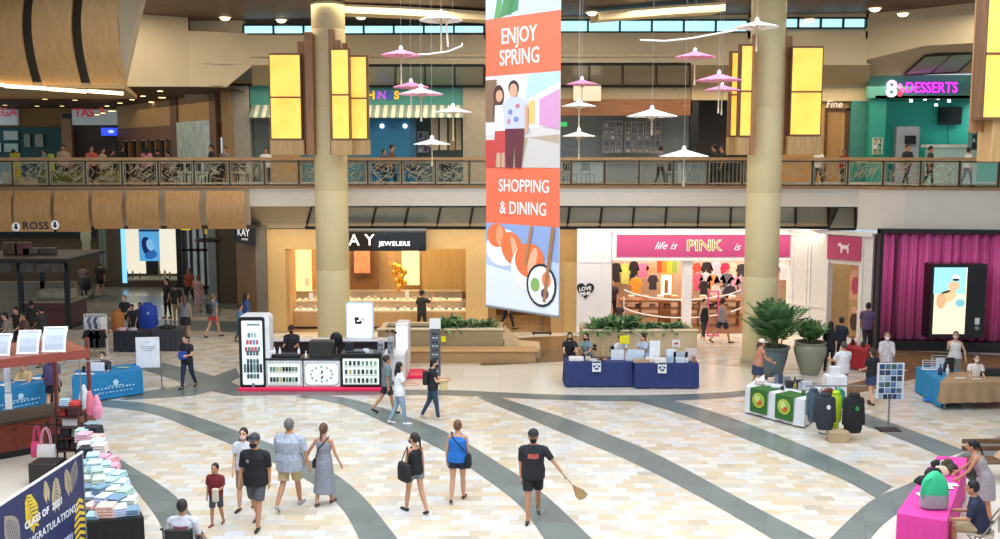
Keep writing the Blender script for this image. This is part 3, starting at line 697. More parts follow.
counter(292, 325, 42.4, 1.2, 'jewellery counter further back, seen left of the left column'); counter(345, 462, 42.4, 1.2, 'long jewellery counter at the back of the shop')
# cards on counters
for i, (a, b, c, d, Y, h) in enumerate(((309, 313, 293, 301, 40.1, 'f4f0e4'), (405, 409, 291, 300, 40.1, 'f2ead0'), (344, 350, 291, 298, 40.2, 'f6e23a'), (305, 309, 278, 286, 42.5, 'f0e8d4'))):
    pbox(a, b, c, d, Y, .03, mat(h, .5), 'counter_card', label='small '+['white upright card left of the column', 'cream upright card near the walking man in black', 'yellow upright card beside the column', 'pale card on the back counter'][i]+' in the jewellers', cat='sign')
# gold balloons
for i, (px, py) in enumerate(((399, 268), (404, 272), (395, 273), (401, 277), (397, 281), (404, 283), (399, 287), (395, 266))):
    c = A(px, py, 41.6+.1*(i % 3)); m = MB(); m.ell((0, 0, 0), .13, .13, .16, n=14, m=10); m.cone((0, 0, -.19), (0, 0, -.15), .03, .01, 8)
    o = m.build('gold_balloon', mat('e3a93c', .2, metal=.6, var=.05), smooth=True); o.location = c; tag(o, 'shiny gold balloon in the cluster above the jewellery counters', 'balloon', 'cluster of gold balloons')
# fascia sign
t = thing('shop_sign', 'black jewellers fascia sign with white letters partly behind the left column', 'sign', A(390, 251, 38.7))
pbox(330, 426, 228.5, 251, 38.7, .25, mat('15171b', .15, var=.1, coat=.5), 'sign_board', t)
for s_, px in (('K', 331), ('A', 354), ('Y', 369.5)): p = A(px, 240.5, 38.68); ptext(s_, .62, FRONT(*p), 'ffffff', t, emit=.7, bold=.003, name='letter')
p = A(394.5, 243.8, 38.68); ptext('JEWELERS', .235, FRONT(*p), 'ffffff', t, emit=.7, bold=.006, name='lettering', space=1.15, sx=1.05)
# blade sign on the corner
t = thing('blade_sign', 'small black hanging sign with white letters at the corridor corner', 'sign', A(245, 246, 38.5))
q4 = [A(233.5, 225.5, 39.5), A(254.5, 225.5, 38.6), A(254.5, 247, 38.6), A(233.5, 240, 39.5)]
m = MB(); m.prism([q4[0], q4[1], Vector((q4[1].x, q4[1].y, q4[2].z)), Vector((q4[0].x, q4[0].y, q4[2].z+.15))], (0, .12, 0)); pt(m, 'sign_board', BLACK, t)
u = Vector((q4[1].x-q4[0].x, q4[1].y-q4[0].y, 0)).normalized(); c = (q4[0]+q4[1])/2+Vector((-.02, -.05, -.28)); ptext('KAY', .42, frame(c, u, (0, 0, 1)), 'ffffff', t, emit=.4); ptext('JEWELERS', .10, frame(c+Vector((.05, 0, -.26)), u, (0, 0, 1)), 'ffffff', t)
# corner pier and dark wall left of the jewellers
m = MB(); m.prism([(X(233, 42), 42.5, 0), (X(256, 39), 39.0, 0), (X(264, YK), YK, 0), (X(266, 44), 44, 0)], (0, 0, SL-.1)); struct(m.build('wall_corner', wood('7a5830', '8e683a', .5, .7)))
m = MB(); m.box(X(256, 39), X(266, 39), 38.95, 39.3, 0, SL-.1); struct(m.build('wall_pier_dark', mat('6d6656', .6)))
# stuff inside the neighbouring shop: easel and chair
t = thing('easel_stand', 'black metal floor stand below the hanging banner', 'stand', A(541, 334, 39.0).xyz*1); t.location.z = .01
x = X(541, 38.9, .5); t.location = (x, 38.9, 0)
m = MB(); m.box(x-.02, x+.0, 38.9, 38.93, .03, 1.5); m.box(x+.07, x+.09, 38.9, 38.93, .03, 1.5); pt(m, 'uprights', BLACK, t)
m = MB(); m.box(x-.35, x+.42, 38.85, 38.98, 0, .05); m.box(x-.32, x-.26, 38.6, 39.2, 0, .04); m.box(x+.33, x+.39, 38.6, 39.2, 0, .04); pt(m, 'base', BLACK, t)
m = MB(); m.box(x-.3, x+.37, 38.87, 38.9, 1.5, 2.6); pt(m, 'sign_panel', mat('e8e8e4', .5), t)
# ---- PINK shop
YP = 38.9
WH = mat('f0eeec', .5, var=.02); PINKS = mat('c2487e', .5, var=.03)
def wallp(n, a, b, z0, z1, mt=WH, Y=YP, th=.4): return wallk(n, a, b, z0, z1, mt, Y, th)
wallp('pink_west', 577, 611.5, 0, zK); wallp('pink_header', 611.5, 792, Z(260, YP), zK); wallp('pink_pier_east', 789, 808, 0, Z(260, YP))
m = MB()
for z in (Z(330, YP), Z(262, YP), Z(236, YP)): m.box(X(578, YP), X(611, YP), YP-.03, YP, z-.02, z+.02)
m.box(X(601, YP), X(602, YP), YP-.03, YP, 0, zK); struct(m.build('trim_81', WH))
m = MB(); m.box(X(612, YP), X(790, YP), YP-.12, YP, Z(260.5, YP), Z(257.5, YP)); m.box(X(612, YP), X(790, YP), YP-.12, YP, Z(234.5, YP), Z(232.5, YP)); struct(m.build('trim_82', mat('f2efec', .4)))
t = thing('shop_sign', 'wide magenta shop fascia sign with white script and gold letters', 'sign', A(703, 257, YP-.05))
pbox(617, 790, 235, 257, YP-.06, .05, PINKS, 'sign_board', t)
p = A(665, 246, YP-.08); ptext('life is', .42, FRONT(*p), 'ffeef4', t, shear=.45, emit=.2, name='script_lettering')
p = A(704, 246, YP-.08); ptext('PINK', .60, FRONT(*p), 'f3eccb', t, emit=.3, bold=.02, name='outlined_letters', sx=1.05, ext=.006)
ptext('PINK', .60, FRONT(p.x, p.y-.012, p.z), '9c7f2e', t, emit=0, bold=-.005, name='letters', sx=1.05)
p = A(736.5, 247, YP-.08); ptext('is', .42, FRONT(*p), 'ffeef4', t, shear=.45, emit=.2, name='script_lettering')
# heart decal on white wall
def heart(r, c):
    pts = []
    for i in range(40):
        a = 2*pi*i/40; x = .95*sin(a)**3; z = (13*cos(a)-5*cos(2*a)-2*cos(3*a)-cos(4*a))/16; pts.append((c.x+x*r, c.y, c.z+z*r))
    return pts
c = A(585.5, 290, YP-.03); m = MB(); hp = heart(.36, c); m.prism(hp, (0, .03, 0)); o = m.build('heart_sign', mat('1c1c20', .4)); tag(o, 'black heart-shaped sign with white words on the white shop wall', 'sign'); centre(o)
text('LOVE\nPINK', .2, frame((0, -.02, .33), (1, 0, .15), (-.15, 0, 1)), 'ffffff', o, bold=.006)
# interior
wallp('pink_back', 600, 800, 0, Z1S, mat('c4a98e', .6, var=.08, scale=.6), 44.0, .2); wallp('pink_inner_west', 606, 612, 0, Z(260, YP), mat('b5865a', .6), 39.3, 4.5)
m = MB(); m.box(X(611, YP), X(792, YP), YP, 44, 0, .012); struct(m.build('trim_83', wood('6f4c34', '845c40', .35, .8, 0)))
# white shop column
t = thing('square_column', 'slim white square column in the middle of the magenta-sign shopfront', 'column', (X(687.5, YP), YP+.2, .012))
m = MB(); x = X(687.5, YP, 1.5); hw = .17
m.box(x-hw, x+hw, YP+.02, YP+.36, .3, Z(262, YP)); pt(m, 'shaft', WH, t)
m = MB(); m.rbox(x-hw-.05, x+hw+.05, YP-.03, YP+.41, .012, .3, .02); pt(m, 'base', WH, t)
m = MB(); m.rbox(x-hw-.04, x+hw+.04, YP-.02, YP+.40, Z(264, YP), Z(260.5, YP), .015); pt(m, 'capital', WH, t)
# hanging garments at the back wall
def garment(px, py, w, h, Y, hexc, label, grp='garments hung on the back wall of the shop', nm='garment', slv=True):
    c = A(px, py, Y); rnd = random.Random(int(px*7+py)); t = thing(nm, label, 'garment', (c.x, Y, c.z-h), 0, grp)
    m = MB(); th = .10
    out = [(-w*.5, 0), (w*.5, 0), (w*.46, h*.55), (w*.62 if slv else w*.42, h*.5), (w*.75 if slv else w*.45, h*.58), (w*.45, h*.95), (w*.15, h), (-w*.15, h), (-w*.45, h*.95), (-w*.75 if slv else -w*.45, h*.58), (-w*.62 if slv else -w*.42, h*.5), (-w*.46, h*.55)]
    m.prism([(x, -th/2, z) for x, z in out], (0, th, 0)); m.build('body_cloth', mat(hexc, .8, var=.2, scale=9), t)
    m = MB(); m.tube([(-w*.3, 0, h*.96), (0, 0, h+.05), (w*.3, 0, h*.96)], .012, 5); m.tube([(0, 0, h+.05), (0, 0, h+.13)], .008, 5); m.build('hanger', mat('d0d0d0', .4), t)
    return t
rr = random.Random(5)
cols = ['2a2630', 'c9d46a', '1e1c22', 'e87aa0', 'f0a07a', 'd8483c', '201c20', 'f2b8c6', 'c22a50', 'e8c0a8', '34303a', 'f08aa8', 'e6e0e6', 'd62a4e', '2a2024']
nmz = {'2a2630': 'charcoal', 'c9d46a': 'lime', '1e1c22': 'black', 'e87aa0': 'pink', 'f0a07a': 'peach', 'd8483c': 'red', '201c20': 'black', 'f2b8c6': 'pale pink', 'c22a50': 'crimson', 'e8c0a8': 'beige', '34303a': 'dark grey', 'f08aa8': 'rose', 'e6e0e6': 'white', 'd62a4e': 'scarlet', '2a2024': 'dark brown'}
gpos = [616, 625, 634, 643, 651, 697, 707, 716, 725, 733, 742, 775, 784]
for i, px in enumerate(gpos):
    c = cols[i]; garment(px, 262+rr.uniform(-1, 2), rr.uniform(.28, .38), rr.uniform(.6, .9), 43.3, c, '%s garment high on the shop back wall, %s' % (nmz[c], 'left of the white column, %s from left' % ['first', 'second', 'third', 'fourth', 'fifth'][i] if i < 5 else 'right of white column, %s from it' % ['first', 'second', 'third', 'fourth', 'fifth', 'sixth', 'seventh', 'eighth'][i-5]))
lowc = ['e8a23a', '3a3a44', 'd8607e', 'f0c8d2', 'f29a5a', 'c8bcc4', '6a6a74', 'f4a6ba', 'b8a0a4', '2c2a30', 'e2d6d0', '3c3640']
for i, px in enumerate((636, 653, 698, 706, 713, 720, 727, 734, 741, 704, 716, 730)):
    Y = 42.2 if i < 9 else 41.2; garment(px, 275+rr.uniform(-2, 3)+(8 if i > 8 else 0), rr.uniform(.3, .42), rr.uniform(.6, .85), Y, lowc[i], 'lower rack garment, ' + ['mustard top over the wooden counter', 'dark grey top over the wooden counter', 'rose one just right of the white column', 'pale pink second right of the white column', 'orange one behind the pink stand', 'grey-pink one above the shoppers', 'mid grey one behind the man in grey', 'light pink one right of the shoppers', 'dusty one beside the round column', 'black one lower behind the woman in black', 'off-white one between the two shoppers', 'dark one right of the man in grey'][i], 'garments on the lower racks of the shop')
# illuminated picture and colour poster
t = thing('lit_poster', 'glowing framed picture of a person left of the white shop column', 'poster', A(666, 296, 41.5)); pbox(659.5, 673, 273, 297, 41.5, .08, mat('d9a25a', .5), 'frame', t); pbox(661, 671.5, 275, 295, 41.47, .03, mat('fff0d8', .5, emit=.7, var=0), 'lit_panel', t); pbox(664.5, 668, 280, 293, 41.455, .012, mat('9a6648', .6), 'printed_figure', t)
m = MB(); p = A(666, 297, 41.5); m.box(p.x-.22, p.x+.22, 41.5, 41.6, .012, p.z); pt(m, 'stand', mat('b88650', .5), t)
t = thing('rainbow_poster', 'orange yellow green poster hanging above the glowing picture', 'poster', A(669, 272, 42.6))
for i, h in enumerate(('e0502c', 'ee8c2e', 'f0c23a', '8fb04a')): pbox(657+i*5, 662+i*5, 259, 273, 42.6, .03, mat(h, .6), 'colour_stripe', t)
# long wooden display table, curved front
t = thing('display_table', 'long wooden display counter inside the magenta-sign shop', 'counter', (X(650, 40.6), 40.9, .012))
xa, xb = X(620, 40.6, .9), X(741, 40.6, .9)
m = MB(); m.rbox(xa, xb, 40.6, 41.2, 1.0, 1.1, .02); pt(m, 'top', wood('8a5a34', 'a06c40', .4, 1, 0), t)
for z in (.35, .68): m = MB(); m.box(xa+.05, xb-.05, 40.62, 41.15, z, z+.05); pt(m, 'shelf', wood('8a5a34', 'a06c40', .4, 1, 0), t)
for k in range(7): m = MB(); x = xa+.04+(xb-xa-.12)*k/6; m.box(x, x+.05, 40.62, 41.15, .012, 1.0); pt(m, 'upright', wood('8a5a34', 'a06c40', .4, 1, 0), t)
fc = ['c9a07a', 'e8c8a0', '5a4a44', 'd88a6a', 'b08a66', 'f0dcc8', '8a5a44', 'e0a878', 'cfc0b8', '6a5048']
for i in range(16):
    x = xa+.2+(xb-xa-.5)*i/15; z = (1.101 if i % 2 else .731); m = MB(); 
    for j in range(3): m.rbox(x-.12, x+.12, 40.7, 41.05, z+j*.05, z+j*.05+.045, .012)
    o = m.build('folded_clothes', mat(fc[i % 10], .8, var=.1)); tag(o, 'small stack of folded clothes on the wooden display counter', 'clothes', 'folded clothes on the shop counter'); centre(o)
# white curved queue barrier
t = thing('queue_barrier', 'white curved rope barrier in front of the wooden shop counter', 'barrier', (X(623, 39.9), 39.9, .012))
x0 = X(623.5, 39.7, .6); m = MB(); m.cone((x0, 39.7, .02), (x0, 39.7, 1.35), .035, .035, 10); m.cone((x0, 39.7, .012), (x0, 39.7, .04), .18, .16, 16); pt(m, 'post', WHITE, t)
for ya, yb_ in ((290, 300), (308, 318)):
    pts = []
    for i in range(13):
        f = i/12; px = 624+(741-624)*f; py = ya+(yb_-ya)*(1-(2*f-1)**2)**.8*1.0; pts.append(A(px, py, 39.7+.0))
    m = MB(); m.tube(pts, .03, 7); pt(m, 'rail', WHITE, t)
# pink gate frame
t = thing('entry_frame', 'thin hot pink frame stand between the two shoppers at the entrance', 'stand', (X(713, 38.4), 38.4, 0))
for px in (708, 718): m = MB(); x = X(px, 38.4, .8); m.cone((x, 38.4, 0), (x, 38.4, 1.75), .03, .03, 8); pt(m, 'post', mat('e8508c', .4), t)
m = MB(); m.tube([(X(708, 38.4, .8), 38.4, 1.75), (X(718, 38.4, .8), 38.4, 1.75)], .03, 8); m.box(X(707, 38.4, .1), X(719, 38.4, .1), 38.3, 38.5, 0, .03); pt(m, 'crossbar', mat('e8508c', .4), t)
# ---- angled part with small dog sign
a0 = Vector((X(790, 38.9), 38.9, 0)); a1 = Vector((X(873, 36.2), 36.2, 0)); du = (a1-a0).normalized(); LN = (a1-a0).length; dn = Vector((du.y, -du.x, 0))
def ab(f0, f1, z0, z1, off, th, name, mt, root=None):
    m = MB(); p = a0+du*(LN*f0)+dn*off; q_ = a0+du*(LN*f1)+dn*off
    m.prism([(p.x, p.y, z0), (q_.x, q_.y, z0), (q_.x, q_.y, z1), (p.x, p.y, z1)], -dn*th)
    return pt(m, name, mt, root) if root else struct(m.build(name, mt))
def fpx(px):   # fraction along the wall at an image column
    lo, hi = 0., 1.2
    for _ in range(30):
        mi_ = (lo+hi)/2; p = a0+du*(LN*mi_); xx = 500+p.x/(p.y*cos(PIT)+4*sin(PIT))*F
        if xx < px: lo = mi_
        else: hi = mi_
    return lo
zA = 4.16
WH2 = mat('e8e4da', .55, var=.02)
f1, f2 = fpx(829), fpx(859)
ab(0, f1, 0, zA, 0, .3, 'wall_angle_west', WH2); ab(f2, 1.0, 0, zA, 0, .3, 'wall_angle_east', WH2); ab(f1, f2, 2.95, zA, 0, .3, 'wall_angle_header', WH2)
for k, f in enumerate((.02, .2, .24, f1-.03, f2+.02, .97)): ab(f, f+.03, 0, zA, .05, .05, 'trim_%d' % (90+k), mat('ebe7df', .5))
ab(0, 1, zA-.12, zA, .12, .12, 'trim_97', mat('ebe7df', .5)); ab(0, 1, 0, .22, .07, .07, 'trim_98', mat('ebe7df', .5))
for k, (g0, g1) in enumerate(((0, f1), (f2, 1))): ab(g0, g1, 1.2, 1.26, .06, .06, 'trim_%d' % (99+k), mat('ebe7df', .5)); 
t = thing('dog_sign', 'small magenta sign with a white dog on the angled white shopfront', 'sign', (a0+du*(LN*(f1+f2)/2)+Vector((0, 0, 3.1))))
ab(f1-.01, f2+.03, 3.12, 4.0, .1, .06, 'sign_board', mat('c04a70', .5, var=.03), t)
cd = a0+du*(LN*((f1+f2)/2+.01))+dn*.11+Vector((0, 0, 3.55))
dog = [(-.22, -.2), (-.17, -.2), (-.15, -.02), (.04, -.02), (.08, -.2), (.13, -.2), (.14, .02), (.17, .1), (.26, .08), (.28, .13), (.2, .22), (.15, .24), (.1, .15), (-.15, .13), (-.24, .22), (-.27, .2), (-.2, .08), (-.24, -.05)]
m = MB(); m.prism([cd+du*(-x*.9)+Vector((0, 0, z*.9)) for x, z in dog], dn*.01); pt(m, 'dog_emblem', decal_mat('f6e4ea'), t)
# doorway interior with poster
m = MB(); p = a0+du*(LN*f1)-dn*1.6; q_ = a0+du*(LN*(f2+.2))-dn*1.6; m.prism([(p.x-1, p.y+.5, 0), (q_.x, q_.y, 0), (q_.x, q_.y, 3.3), (p.x-1, p.y+.5, 3.3)], -dn*.1); struct(m.build('wall_doorway_back', mat('d0b080', .6)))
t = thing('fashion_poster', 'tall poster of two people in the angled shop doorway', 'poster', a0+du*(LN*(f2-.04))-dn*.3)
g0, g1 = fpx(847), fpx(858.5)
for z0_, z1_, c1, c2 in ((1.62, 2.9, 'd8a07a', 'b8485e'), (.2, 1.58, 'b8905c', '4a3028')):
    ab(g0, g1, z0_, z1_, -.25, .04, 'print', mat(c1, .5, var=.15, scale=3), t)
    pc = a0+du*(LN*(g0+g1)/2)-dn*.24; zc = (z0_+z1_)/2
    m = MB(); m.prism([pc+du*(.16*cos(2*pi*i/14))+Vector((0, 0, zc-.1+.34*sin(2*pi*i/14))) for i in range(14)], dn*.01); pt(m, 'printed_figure', decal_mat(c2), t)
    m = MB(); m.prism([pc+du*(.1*cos(2*pi*i/14))+Vector((0, 0, zc+.36+.14*sin(2*pi*i/14))) for i in range(14)], dn*.02); pt(m, 'printed_face', decal_mat('dba584'), t)
# ---- magenta curtain
YC0, YC1 = 35.9, 35.0; cx0, cx1 = X(879, YC0, 2), X(1060, YC1, 2); zc0, zc1 = .38, Z(233, 35.6)
t = thing('magenta_curtain', 'tall pleated magenta curtain covering a shopfront at the right', 'curtain', ((cx0+cx1)/2, 35.5, .38))
m = MB(); N = 420; rc = random.Random(2); ph = [rc.uniform(0, 6) for _ in range(4)]
def cy(f): s = f*46; return YC0+(YC1-YC0)*f-.09*sin(s*2.4+ph[0]+1.3*sin(s*.31))-.05*sin(s*5.1+ph[1])-.05*sin(s*1.1+ph[2])
lo = [(cx0+(cx1-cx0)*i/N, cy(i/N), zc0) for i in range(N+1)]; hi = [(a, b*1, zc1) for a, b, c in lo]
mm, nt, b = nodes_mat('magenta_cloth'); b.inputs['Base Color'].default_value = lin('e2589c'); b.inputs['Roughness'].default_value = .5; b.inputs['Sheen Weight'].default_value = .3
m.strip(lo, hi); o = pt(m, 'pleated_cloth', mm, t, True)
sl = o.modifiers.new('thickness', 'SOLIDIFY'); sl.thickness = .02
m = MB(); m.box(cx0-.12, cx0-.02, YC0-.25, YC0+.1, 0, zc1+.1); pt(m, 'edge_frame', BLACK, t)
m = MB(); m.box(cx0+.40, cx0+.48, YC0-.3, YC0-.22, .38, zc1); pt(m, 'dark_post', mat('5a1438', .5), t)
m = MB(); m.prism([(cx0-.12, YC0-.25, zc1), (cx1, YC1-.25, zc1), (cx1, YC1+.1, zc1), (cx0-.12, YC0+.1, zc1)], (0, 0, .14)); pt(m, 'top_frame', BLACK, t)
m = MB(); m.prism([(cx0-.02, YC0-.3, 0), (cx1, YC1-.3, 0), (cx1, YC1+.2, 0), (cx0-.02, YC0+.2, 0)], (0, 0, .36)); struct(m.build('baseboard_east', mat('1c1a1e', .3)))
m = MB(); m.prism([(cx0-.1, YC0+.25, 0), (cx1, YC1+.25, 0), (cx1, YC1+.5, 0), (cx0-.1, YC0+.5, 0)], (0, 0, zc1-.1)); struct(m.build('wall_east_back', mat('4a2038', .7)))
# advertising screen
YS = 34.55
t = thing('advertising_screen', 'tall black advertising panel with a glowing beach picture mounted on the magenta curtain wall', 'screen', (X(957, YS), YS+.1, 0))
pbox(930, 986, 264, 338, YS, .62, mat('141416', .25, var=.05), 'housing', t, bev=.02)
pbox(934, 966, 267.5, 334, YS-.015, .02, mat('f3e2c2', .3, emit=.85, var=0), 'lit_screen', t)
pbox(934, 966, 267.5, 294, YS-.02, .004, mat('9adbe6', .3, emit=.85, var=0), 'printed_sky', t)
def blob(px, py, rx, ry, Y, hexc, root, nm, em=0, n=18, rot=0):
    c = A(px, py, Y); k = Y/1000; m = MB()
    m.prism([(c.x+(rx*cos(2*pi*i/n)*cos(rot)-ry*sin(2*pi*i/n)*sin(rot))*k, Y, c.z+(rx*cos(2*pi*i/n)*sin(rot)+ry*sin(2*pi*i/n)*cos(rot))*k) for i in range(n)], (0, .003, 0)); return pt(m, nm, decal_mat(hexc, em), root)
blob(954, 286, 6, 5, YS-.026, 'e8c49a', t, 'printed_figure', .7); blob(956, 278, 4, 3, YS-.03, 'f4f0ea', t, 'printed_figure', .7); blob(956, 279.8, 3.6, 1.2, YS-.034, '283038', t, 'printed_figure'); blob(948, 296, 9, 6, YS-.03, 'eccb94', t, 'printed_figure', .7, rot=.5); blob(960, 303, 5, 4, YS-.03, '7fc8d0', t, 'printed_wave', .7); blob(941, 301, 5, 8, YS-.031, 'e2b488', t, 'printed_figure', .7); blob(946, 292, 5, 1.2, YS-.036, '6a4a38', t, 'printed_figure', 0, rot=.3)
pbox(975, 979.5, 318, 324.5, YS-.02, .02, WHITE, 'notice', t); blob(977, 328, 2.4, 2.4, YS-.012, '8a8c90', t, 'round_button')
# ============================================================ upper floor shops
YU = 42.6
def wu(n, a, b, ya, yb, mt, Y=YU, th=.3): return pbox(a, b, ya, yb, Y, th, mt, 'wall_upper_'+n, kind='structure')
TEAL = mat('3f8f86', .5, var=.04); GRY = mat('a8a090', .6)
wu('pier_1', 222, 231, 84, 182, mat('9c8058', .6), 42.2); wu('pier_2', 231, 250, 86, 182, mat('a9a59a', .6))
wu('shop_1', 250, 484, 86, 106, TEAL); wu('pier_3', 463, 490, 86, 182, mat('a39a88', .6), 42.5); wu('pier_4', 270, 300, 105, 182, mat('b08f60', .6), 42.7)
wu('panel_1', 252, 270, 117, 182, mat('7f8f88', .4), 43.5); wu('blue_1', 365, 410, 117, 182, mat('1d6f9c', .5, var=.05), 42.8); wu('blue_2', 300, 365, 117, 182, mat('4c7c88', .5), 43.0)
wu('back_1', 410, 463, 105, 182, mat('6f8a8c', .5), 44.8); wu('pier_5', 410, 416, 117, 182, mat('225f80', .5), 42.8)
wu('header_2', 490, 560, 84, 117, mat('a98c60', .6)); wu('fascia_2', 556, 692, 84, 99.5, mat('b8a888', .6)); wu('wood_2', 556, 692, 99, 115.5, wood('7c5030', '94643c', .4, 1, 0), 42.5)
wu('back_2', 490, 700, 100, 182, mat('aebcc0', .5), 46.5); wu('post_2', 690, 698, 100, 182, BLACK, 42.5); wu('back_3', 698, 790, 100, 182, mat('4a4744', .6, var=.2, scale=1), 46)
wu('header_3', 692, 826, 78, 100, mat('c0ad88', .6), 42.4); wu('pier_6', 731, 737, 100, 182, BLACK, 42.5); wu('panel_6', 770, 822, 100, 182, mat('b58a52', .6), 43)
wu('east_1', 820, 872, 78, 101, mat('cbb994', .6), 42.3); wu('east_2', 820, 850, 101, 182, mat('bd9a66', .6), 42.6); wu('east_3', 850, 869, 101, 182, mat('3d8378', .5), 42.3)
m = MB(); Yd = 42.45
for a, b, c, d in ((822, 846, 108, 110.5), (841, 845, 108, 182), (821, 823, 108, 182)): m.box(X(a, Yd), X(b, Yd), Yd, Yd+.1, Z(d, Yd), Z(c, Yd))
root = struct(m.build('door_1', mat('5b3a22', .5)))
pbox(824, 840, 111, 182, 42.55, .04, mat('a8804c', .5), 'wall_door_recess', kind='structure')
p = A(834, 104.5, 42.25); t = text('Fine', .42, FRONT(0, 0, 0), 'f4f0e8', None, name='shop_lettering', shear=.2, emit=.2); t.location = p; tag(t, 'small white shop lettering above the brown upper doorway', 'lettering')
# letters of the teal shop
t = thing('shop_letters', 'row of multicoloured capital letters on the teal upper shop band', 'sign', A(380, 100, YU-.06))
for ch, px, c in (('T', 361, 'e88a3a'), ('H', 371, 'f0c030'), ('I', 376.5, '3a62c8'), ('N', 382, 'b05ad0'), ('G', 389, '2a4aa8'), ('S', 396.5, 'f0c030')):
    q_ = A(px, 95.5, YU-.07); ptext(ch, .46, FRONT(*q_), c, t, emit=.5, bold=.02, name='letter')
# striped awning
t = thing('striped_awning', 'grey and white striped awning under the teal shop band', 'awning', A(360, 117, YU-.6))
n = 0
for a in range(252, 463, 4):
    m = MB(); z1_, z0_ = Z(105.5, YU), Z(117, YU-.55)
    xa, xb = X(a, YU, z1_), X(a+4, YU, z1_)
    m.prism([(xa, YU-.02, z1_), (xb, YU-.02, z1_), (xb, YU-.55, z0_), (xa, YU-.55, z0_)], (0, .03, .03)); m.lathe([(.001, 0), (.08, .02), (.085, .06)], ((xa+xb)/2, YU-.54, z0_-.05), 10, 1, .2)
    pt(m, 'stripe', mat('d6dccb' if n % 2 else '7f968c', .7), t); n += 1
# round lights on the blue wall
for i, px in enumerate((382, 405)):
    q_ = A(px, 126, 42.7); m = MB(); m.ell((0, 0, 0), .09, .06, .09, n=14, m=8); o = m.build('globe_light', mat('f4fbff', .3, emit=3, var=0), smooth=True); o.location = q_; tag(o, 'small glowing globe light on the blue upper shopfront, %s of two' % ('left' if i == 0 else 'right'), 'light', 'globe lights on the blue shopfront')
# shop contents: shelves with goods
def shelfunit(px0, px1, py0, py1, Y, rows, colsn, label, frm='d8dcdc', pal=('e8ecec', 'c7ccd0', '8c9094', 'd8c8b0', 'b4a898'), name='display_shelf'):
    zc = A(500, py1, Y).z; x0, x1 = X(px0, Y, 7), X(px1, Y, 7); z0, z1 = Z(py1, Y), Z(py0, Y)
    z0 = max(z0, 5.78) if Y > 37 and py0 < 160 else z0
    t = thing(name, label, 'shelf', ((x0+x1)/2, Y, z0)); m = MB()
    for k in range(rows+1): z = z0+(z1-z0)*k/rows; m.box(x0, x1, Y, Y+.3, z-.015, z+.015)
    for k in range(colsn+1): x = x0+(x1-x0)*k/colsn; m.box(x-.015, x+.015, Y, Y+.3, z0, z1)
    m.box(x0, x1, Y+.3, Y+.33, z0, z1); pt(m, 'shelving', mat(frm, .5), t)
    rnd = random.Random(int(px0*3))
    for r_ in range(rows):
        for c_ in range(colsn):
            z = z0+(z1-z0)*r_/rows+.016; x = x0+(x1-x0)*(c_+.5)/colsn; w_ = (x1-x0)/colsn*.3; h = (z1-z0)/rows*rnd.uniform(.4, .75)
            m = MB()
            if rnd.random() < .5: m.rbox(x-w_, x+w_, Y+.02, Y+.2, z, z+h, .01)
            else: m.lathe([(w_*.6, 0), (w_*.7, h*.3), (w_*.5, h*.7), (w_*.25, h)], (x, Y+.12, z), 10)
            pt(m, 'goods', mat(rnd.choice(pal), .5), t)
    return t
shelfunit(603, 622, 121, 152, 45.2, 5, 3, 'pale display shelf behind the railing, left one of three'); shelfunit(625, 643, 122, 152, 45.2, 5, 3, 'pale display shelf behind the railing, middle one of three'); shelfunit(645, 660, 121, 152, 45.2, 5, 3, 'pale display shelf behind the railing, right one of three')
shelfunit(418, 428, 132, 152, 44, 3, 2, 'small shelf of goods right of the blue upper wall', pal=('6f4a9c', 'e8e8f0', '4a78b0', 'd8d0c0'))
shelfunit(971, 984, 118, 150, 41.2, 4, 2, 'narrow shelf of goods at the right inside the dessert shop', '6c9c98', ('e8ecec', '2a2a30', 'e86aa0', '3a6ac0'))
shelfunit(873, 882, 138, 154, 41.8, 3, 2, 'low shelf at the left inside the dessert shop', 'c8d8d0', ('e8ecec', 'd8b080', '8aa060'))
for i, (a, b) in enumerate(((431, 438), (440, 447), (449, 455), (456, 461))):
    o = pbox(a, b, 119, 150, 43.6, .08, mat(('cdbf9c', 'e0d8c4', 'bfa878', 'd8ccb0')[i], .8), 'hanging_cloth', label='pale hanging cloth in the upper window right of the blue wall, ' + ('first', 'second', 'third', 'fourth')[i], cat='cloth', group='hanging cloths in the upper window')
# sheer sign right of banner
t = pbox(573.5, 601, 84, 101, 41.6, .03, mat('d6cbbd', .5, var=.06), 'hanging_sign', label='faint pale hanging sign panel just right of the banner', cat='sign'); 
# green exit sign
t = thing('exit_sign', 'small green lit sign right of the banner in the upper shop', 'sign', A(563, 126, 42.4)); pbox(560, 567, 122, 126.5, 42.4, .08, mat('2f9c58', .4, emit=.7, var=0), 'lit_box', t)
# ---- dessert shop
TQ = mat('38c8b4', .5, var=.04); TQD = mat('58a493', .5, var=.03)
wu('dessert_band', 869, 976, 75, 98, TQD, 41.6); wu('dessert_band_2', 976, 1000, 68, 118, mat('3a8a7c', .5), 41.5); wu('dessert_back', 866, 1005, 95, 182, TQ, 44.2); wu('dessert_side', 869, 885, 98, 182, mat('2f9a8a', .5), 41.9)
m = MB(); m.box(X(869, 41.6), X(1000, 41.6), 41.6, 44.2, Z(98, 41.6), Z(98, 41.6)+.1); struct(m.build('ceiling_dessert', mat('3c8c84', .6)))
t = thing('neon_sign', 'glowing white and magenta neon dessert sign on the turquoise band', 'sign', A(925, 97, 41.5))
m = MB(); m.box(X(888, 41.45), X(960, 41.45), 41.5, 41.55, Z(91, 41.5), Z(90, 41.5)); pt(m, 'rail', GREYM, t)
q_ = A(891.5, 89.5, 41.45); ptext('8', .95, FRONT(*q_), 'f4e6fb', t, emit=.8, bold=.02, name='digit', ext=.03)
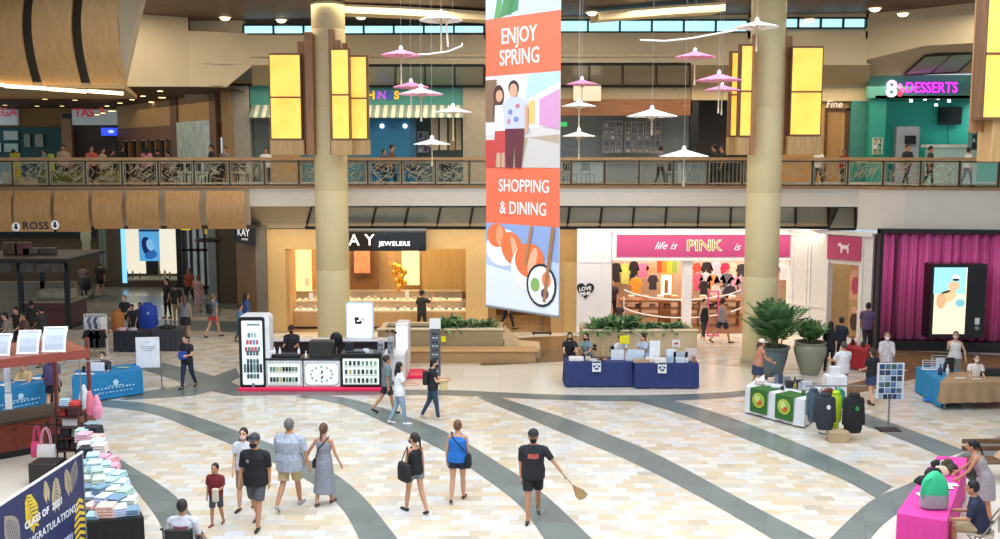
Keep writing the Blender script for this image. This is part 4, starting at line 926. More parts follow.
for dx, dy, c in ((900, 86, 'ff8ad8'), (902.5, 90, 'ff5a9a'), (900, 94, 'e03050')): blob(dx, dy, 2.2, 2.6, 41.42, c, t, 'neon_drop', 1.0)
q_ = A(931.5, 88, 41.45); ptext('DESSERTS', .6, FRONT(*q_), 'e838ea', t, emit=1.2, bold=.008, name='neon_letters', sx=.83, ext=.02)
t = thing('wall_television', 'black television on the turquoise shop wall with hanging cable', 'television', A(950, 125, 43.9)); pbox(938.5, 962, 107, 124.5, 43.95, .08, mat('141518', .2), 'screen', t, bev=.01); m = MB(); m.tube([A(948, 125, 44.1), A(947.5, 135, 44.1), A(948.5, 148, 44.1)], .015, 5); pt(m, 'cable', DARK, t)
t = thing('menu_cabinet', 'white cabinet with a dark square screen in the dessert shop', 'cabinet', A(904, 152, 43.2)); pbox(895.5, 919, 126.5, 152, 43.2, .3, mat('c8ccd4', .5), 'body', t, bev=.02, z0=FR2-.0); pbox(906, 916, 135.5, 144, 43.0, .15, BLACK, 'dark_screen', t)
t = thing('dessert_counter', 'long white counter in the turquoise dessert shop', 'counter', A(946, 160, 42.2)); pbox(927, 978, 144.5, 147.5, 42.1, .6, mat('eef2f0', .3), 'worktop', t); pbox(929, 977, 147.5, 182, 42.2, .45, mat('bfe0da', .4), 'front_panel', t, z0=5.79)
for i, (px, py) in enumerate(((889, 99), (911, 102), (925, 100), (938, 99.5), (949, 102), (952, 98.5), (967, 98.5), (936, 106), (973, 104))):
    q_ = A(px, py, 42.6); m = MB(); m.cone((0, 0, 0), (0, 0, .10), .07, .05, 12); o = m.build('spot_light', mat('ffffff', .3, emit=4, var=0)); o.location = q_; q2 = MB(); q2.cone((0, 0, .10), (0, 0, .3), .015, .015, 6); s_ = q2.build('stem', DARK, o); tag(o, 'small bright ceiling spotlight in the dessert shop', 'light', 'spotlights of the dessert shop')
# ---- upper west corridor
YF = 56
def wf(n, a, b, ya, yb, mt, Y=YF, th=.3, z0=None): return pbox(a, b, ya, yb, Y, th, mt, 'wall_far_'+n, kind='structure', z0=z0)
zz0 = FR2
wf('1', -40, 122, 98, 182, mat('a88452', .7, var=.06), YF+.4); wf('teal', -40, 63, 127, 182, mat('18504e', .5, var=.08), YF); wf('post', 62, 72, 112, 182, mat('a98c66', .6), YF-.4)
wf('back', 72, 122, 125, 182, mat('4c4440', .6, var=.3, scale=1), YF+.2); wf('black', 62, 73, 114, 118, BLACK, YF-.8); wf('post2', 116, 122, 110, 182, BLACK, YF-.5)
t = thing('shop_sign', 'pale sign box with pinkish red letters at the far left edge', 'sign', A(4, 125, 55.6)); pbox(-40, 17, 109.5, 125, 55.7, .2, mat('b8c4c4', .5, emit=.15, var=0), 'sign_board', t); q_ = A(6, 112.5, 55.65); ptext('EGA', .62, FRONT(*q_), 'c85a6a', t, bold=.02, name='letters', emit=.2)
t = thing('shop_sign', 'pale sign box with red letters above the blue screen, far left', 'sign', A(95, 125, 55.0)); pbox(72, 121, 109.5, 125, 55.1, .2, mat('b4c4c8', .5, emit=.18, var=0), 'sign_board', t); q_ = A(84, 113, 55.0); ptext('TAS', .62, FRONT(*q_), 'd8465a', t, bold=.02, name='letters', emit=.2); q_ = A(102, 111.5, 55.0); ptext('R', .5, FRONT(*q_), 'e0503c', t, bold=.02, name='letters', emit=.3)
t = thing('blue_screen', 'glowing blue screen in the far left upper shop', 'screen', A(108, 136, 55.4)); pbox(100, 118, 127, 136.5, 55.5, .1, BLACK, 'housing', t); pbox(101, 117.5, 127.8, 135.6, 55.47, .03, mat('2b4ce0', .3, emit=1.1, var=0), 'lit_panel', t); blob(111, 131.5, 3, 1.5, 55.46, 'cfe0ff', t, 'printed_mark', .8)
for i, (a, b, c, d, h) in enumerate(((3.5, 18, 131, 140, 'b9c9c0'), (4, 18, 143.5, 152, 'a9cdc0'), (24, 30, 134, 147, '8a948c'), (35, 43, 134, 147, '9aa29a'), (-4, 1, 143, 152, 'c0ccc4'))):
    o = pbox(a, b, c, d, 55.85, .06, mat(h, .5, var=.2, scale=2), 'wall_poster', label=('upper pale poster on the teal storefront at the far left', 'lower pale poster on the teal storefront at the far left', 'narrow grey notice on the teal storefront, left of two', 'narrow grey notice on the teal storefront, right of two', 'poster cut by the left edge on the teal storefront')[i], cat='poster')
# right wall of the upper corridor
e0 = Vector((X(122, 55), 55, 0)); e1 = Vector((X(223, 43), 43, 0)); ed = e1-e0
def ew(f0, f1, z0, z1, name, mt, off=0, th=.2, root=None):
    n_ = Vector((-ed.y, ed.x, 0)).normalized()*-1; p = e0+ed*f0+n_*off; q_ = e0+ed*f1+n_*off
    m = MB(); m.prism([(p.x, p.y, z0), (q_.x, q_.y, z0), (q_.x, q_.y, z1), (p.x, p.y, z1)], -n_*th)
    return pt(m, name, mt, root) if root else struct(m.build(name, mt))
zc_ = Z(85, 38.5)
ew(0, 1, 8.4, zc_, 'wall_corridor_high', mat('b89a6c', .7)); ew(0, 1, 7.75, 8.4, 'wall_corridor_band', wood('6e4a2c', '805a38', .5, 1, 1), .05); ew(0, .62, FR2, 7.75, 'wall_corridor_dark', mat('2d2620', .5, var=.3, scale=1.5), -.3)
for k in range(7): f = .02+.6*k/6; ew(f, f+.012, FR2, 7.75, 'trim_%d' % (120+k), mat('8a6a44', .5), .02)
ew(.60, .66, FR2, zc_, 'wall_corridor_pier', mat('6a4a30', .5), .1); ew(.66, .95, FR2, 8.5, 'window_50', mat('a8b8a8', .2, emit=.12, var=.3, scale=2), .12); ew(.95, 1.0, FR2, zc_, 'wall_corridor_pier_2', mat('7c5a3a', .5), .15)
# downlights of the corridor
k = 0
for px, py in ((162, 97.5), (152, 102), (138, 105), (125, 108), (112, 111), (103, 113), (97, 114.5), (160, 91), (143, 96), (132, 99.5), (120, 103), (107, 106), (30, 98), (12, 97), (45, 99), (62, 106), (75, 100), (37, 106), (5, 105)):
    big = k < 12; z_ = zc_-.03 if px > 0 else zc_
    q_ = G(px, py, zc_-.03) if False else None
    d = ray(px, py); tt = (zc_-.04-CH)/d.z; pos = Vector((0, 0, CH))+d*tt
    if pos.y > 57 or pos.y < 37.5: tt = (44+k)/d.y; pos = Vector((0, 0, CH))+d*tt
    r_ = .16 if k < 5 else .11
    m = MB(); m.cone((0, 0, -.02), (0, 0, .05), r_, r_, 16); o = m.build('ceiling_downlight', mat('ffdf9a', .3, emit=3.5 if k < 12 else 1.6, var=0)); o.location = pos
    m = MB(); m.lathe([(r_+.05, 0), (r_+.05, .06), (r_+.01, .06), (r_+.01, 0)], n=16); m.build('ring', GREYM, o); tag(o, 'round glowing downlight in the dark ceiling of the left upper corridor', 'light', 'downlights of the upper corridor'); k += 1
# ceiling lights of the court
for i, (px, py, Y) in enumerate(((225, 17, 37.2), (361, 16, 37.4), (875, 8, 37.0), (903, 13, 37.5), (809, 19, 38.6), (292, 26, 39), (592, 12, 37.8))):
    d = ray(px, py); tt = (ZC-.03-CH)/d.z; pos = Vector((0, 0, CH))+d*tt
    m = MB(); m.lathe([(.02, -.14), (.14, -.11), (.2, -.03), (.21, .02)], n=20); o = m.build('ceiling_lamp', mat('ffedc4', .3, emit=2.6, var=0), smooth=True); o.location = (pos.x, min(pos.y, 39.2), ZC-.03)
    m = MB(); m.lathe([(.22, -.02), (.27, -.02), (.27, .03), (.22, .03)], n=20); m.build('ring', mat('c8a880', .4), o); tag(o, ('round glowing ceiling lamp at top left of the left column', 'glowing ceiling lamp right of the left column top', 'glowing ceiling lamp right of the right column, left of two', 'glowing ceiling lamp right of the right column, right of two', 'glowing ceiling lamp just right of the right column', 'glowing ceiling lamp near the left clerestory', 'glowing ceiling lamp right of the banner top')[i], 'light', 'ceiling lamps of the court')
# ============================================================ lower west corridor
YW2 = 54
def wl(n, a, b, Y, z0, z1, mt, th=.3):
    m = MB(); zc = (z0+z1)/2; m.box(X(a, Y, zc), X(b, Y, zc), Y, Y+th, z0, z1); return struct(m.build('wall_low_'+n, mt))
zs_ = SL-.12
wl('far', -40, 120, YW2, 0, zs_, mat('6f6048', .6, var=.1)); wl('pier', 98, 122, 53, 0, zs_, mat('5a4c38', .6)); wl('back', 120, 240, 58, 0, zs_, mat('3a302a', .6, var=.3, scale=1))
wl('floorplinth', 98, 178, 52.9, 0, .35, mat('4c4030', .5))
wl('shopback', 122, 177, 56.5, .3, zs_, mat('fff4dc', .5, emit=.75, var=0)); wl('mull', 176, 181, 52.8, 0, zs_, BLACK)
wl('mid', 146, 158, 55.5, .35, 1.15, mat('4a4434', .5))
t = thing('lit_edge_panel', 'thin glowing blue vertical edge of the far lit shop window', 'light', A(122.5, 283, 52.8)); pbox(121.5, 125.5, 226, 283, 52.8, .1, mat('7cc4f4', .3, emit=1.2, var=0), 'lit_panel', t)
t = thing('shop_poster', 'blue poster of a person with long hair in the far lit shop window', 'poster', A(149, 260, 54.5))
pbox(139, 159, 228, 261, 54.5, .08, mat('62b4ea', .4, emit=.6, var=0), 'print', t)
pbox(139, 159, 229.5, 231.5, 54.46, .02, mat('205070', .4), 'printed_bar', t)
blob(147.5, 247, 5.5, 10.5, 54.44, '1c3c8c', t, 'printed_hair', .2, rot=.25); blob(150, 245, 3.6, 6, 54.42, '8cc8f0', t, 'printed_face', .6, rot=.2); blob(151, 255, 6.5, 4, 54.41, '3a7cd0', t, 'printed_shoulder', .4, rot=.3)
for i, (px, py, w_, h_, hx) in enumerate(((127, 275, 3, 9, '4a6a48'), (133, 273, 2.5, 8, '8a8a5a'), (165, 271, 3, 9, 'd8c8a0'), (170, 274, 2.6, 7, '8a9a6a'), (160, 270, 2.4, 9, 'b0a078'), (140, 275, 2.4, 6, '6a7a50'))):
    q_ = A(px, 280, 54); m = MB(); m.lathe([(.04, 0), (w_*.027, .1), (w_*.022, h_*.03), (.03, h_*.05)], n=10); q2 = m.build('window_goods', mat(hx, .5), smooth=True); q2.location = (q_.x, 54, .35); tag(q2, 'small vase-like item in the far lit shop window', 'vase', 'goods in the far lit shop window')
m = MB(); m.box(X(122, 53.5), X(177, 53.5), 53.3, 54.6, .33, .36); struct(m.build('trim_130', mat('c8c0a4', .5)))
# black storefront and cars
m = MB()
for a in (182, 189, 196, 203, 209): m.box(X(a, 50), X(a+2.5, 50), 50, 50.15, 0, zs_)
for z in (.3, 2.2, 3.4): m.box(X(181, 50), X(212, 50), 50, 50.1, z, z+.12)
struct(m.build('door_2', BLACK)); m = MB(); m.box(X(184, 51), X(205, 51), 51.5, 51.6, .3, 3.4); struct(m.build('window_51', mat('9aa6a8', .2, emit=.25, var=.4, scale=1.5)))
wl('darkstore', 212, 240, 47, 0, zs_, mat('5c503c', .6)); wl('ghost', 208, 216, 46.8, 0, zs_, mat('7f8a88', .3))
t = thing('yellow_sign', 'small lit yellow sign high in the black storefront', 'sign', A(185, 231, 49.5)); pbox(181, 190, 226.5, 230, 49.5, .1, mat('e8d020', .4, emit=.6, var=0), 'lit_panel', t); t2 = thing('yellow_sign', 'square yellow lantern beside the corridor ring lamp', 'lamp', A(208, 233, 48)); pbox(204.5, 211.5, 226, 234, 48, .3, mat('d8b84a', .4, emit=.4, var=0), 'shade', t2)
m = MB(); 
q_ = A(208, 240, 46); 
for i in range(24):
    a = 2*pi*i/24; b = 2*pi*(i+1)/24; m.tube([(q_.x+.55*cos(a), q_.y+.55*sin(a), q_.z), (q_.x+.55*cos(b), q_.y+.55*sin(b), q_.z)], .06, 6)
for a in (0, 2.1, 4.2): m.tube([(q_.x+.55*cos(a), q_.y+.55*sin(a), q_.z), (q_.x, q_.y, zs_)], .012, 4)
o = m.build('ring_lamp', BLACK); tag(o, 'black ring-shaped hanging lamp in the left corridor', 'lamp'); centre(o)
m = MB(); m.box(X(180, 50), X(187, 50)-0, 49.6, 50, .8, 1.2); 
# hanging store sign with arrows
t = thing('store_sign', 'white store name with two round arrow signs on the timber panels', 'sign', A(35, 236, 35.35))
Yr = 35.35
for px, py in ((16, 226.8), (55, 225)):
    blob(px, py, 4.2, 4.6, Yr, 'f4f2ee', t, 'round_plate', .1)
    c = A(px, py, Yr-.006); 
    m = MB(); m.prism([c+Vector((x*.15, 0, z*.15)) for x, z in ((-.25, .75), (.25, .75), (.25, -.0), (.6, -.0), (0, -.75), (-.6, -.0), (-.25, -.0))], (0, -.006, 0)); pt(m, 'arrow', decal_mat('15182c'), t)
q_ = A(35.5, 226, Yr); ptext('ROSS', .36, FRONT(*q_), '241c34', t, bold=.008, name='letters', sx=1.05, space=1.08)
m = MB(); m.box(X(14, 35.5), X(57, 35.5), Yr+.01, Yr+.05, A(35, 230.5, Yr).z, A(35, 229.8, Yr).z); pt(m, 'mounting_bar', mat('cdb088', .5), t)
# dark upper bits of the left store
wl('storeband', -40, 98, 53.5, 2.6, 3.4, mat('16201c', .5)); wl('storeglow', 20, 45, 53.4, 3.45, 4.1, mat('a8843c', .5, emit=.15, var=.2))
t = thing('hanging_lantern', 'pale hanging mannequin-like display in the left corridor', 'display', A(86, 252, 46)); m = MB(); c = A(86, 240, 46); m.lathe([(.02, -.75), (.22, -.6), (.16, -.2), (.24, .1), (.2, .45), (.05, .6), (.08, .7), (.02, .75)], tuple(c), 14); pt(m, 'body_form', mat('a8ac98', .5), t, True); m = MB(); m.tube([c+Vector((0, 0, .7)), (c.x, c.y, zs_)], .02, 5); pt(m, 'cord', DARK, t); t.location = t.location
# curtains edge
for i, px in enumerate((99.5, 103)): pbox(px, px+2.5, 228, 268, 51.5, .1, mat('6c8278', .6), 'hanging_cloth', label='pale green hanging strip in the left corridor, %s of two' % ('left' if i == 0 else 'right'), cat='cloth', group='green hanging strips')
# far-left dark kiosk with canopy
t = kio = thing('food_kiosk', 'dark maroon kiosk with flat canopy on black posts at the far left', 'kiosk', (X(25, 40), 41, 0))
MAR = wood('431a18', '572420', .35, .6, 0)
m = MB(); m.rbox(X(22, 40), X(68, 40), 40, 41.6, .12, 1.05, .02); pt(m, 'counter', MAR, t); m = MB(); m.box(X(22, 40), X(67.5, 40), 40.1, 41.5, 0, .14); pt(m, 'plinth', BLACK, t)
m = MB(); m.rbox(X(20, 40), X(69, 40), 39.95, 41.65, 1.05, 1.12, .01); pt(m, 'worktop', mat('8c8474', .4), t)
m = MB(); m.rbox(X(-40, 40), X(71, 40), 39.6, 43.5, 2.72, 2.9, .03); pt(m, 'canopy', mat('2b231f', .5), t)
for px, Y in ((66.5, 39.9), (20, 39.9), (42, 43.2), (67, 43.2)): m = MB(); x = X(px, Y, 1.5); m.box(x-.09, x+.09, Y, Y+.14, 0, 2.72); pt(m, 'post', BLACK, t)
m = MB(); m.box(X(-40, 42), X(60, 42), 43.2, 43.5, 0, 1.5); pt(m, 'back_counter', mat('8f8876', .5), t)
m = MB(); m.rbox(X(27, 40), X(62, 40), 40.7, 41.3, 1.121, 1.5, .03); o = m.build('pastry_case', mat('a29a88', .3, var=.4, scale=4)); tag(o, 'grey display case on the maroon kiosk counter', 'display case'); centre(o)
for i, (px, z_) in enumerate(((10, 2.9), (22, 2.9), (30, 2.9), (47, 2.9))):
    m = MB(); Y = 41.2; x = X(px, Y, 3); m.rbox(x-.32, x+.32, Y, Y+.3, z_, z_+(.5 if i < 2 else .28), .03); o = m.build('menu_box', mat(('584238', '6a3c40', '5c5a58', '4c4a46')[i], .5, var=.3, scale=3)); tag(o, 'dark menu box on top of the left kiosk canopy, '+('first', 'second', 'third', 'fourth')[i]+' from the left', 'box', 'boxes on the kiosk canopy'); centre(o)
for i, px in enumerate((4, 26, 42, 57)):
    m = MB(); Y = 39.55; x = X(px, Y, 3); m.rbox(x-.26, x+.26, Y-.02, Y+.03, 2.36, 2.7, .01); pt(m, 'menu_panel', mat('4f4a42', .4, var=.3, scale=4), t)
# ============================================================ planters and plants
STONE = tile_mat('planter_stone', ['bfa882', 'ccb791', 'c6ae88', 'd4c19e'], .6, .3, .5, 0, 'a08c68')
def planter(px0, px1, pyb, h, dep, label, bench=None):
    p0, p1 = G(px0, pyb), G(px1, pyb); Y = (p0.y+p1.y)/2; x0, x1 = p0.x, p1.x
    t = thing('stone_planter', label, 'planter', ((x0+x1)/2, Y+dep/2, 0))
    m = MB(); m.rbox(x0, x1, Y, Y+.2, 0, h, .02); m.rbox(x0, x1, Y+dep-.2, Y+dep, 0, h, .02); m.box(x0, x0+.2, Y+.18, Y+dep-.18, 0, h-.02); m.box(x1-.2, x1, Y+.18, Y+dep-.18, 0, h-.02)
    pt(m, 'wall', STONE, t); m = MB(); m.box(x0+.2, x1-.2, Y+.2, Y+dep-.2, 0, h-.12); pt(m, 'soil', mat('3e3226', .9, var=.3, scale=15), t)
    m = MB(); m.rbox(x0-.04, x1+.04, Y-.05, Y+.24, h, h+.06, .015); pt(m, 'coping', mat('d6c6a4', .5), t)
    return t, x0, x1, Y, h
t, ax0, ax1, aY, ah = planter(378, 503, 359, 1.0, 1.8, 'long stone planter with low plants in front of the jewellers')
m = MB(); m.rbox(ax0+.2, ax1+1.2, aY-.75, aY-.06, .38, .46, .02); pt(m, 'bench_seat', wood('c49864', 'd2aa76', .4, 1, 0), t); m = MB(); m.box(ax0+.3, ax1+1.1, aY-.68, aY-.1, 0, .38); pt(m, 'bench_base', mat('b08a5c', .5), t)
m = MB(); m.prism([(ax1+.05, aY, 0), (ax1+1.3, aY, 0), (ax1+1.3, aY, .35), (ax1+.6, aY, .4), (ax1+.05, aY, .95)], (0, 1.4, 0)); pt(m, 'sloped_end', mat('cdb58a', .5), t)
t, bx0, bx1, bY, bh = planter(583, 697, 357, .9, 1.7, 'long stone planter with green plants behind the navy tables')
rl = random.Random(11)
def leafy(name, label, c, n, L, w, up, hexes, spread=1.0, cat='plant', grp=None, droop=.5, root=None):
    """blade leaves springing from c"""
    m = MB(); rnd = random.Random(int(c[0]*100)+n)
    for i in range(n):
        a = rnd.uniform(0, 2*pi); e = rnd.uniform(up, 1.45); l = L*rnd.uniform(.6, 1.1); d = Vector((cos(a)*cos(e)*spread, sin(a)*cos(e)*spread, sin(e))); s = Vector((-sin(a), cos(a), 0))
        o = Vector((rnd.uniform(-.06, .06), rnd.uniform(-.06, .06), 0)); m.mat(rnd.randrange(len(hexes)))
        pts = []
        for k in range(5): f = k/4; p = o+d*l*f-Vector((0, 0, 1))*droop*l*f*f; wd = w*(.35+1.3*f*(1-f)*2)*(0.05 if k == 4 else 1); pts.append((p+s*wd, p-s*wd+Vector((0, 0, .0))))
        base = len(m.v)
        for a_, b_ in pts: m.v += [tuple(a_), tuple(b_)]
        for k in range(4): m.f.append((base+2*k, base+2*k+1, base+2*k+3, base+2*k+2)); m.mi.append(m.m)
    if root: return m.build(name, [mat(h, .5, var=.15) for h in hexes], root, fix=False)
    o = m.build(name, [mat(h, .5, var=.15) for h in hexes], None, fix=False); o.location = c; tag(o, label, cat, grp); return o
gl = ['477a40', '568a4c', '6a9a58', '3a6638', '86a86e']
for i in range(9):
    f = (i+.5)/9; px = 440+58*f; leafy('bushy_plant', 'leafy green plant in the planter before the jewellers, ' + ['dark one nearest the walking man', 'second', 'third', 'fourth', 'middle one', 'sixth', 'seventh', 'eighth', 'nearest the banner'][i]+(' from the left' if i not in (0, 4, 8) else ''), (ax0+.4+(ax1-ax0-.8)*(.48+.52*f), aY+.7+.3*(i % 3-1), ah-.12), 70, .8 if i > 2 else 1.1, .045, .5, gl if i < 3 else ['7f9a6c', '55763f', '9db088', '44693a'], grp='plants in the jewellers planter')
for i in range(12):
    f = (i+.5)/12; big = i < 6; leafy('bushy_plant', 'leafy green plant in the planter behind the navy tables, ' + ('first second third fourth fifth sixth seventh eighth ninth tenth eleventh twelfth'.split()[i])+' from the left', (bx0+.35+(bx1-bx0-.7)*f, bY+.6+.3*(i % 3-1), bh-.12), 80, 1.15 if big else .7, .05, .45, gl if not i % 3 == 1 else ['5a8a5a', '3d6b4a', '8a9a7a'], grp='plants in the planter behind the navy tables')
# palms in pots
def palm(px, pyb, r, h, hexc, pl, nfr, L, label, profile):
    c = G(px, pyb); c.z = 0; t = thing('potted_palm', label, 'potted plant', c)
    m = MB(); m.lathe([(a*r, b*h) for a, b in profile], n=36); m.build('pot', mat(hexc, .35, var=.12, scale=3), t, True)
    m = MB(); m.lathe([(r*.86, h*.955), (r*.86, h*.965)], n=24); m.build('soil', mat('33281e', .9), t)
    m = MB(); rnd = random.Random(int(px))
    for i in range(14): a = rnd.uniform(0, 6.28); rr_ = rnd.uniform(0, r*.45); m.tube([(rr_*cos(a), rr_*sin(a), h*.96), (rr_*cos(a)*1.6, rr_*sin(a)*1.6, h+L*rnd.uniform(.3, .6))], .02, 5)
    m.build('stems', mat('5b6b3a', .6), t)
    m = MB()
    for i in range(nfr):
        a = rnd.uniform(0, 2*pi); e = rnd.uniform(.75, 1.54); l = L*rnd.uniform(.5, 1.0); d = Vector((cos(a)*cos(e), sin(a)*cos(e), sin(e))); z0 = h+rnd.uniform(0, L*.2)
        o = Vector((rnd.uniform(-.25, .25)*r, rnd.uniform(-.25, .25)*r, z0)); s = Vector((-sin(a), cos(a), 0)); m.mat(rnd.randrange(4))
        for k in range(2, 12):
            f = k/11; p = o+d*l*f-Vector((0, 0, 1))*.28*l*f*f
            for sg in (-1, 1):
                ll = l*.42*(1.15-f*.7); q_ = p+s*sg*ll*.8+d*ll*.55-Vector((0, 0, 1))*ll*.2; w_ = pl
                b0 = len(m.v); mid = (p+q_)/2; tn = d*w_
                m.v += [tuple(p), tuple(mid+tn), tuple(q_), tuple(mid-tn)]; m.f.append((b0, b0+1, b0+2, b0+3)); m.mi.append(m.m)
    m.build('fronds', [mat(x, .5, var=.15) for x in ('4a7a44', '5d8a4c', '7aa062', '39643c')], t, fix=False)
    return t
palm(772.5, 374, .52, .92, '5a6a6c', .035, 120, 1.75, 'biggest potted palm in a dark grey tapered pot beside the right column', [(.55, 0), (.6, .02), (.85, .6), (.93, .9), (1.0, .93), (1.02, 1.0), (.9, 1.0), (.88, .95)])
palm(809.5, 374, .52, 1.06, '8f9078', .03, 80, .82, 'smaller potted palm in a rounded olive-grey urn', [(.5, 0), (.55, .03), (.78, .35), (.98, .68), (1.0, .82), (.9, .92), (.95, .95), (.98, 1.0), (.86, 1.0), (.84, .95)])
# ============================================================ covered tables
def flat(name, pts, z, mt): pass
def table(label, top, z, hexc, drop=.04, name='covered_table', cat='table', wav=.02, parts=True, sheen=0):
    """cloth-covered table; top = world xy corners anticlockwise from front-left"""
    cx = sum(p[0] for p in top)/len(top); cy_ = sum(p[1] for p in top)/len(top); t = thing(name, label, cat, (cx, cy_, 0))
    m = MB(); N = 28; ring = []; n = len(top)
    for k in range(n):
        a, b = Vector(top[k][:2]).to_3d(), Vector(top[(k+1) % n][:2]).to_3d()
        for i in range(N): ring.append((a.lerp(b, i/N), (b-a).normalized()))
    rings_ = []
    for j, (zz_, wv) in enumerate(((z, 0), (z-.02, .1), (z-.25, .5), (drop, 1))):
        row = []
        for i, (p, d) in enumerate(ring): nn = Vector((d.y, -d.x, 0)); q_ = p+nn*(.012+wav*wv*(1+sin(i*1.35)+.5*sin(i*.61))); row.append((q_.x, q_.y, zz_))
        rings_.append(row)
    L = len(ring); vs = [v for r_ in rings_ for v in r_]; fs = [tuple(range(L))]
    for j in range(3):
        for i in range(L): k = (i+1) % L; fs.append((j*L+i, j*L+k, (j+1)*L+k, (j+1)*L+i))
    m.add(vs, fs); pt(m, 'tablecloth', mat(hexc, .7, var=.05, scale=3), t, True)
    for k in range(n): p = Vector(top[k][:2]).lerp(Vector((cx, cy_)), .12); m = MB(); m.cone((p.x, p.y, 0), (p.x, p.y, z-.03), .02, .02, 8); pt(m, 'leg', GREYM, t)
    return t
def quad(a, b, c, d, z=.75): return [tuple(G(*p, z))[:2] for p in (a, b, c, d)]
NAVY = '27356c'
def rect_table(pa, pb, pyb, dep, **k):
    """front edge bottom in the view at pyb"""
    p, q_ = G(pa, pyb), G(pb, pyb); d = (q_-p).normalized(); n_ = Vector((-d.y, d.x, 0))*dep
    return [(p.x, p.y), (q_.x, q_.y), (q_.x+n_.x, q_.y+n_.y), (p.x+n_.x, p.y+n_.y)]
nt1 = rect_table(566, 631.5, 387.5, .8); nt2 = rect_table(635, 698, 389, .8)
table('left one of two navy cloth tables before the green planter', nt1, .78, NAVY); table('right one of two navy cloth tables, crowded with cards', nt2, .78, NAVY)
for i, (px, tt) in enumerate(((596.5, nt1), (661, nt2))):
    p = A(px, 366, nt1[0][1]-.06); p.y = tt[0][1]-.10; t = thing('paper_notice', 'white notice sheet hanging on the front of the %s navy table' % ('left', 'right')[i], 'sign', p)
    m = MB(); m.box(p.x-.13, p.x+.13, p.y, p.y+.012, p.z-.17, p.z+.17); pt(m, 'sheet', WHITE, t)
    m = MB(); m.box(p.x-.12, p.x+.12, p.y-.004, p.y, p.z+.10, p.z+.15); pt(m, 'printed_bar', mat('2c3c6a', .5), t)
    for dx, dz, w_, h_ in ((-.07, .0, .035, .035), (.07, .0, .035, .03), (0, -.08, .06, .03), (0, .04, .02, .02)): m = MB(); m.box(p.x+dx-w_, p.x+dx+w_, p.y-.004, p.y, p.z+dz-h_, p.z+dz+h_); pt(m, 'printed_block', mat('39507c', .5), t)
# goods on the navy tables
def item(kind, px, py, z, hexc, label, w=.1, h=.15, d=.08, grp=None, cat=None, rz=0, pos=None):
    c = Vector(pos) if pos else G(px, py, z); c.z = z+.001
    m = MB()
    if kind == 'box': m.rbox(-w, w, -d, d, 0, h, .008)
    elif kind == 'card': m.rbox(-w, w, -.012, .012, 0, h, .004)
    elif kind == 'bottle': m.lathe([(w*.8, 0), (w, .02), (w, h*.55), (w*.4, h*.72), (w*.35, h*.9), (w*.45, h*.92), (w*.4, h)], n=14)
    elif kind == 'jar': m.lathe([(w*.9, 0), (w, .01), (w, h*.75), (w*.9, h*.8), (w*.95, h*.82), (w*.95, h)], n=14)
    elif kind == 'cloth':
        for k in range(4): m.rbox(-w+.006*k, w-.004*k, -d, d-.008*k, h*k/4, h*(k+.9)/4, .012)
    elif kind == 'rack':
        for x in (-w, w): m.tube([(x, 0, 0), (x, 0, h)], .01, 5)
        for k in range(4): m.tube([(-w, 0, h*(k+1)/4), (w, 0, h*(k+1)/4)], .008, 5)
        m.box(-w, w, -d, d, 0, .015)
    nm = {'box': 'small_box', 'card': 'display_card', 'bottle': 'bottle', 'jar': 'jar', 'cloth': 'folded_cloth', 'rack': 'wire_rack'}[kind]
    o = m.build(nm, mat(hexc, .55, var=.12, scale=10), smooth=kind in ('bottle', 'jar')); o.location = c; o.rotation_euler = (0, 0, rz); tag(o, label, cat or nm.replace('_', ' '), grp); return o
def along(tt, f, g, z): a, b, c, d = [Vector(p).to_3d() for p in tt]; q_ = a.lerp(b, f).lerp(d.lerp(c, f), g); return (q_.x, q_.y, z)
NT = [(nt1, 0.16, .3, 'box', 'f0e8dc', .22, .12, 'open white tray at the left end of the navy tables'), (nt1, .34, .3, 'card', 'd8c8a8', .08, .14, 'small tan card left of the grey-green seller'), (nt1, .48, .5, 'rack', 'a8864a', .12, .5, 'small gold wire rack left on the navy tables'), (nt1, .58, .5, 'rack', 'b8945a', .12, .48, 'small gold wire rack right beside the other one'), (nt1, .54, .2, 'jar', '6a3a2c', .06, .12, 'dark brown jar on the left navy table'), (nt1, .42, .2, 'card', 'e8e4dc', .1, .08, 'low white card on the left navy table'), (nt1, .80, .4, 'card', 'dfe6ea', .2, .32, 'pale blue card before the third seller'), (nt1, .93, .3, 'bottle', 'e8c8cc', .05, .24, 'pinkish bottle at the right end of the left navy table'),
      (nt2, .03, .5, 'card', 'c8dce8', .26, .34, 'wide blue-white framed card, left on the right navy table'), (nt2, .10, .2, 'box', 'b99a78', .24, .1, 'low tan tray on the right navy table'), (nt2, .24, .3, 'box', 'e8e0d4', .12, .14, 'small white box left of the tall sign'), (nt2, .335, .5, 'card', 'eef0f2', .16, .62, 'tall white notice standing on the right navy table'), (nt2, .46, .5, 'rack', '8a8a88', .16, .36, 'grey wire rack right of the tall notice'), (nt2, .40, .15, 'box', 'ece6dc', .18, .14, 'white box in front of the tall notice'), (nt2, .60, .5, 'card', 'e2e8ec', .15, .36, 'white card right of the grey rack'), (nt2, .56, .2, 'box', '9cb8cc', .1, .2, 'pale blue box on the right navy table'), (nt2, .75, .5, 'card', 'b4bcc4', .22, .28, 'wide grey card on the right navy table'), (nt2, .72, .2, 'box', 'c8d4dc', .14, .14, 'bluish box before the wide grey card'), (nt2, .92, .5, 'card', 'd8c8c4', .18, .38, 'pale pink card at the right end of the navy tables'), (nt2, .94, .2, 'jar', 'a87858', .06, .18, 'brown jar at the right end of the navy tables'), (nt2, .83, .2, 'jar', 'f0ece4', .05, .14, 'white jar near the right end of the navy tables')]
for tt, f, g, k, hx, w_, h_, lb in NT: item(k, 0, 0, .782, hx, lb, w_, h_, .1, pos=along(tt, f, g, .782))
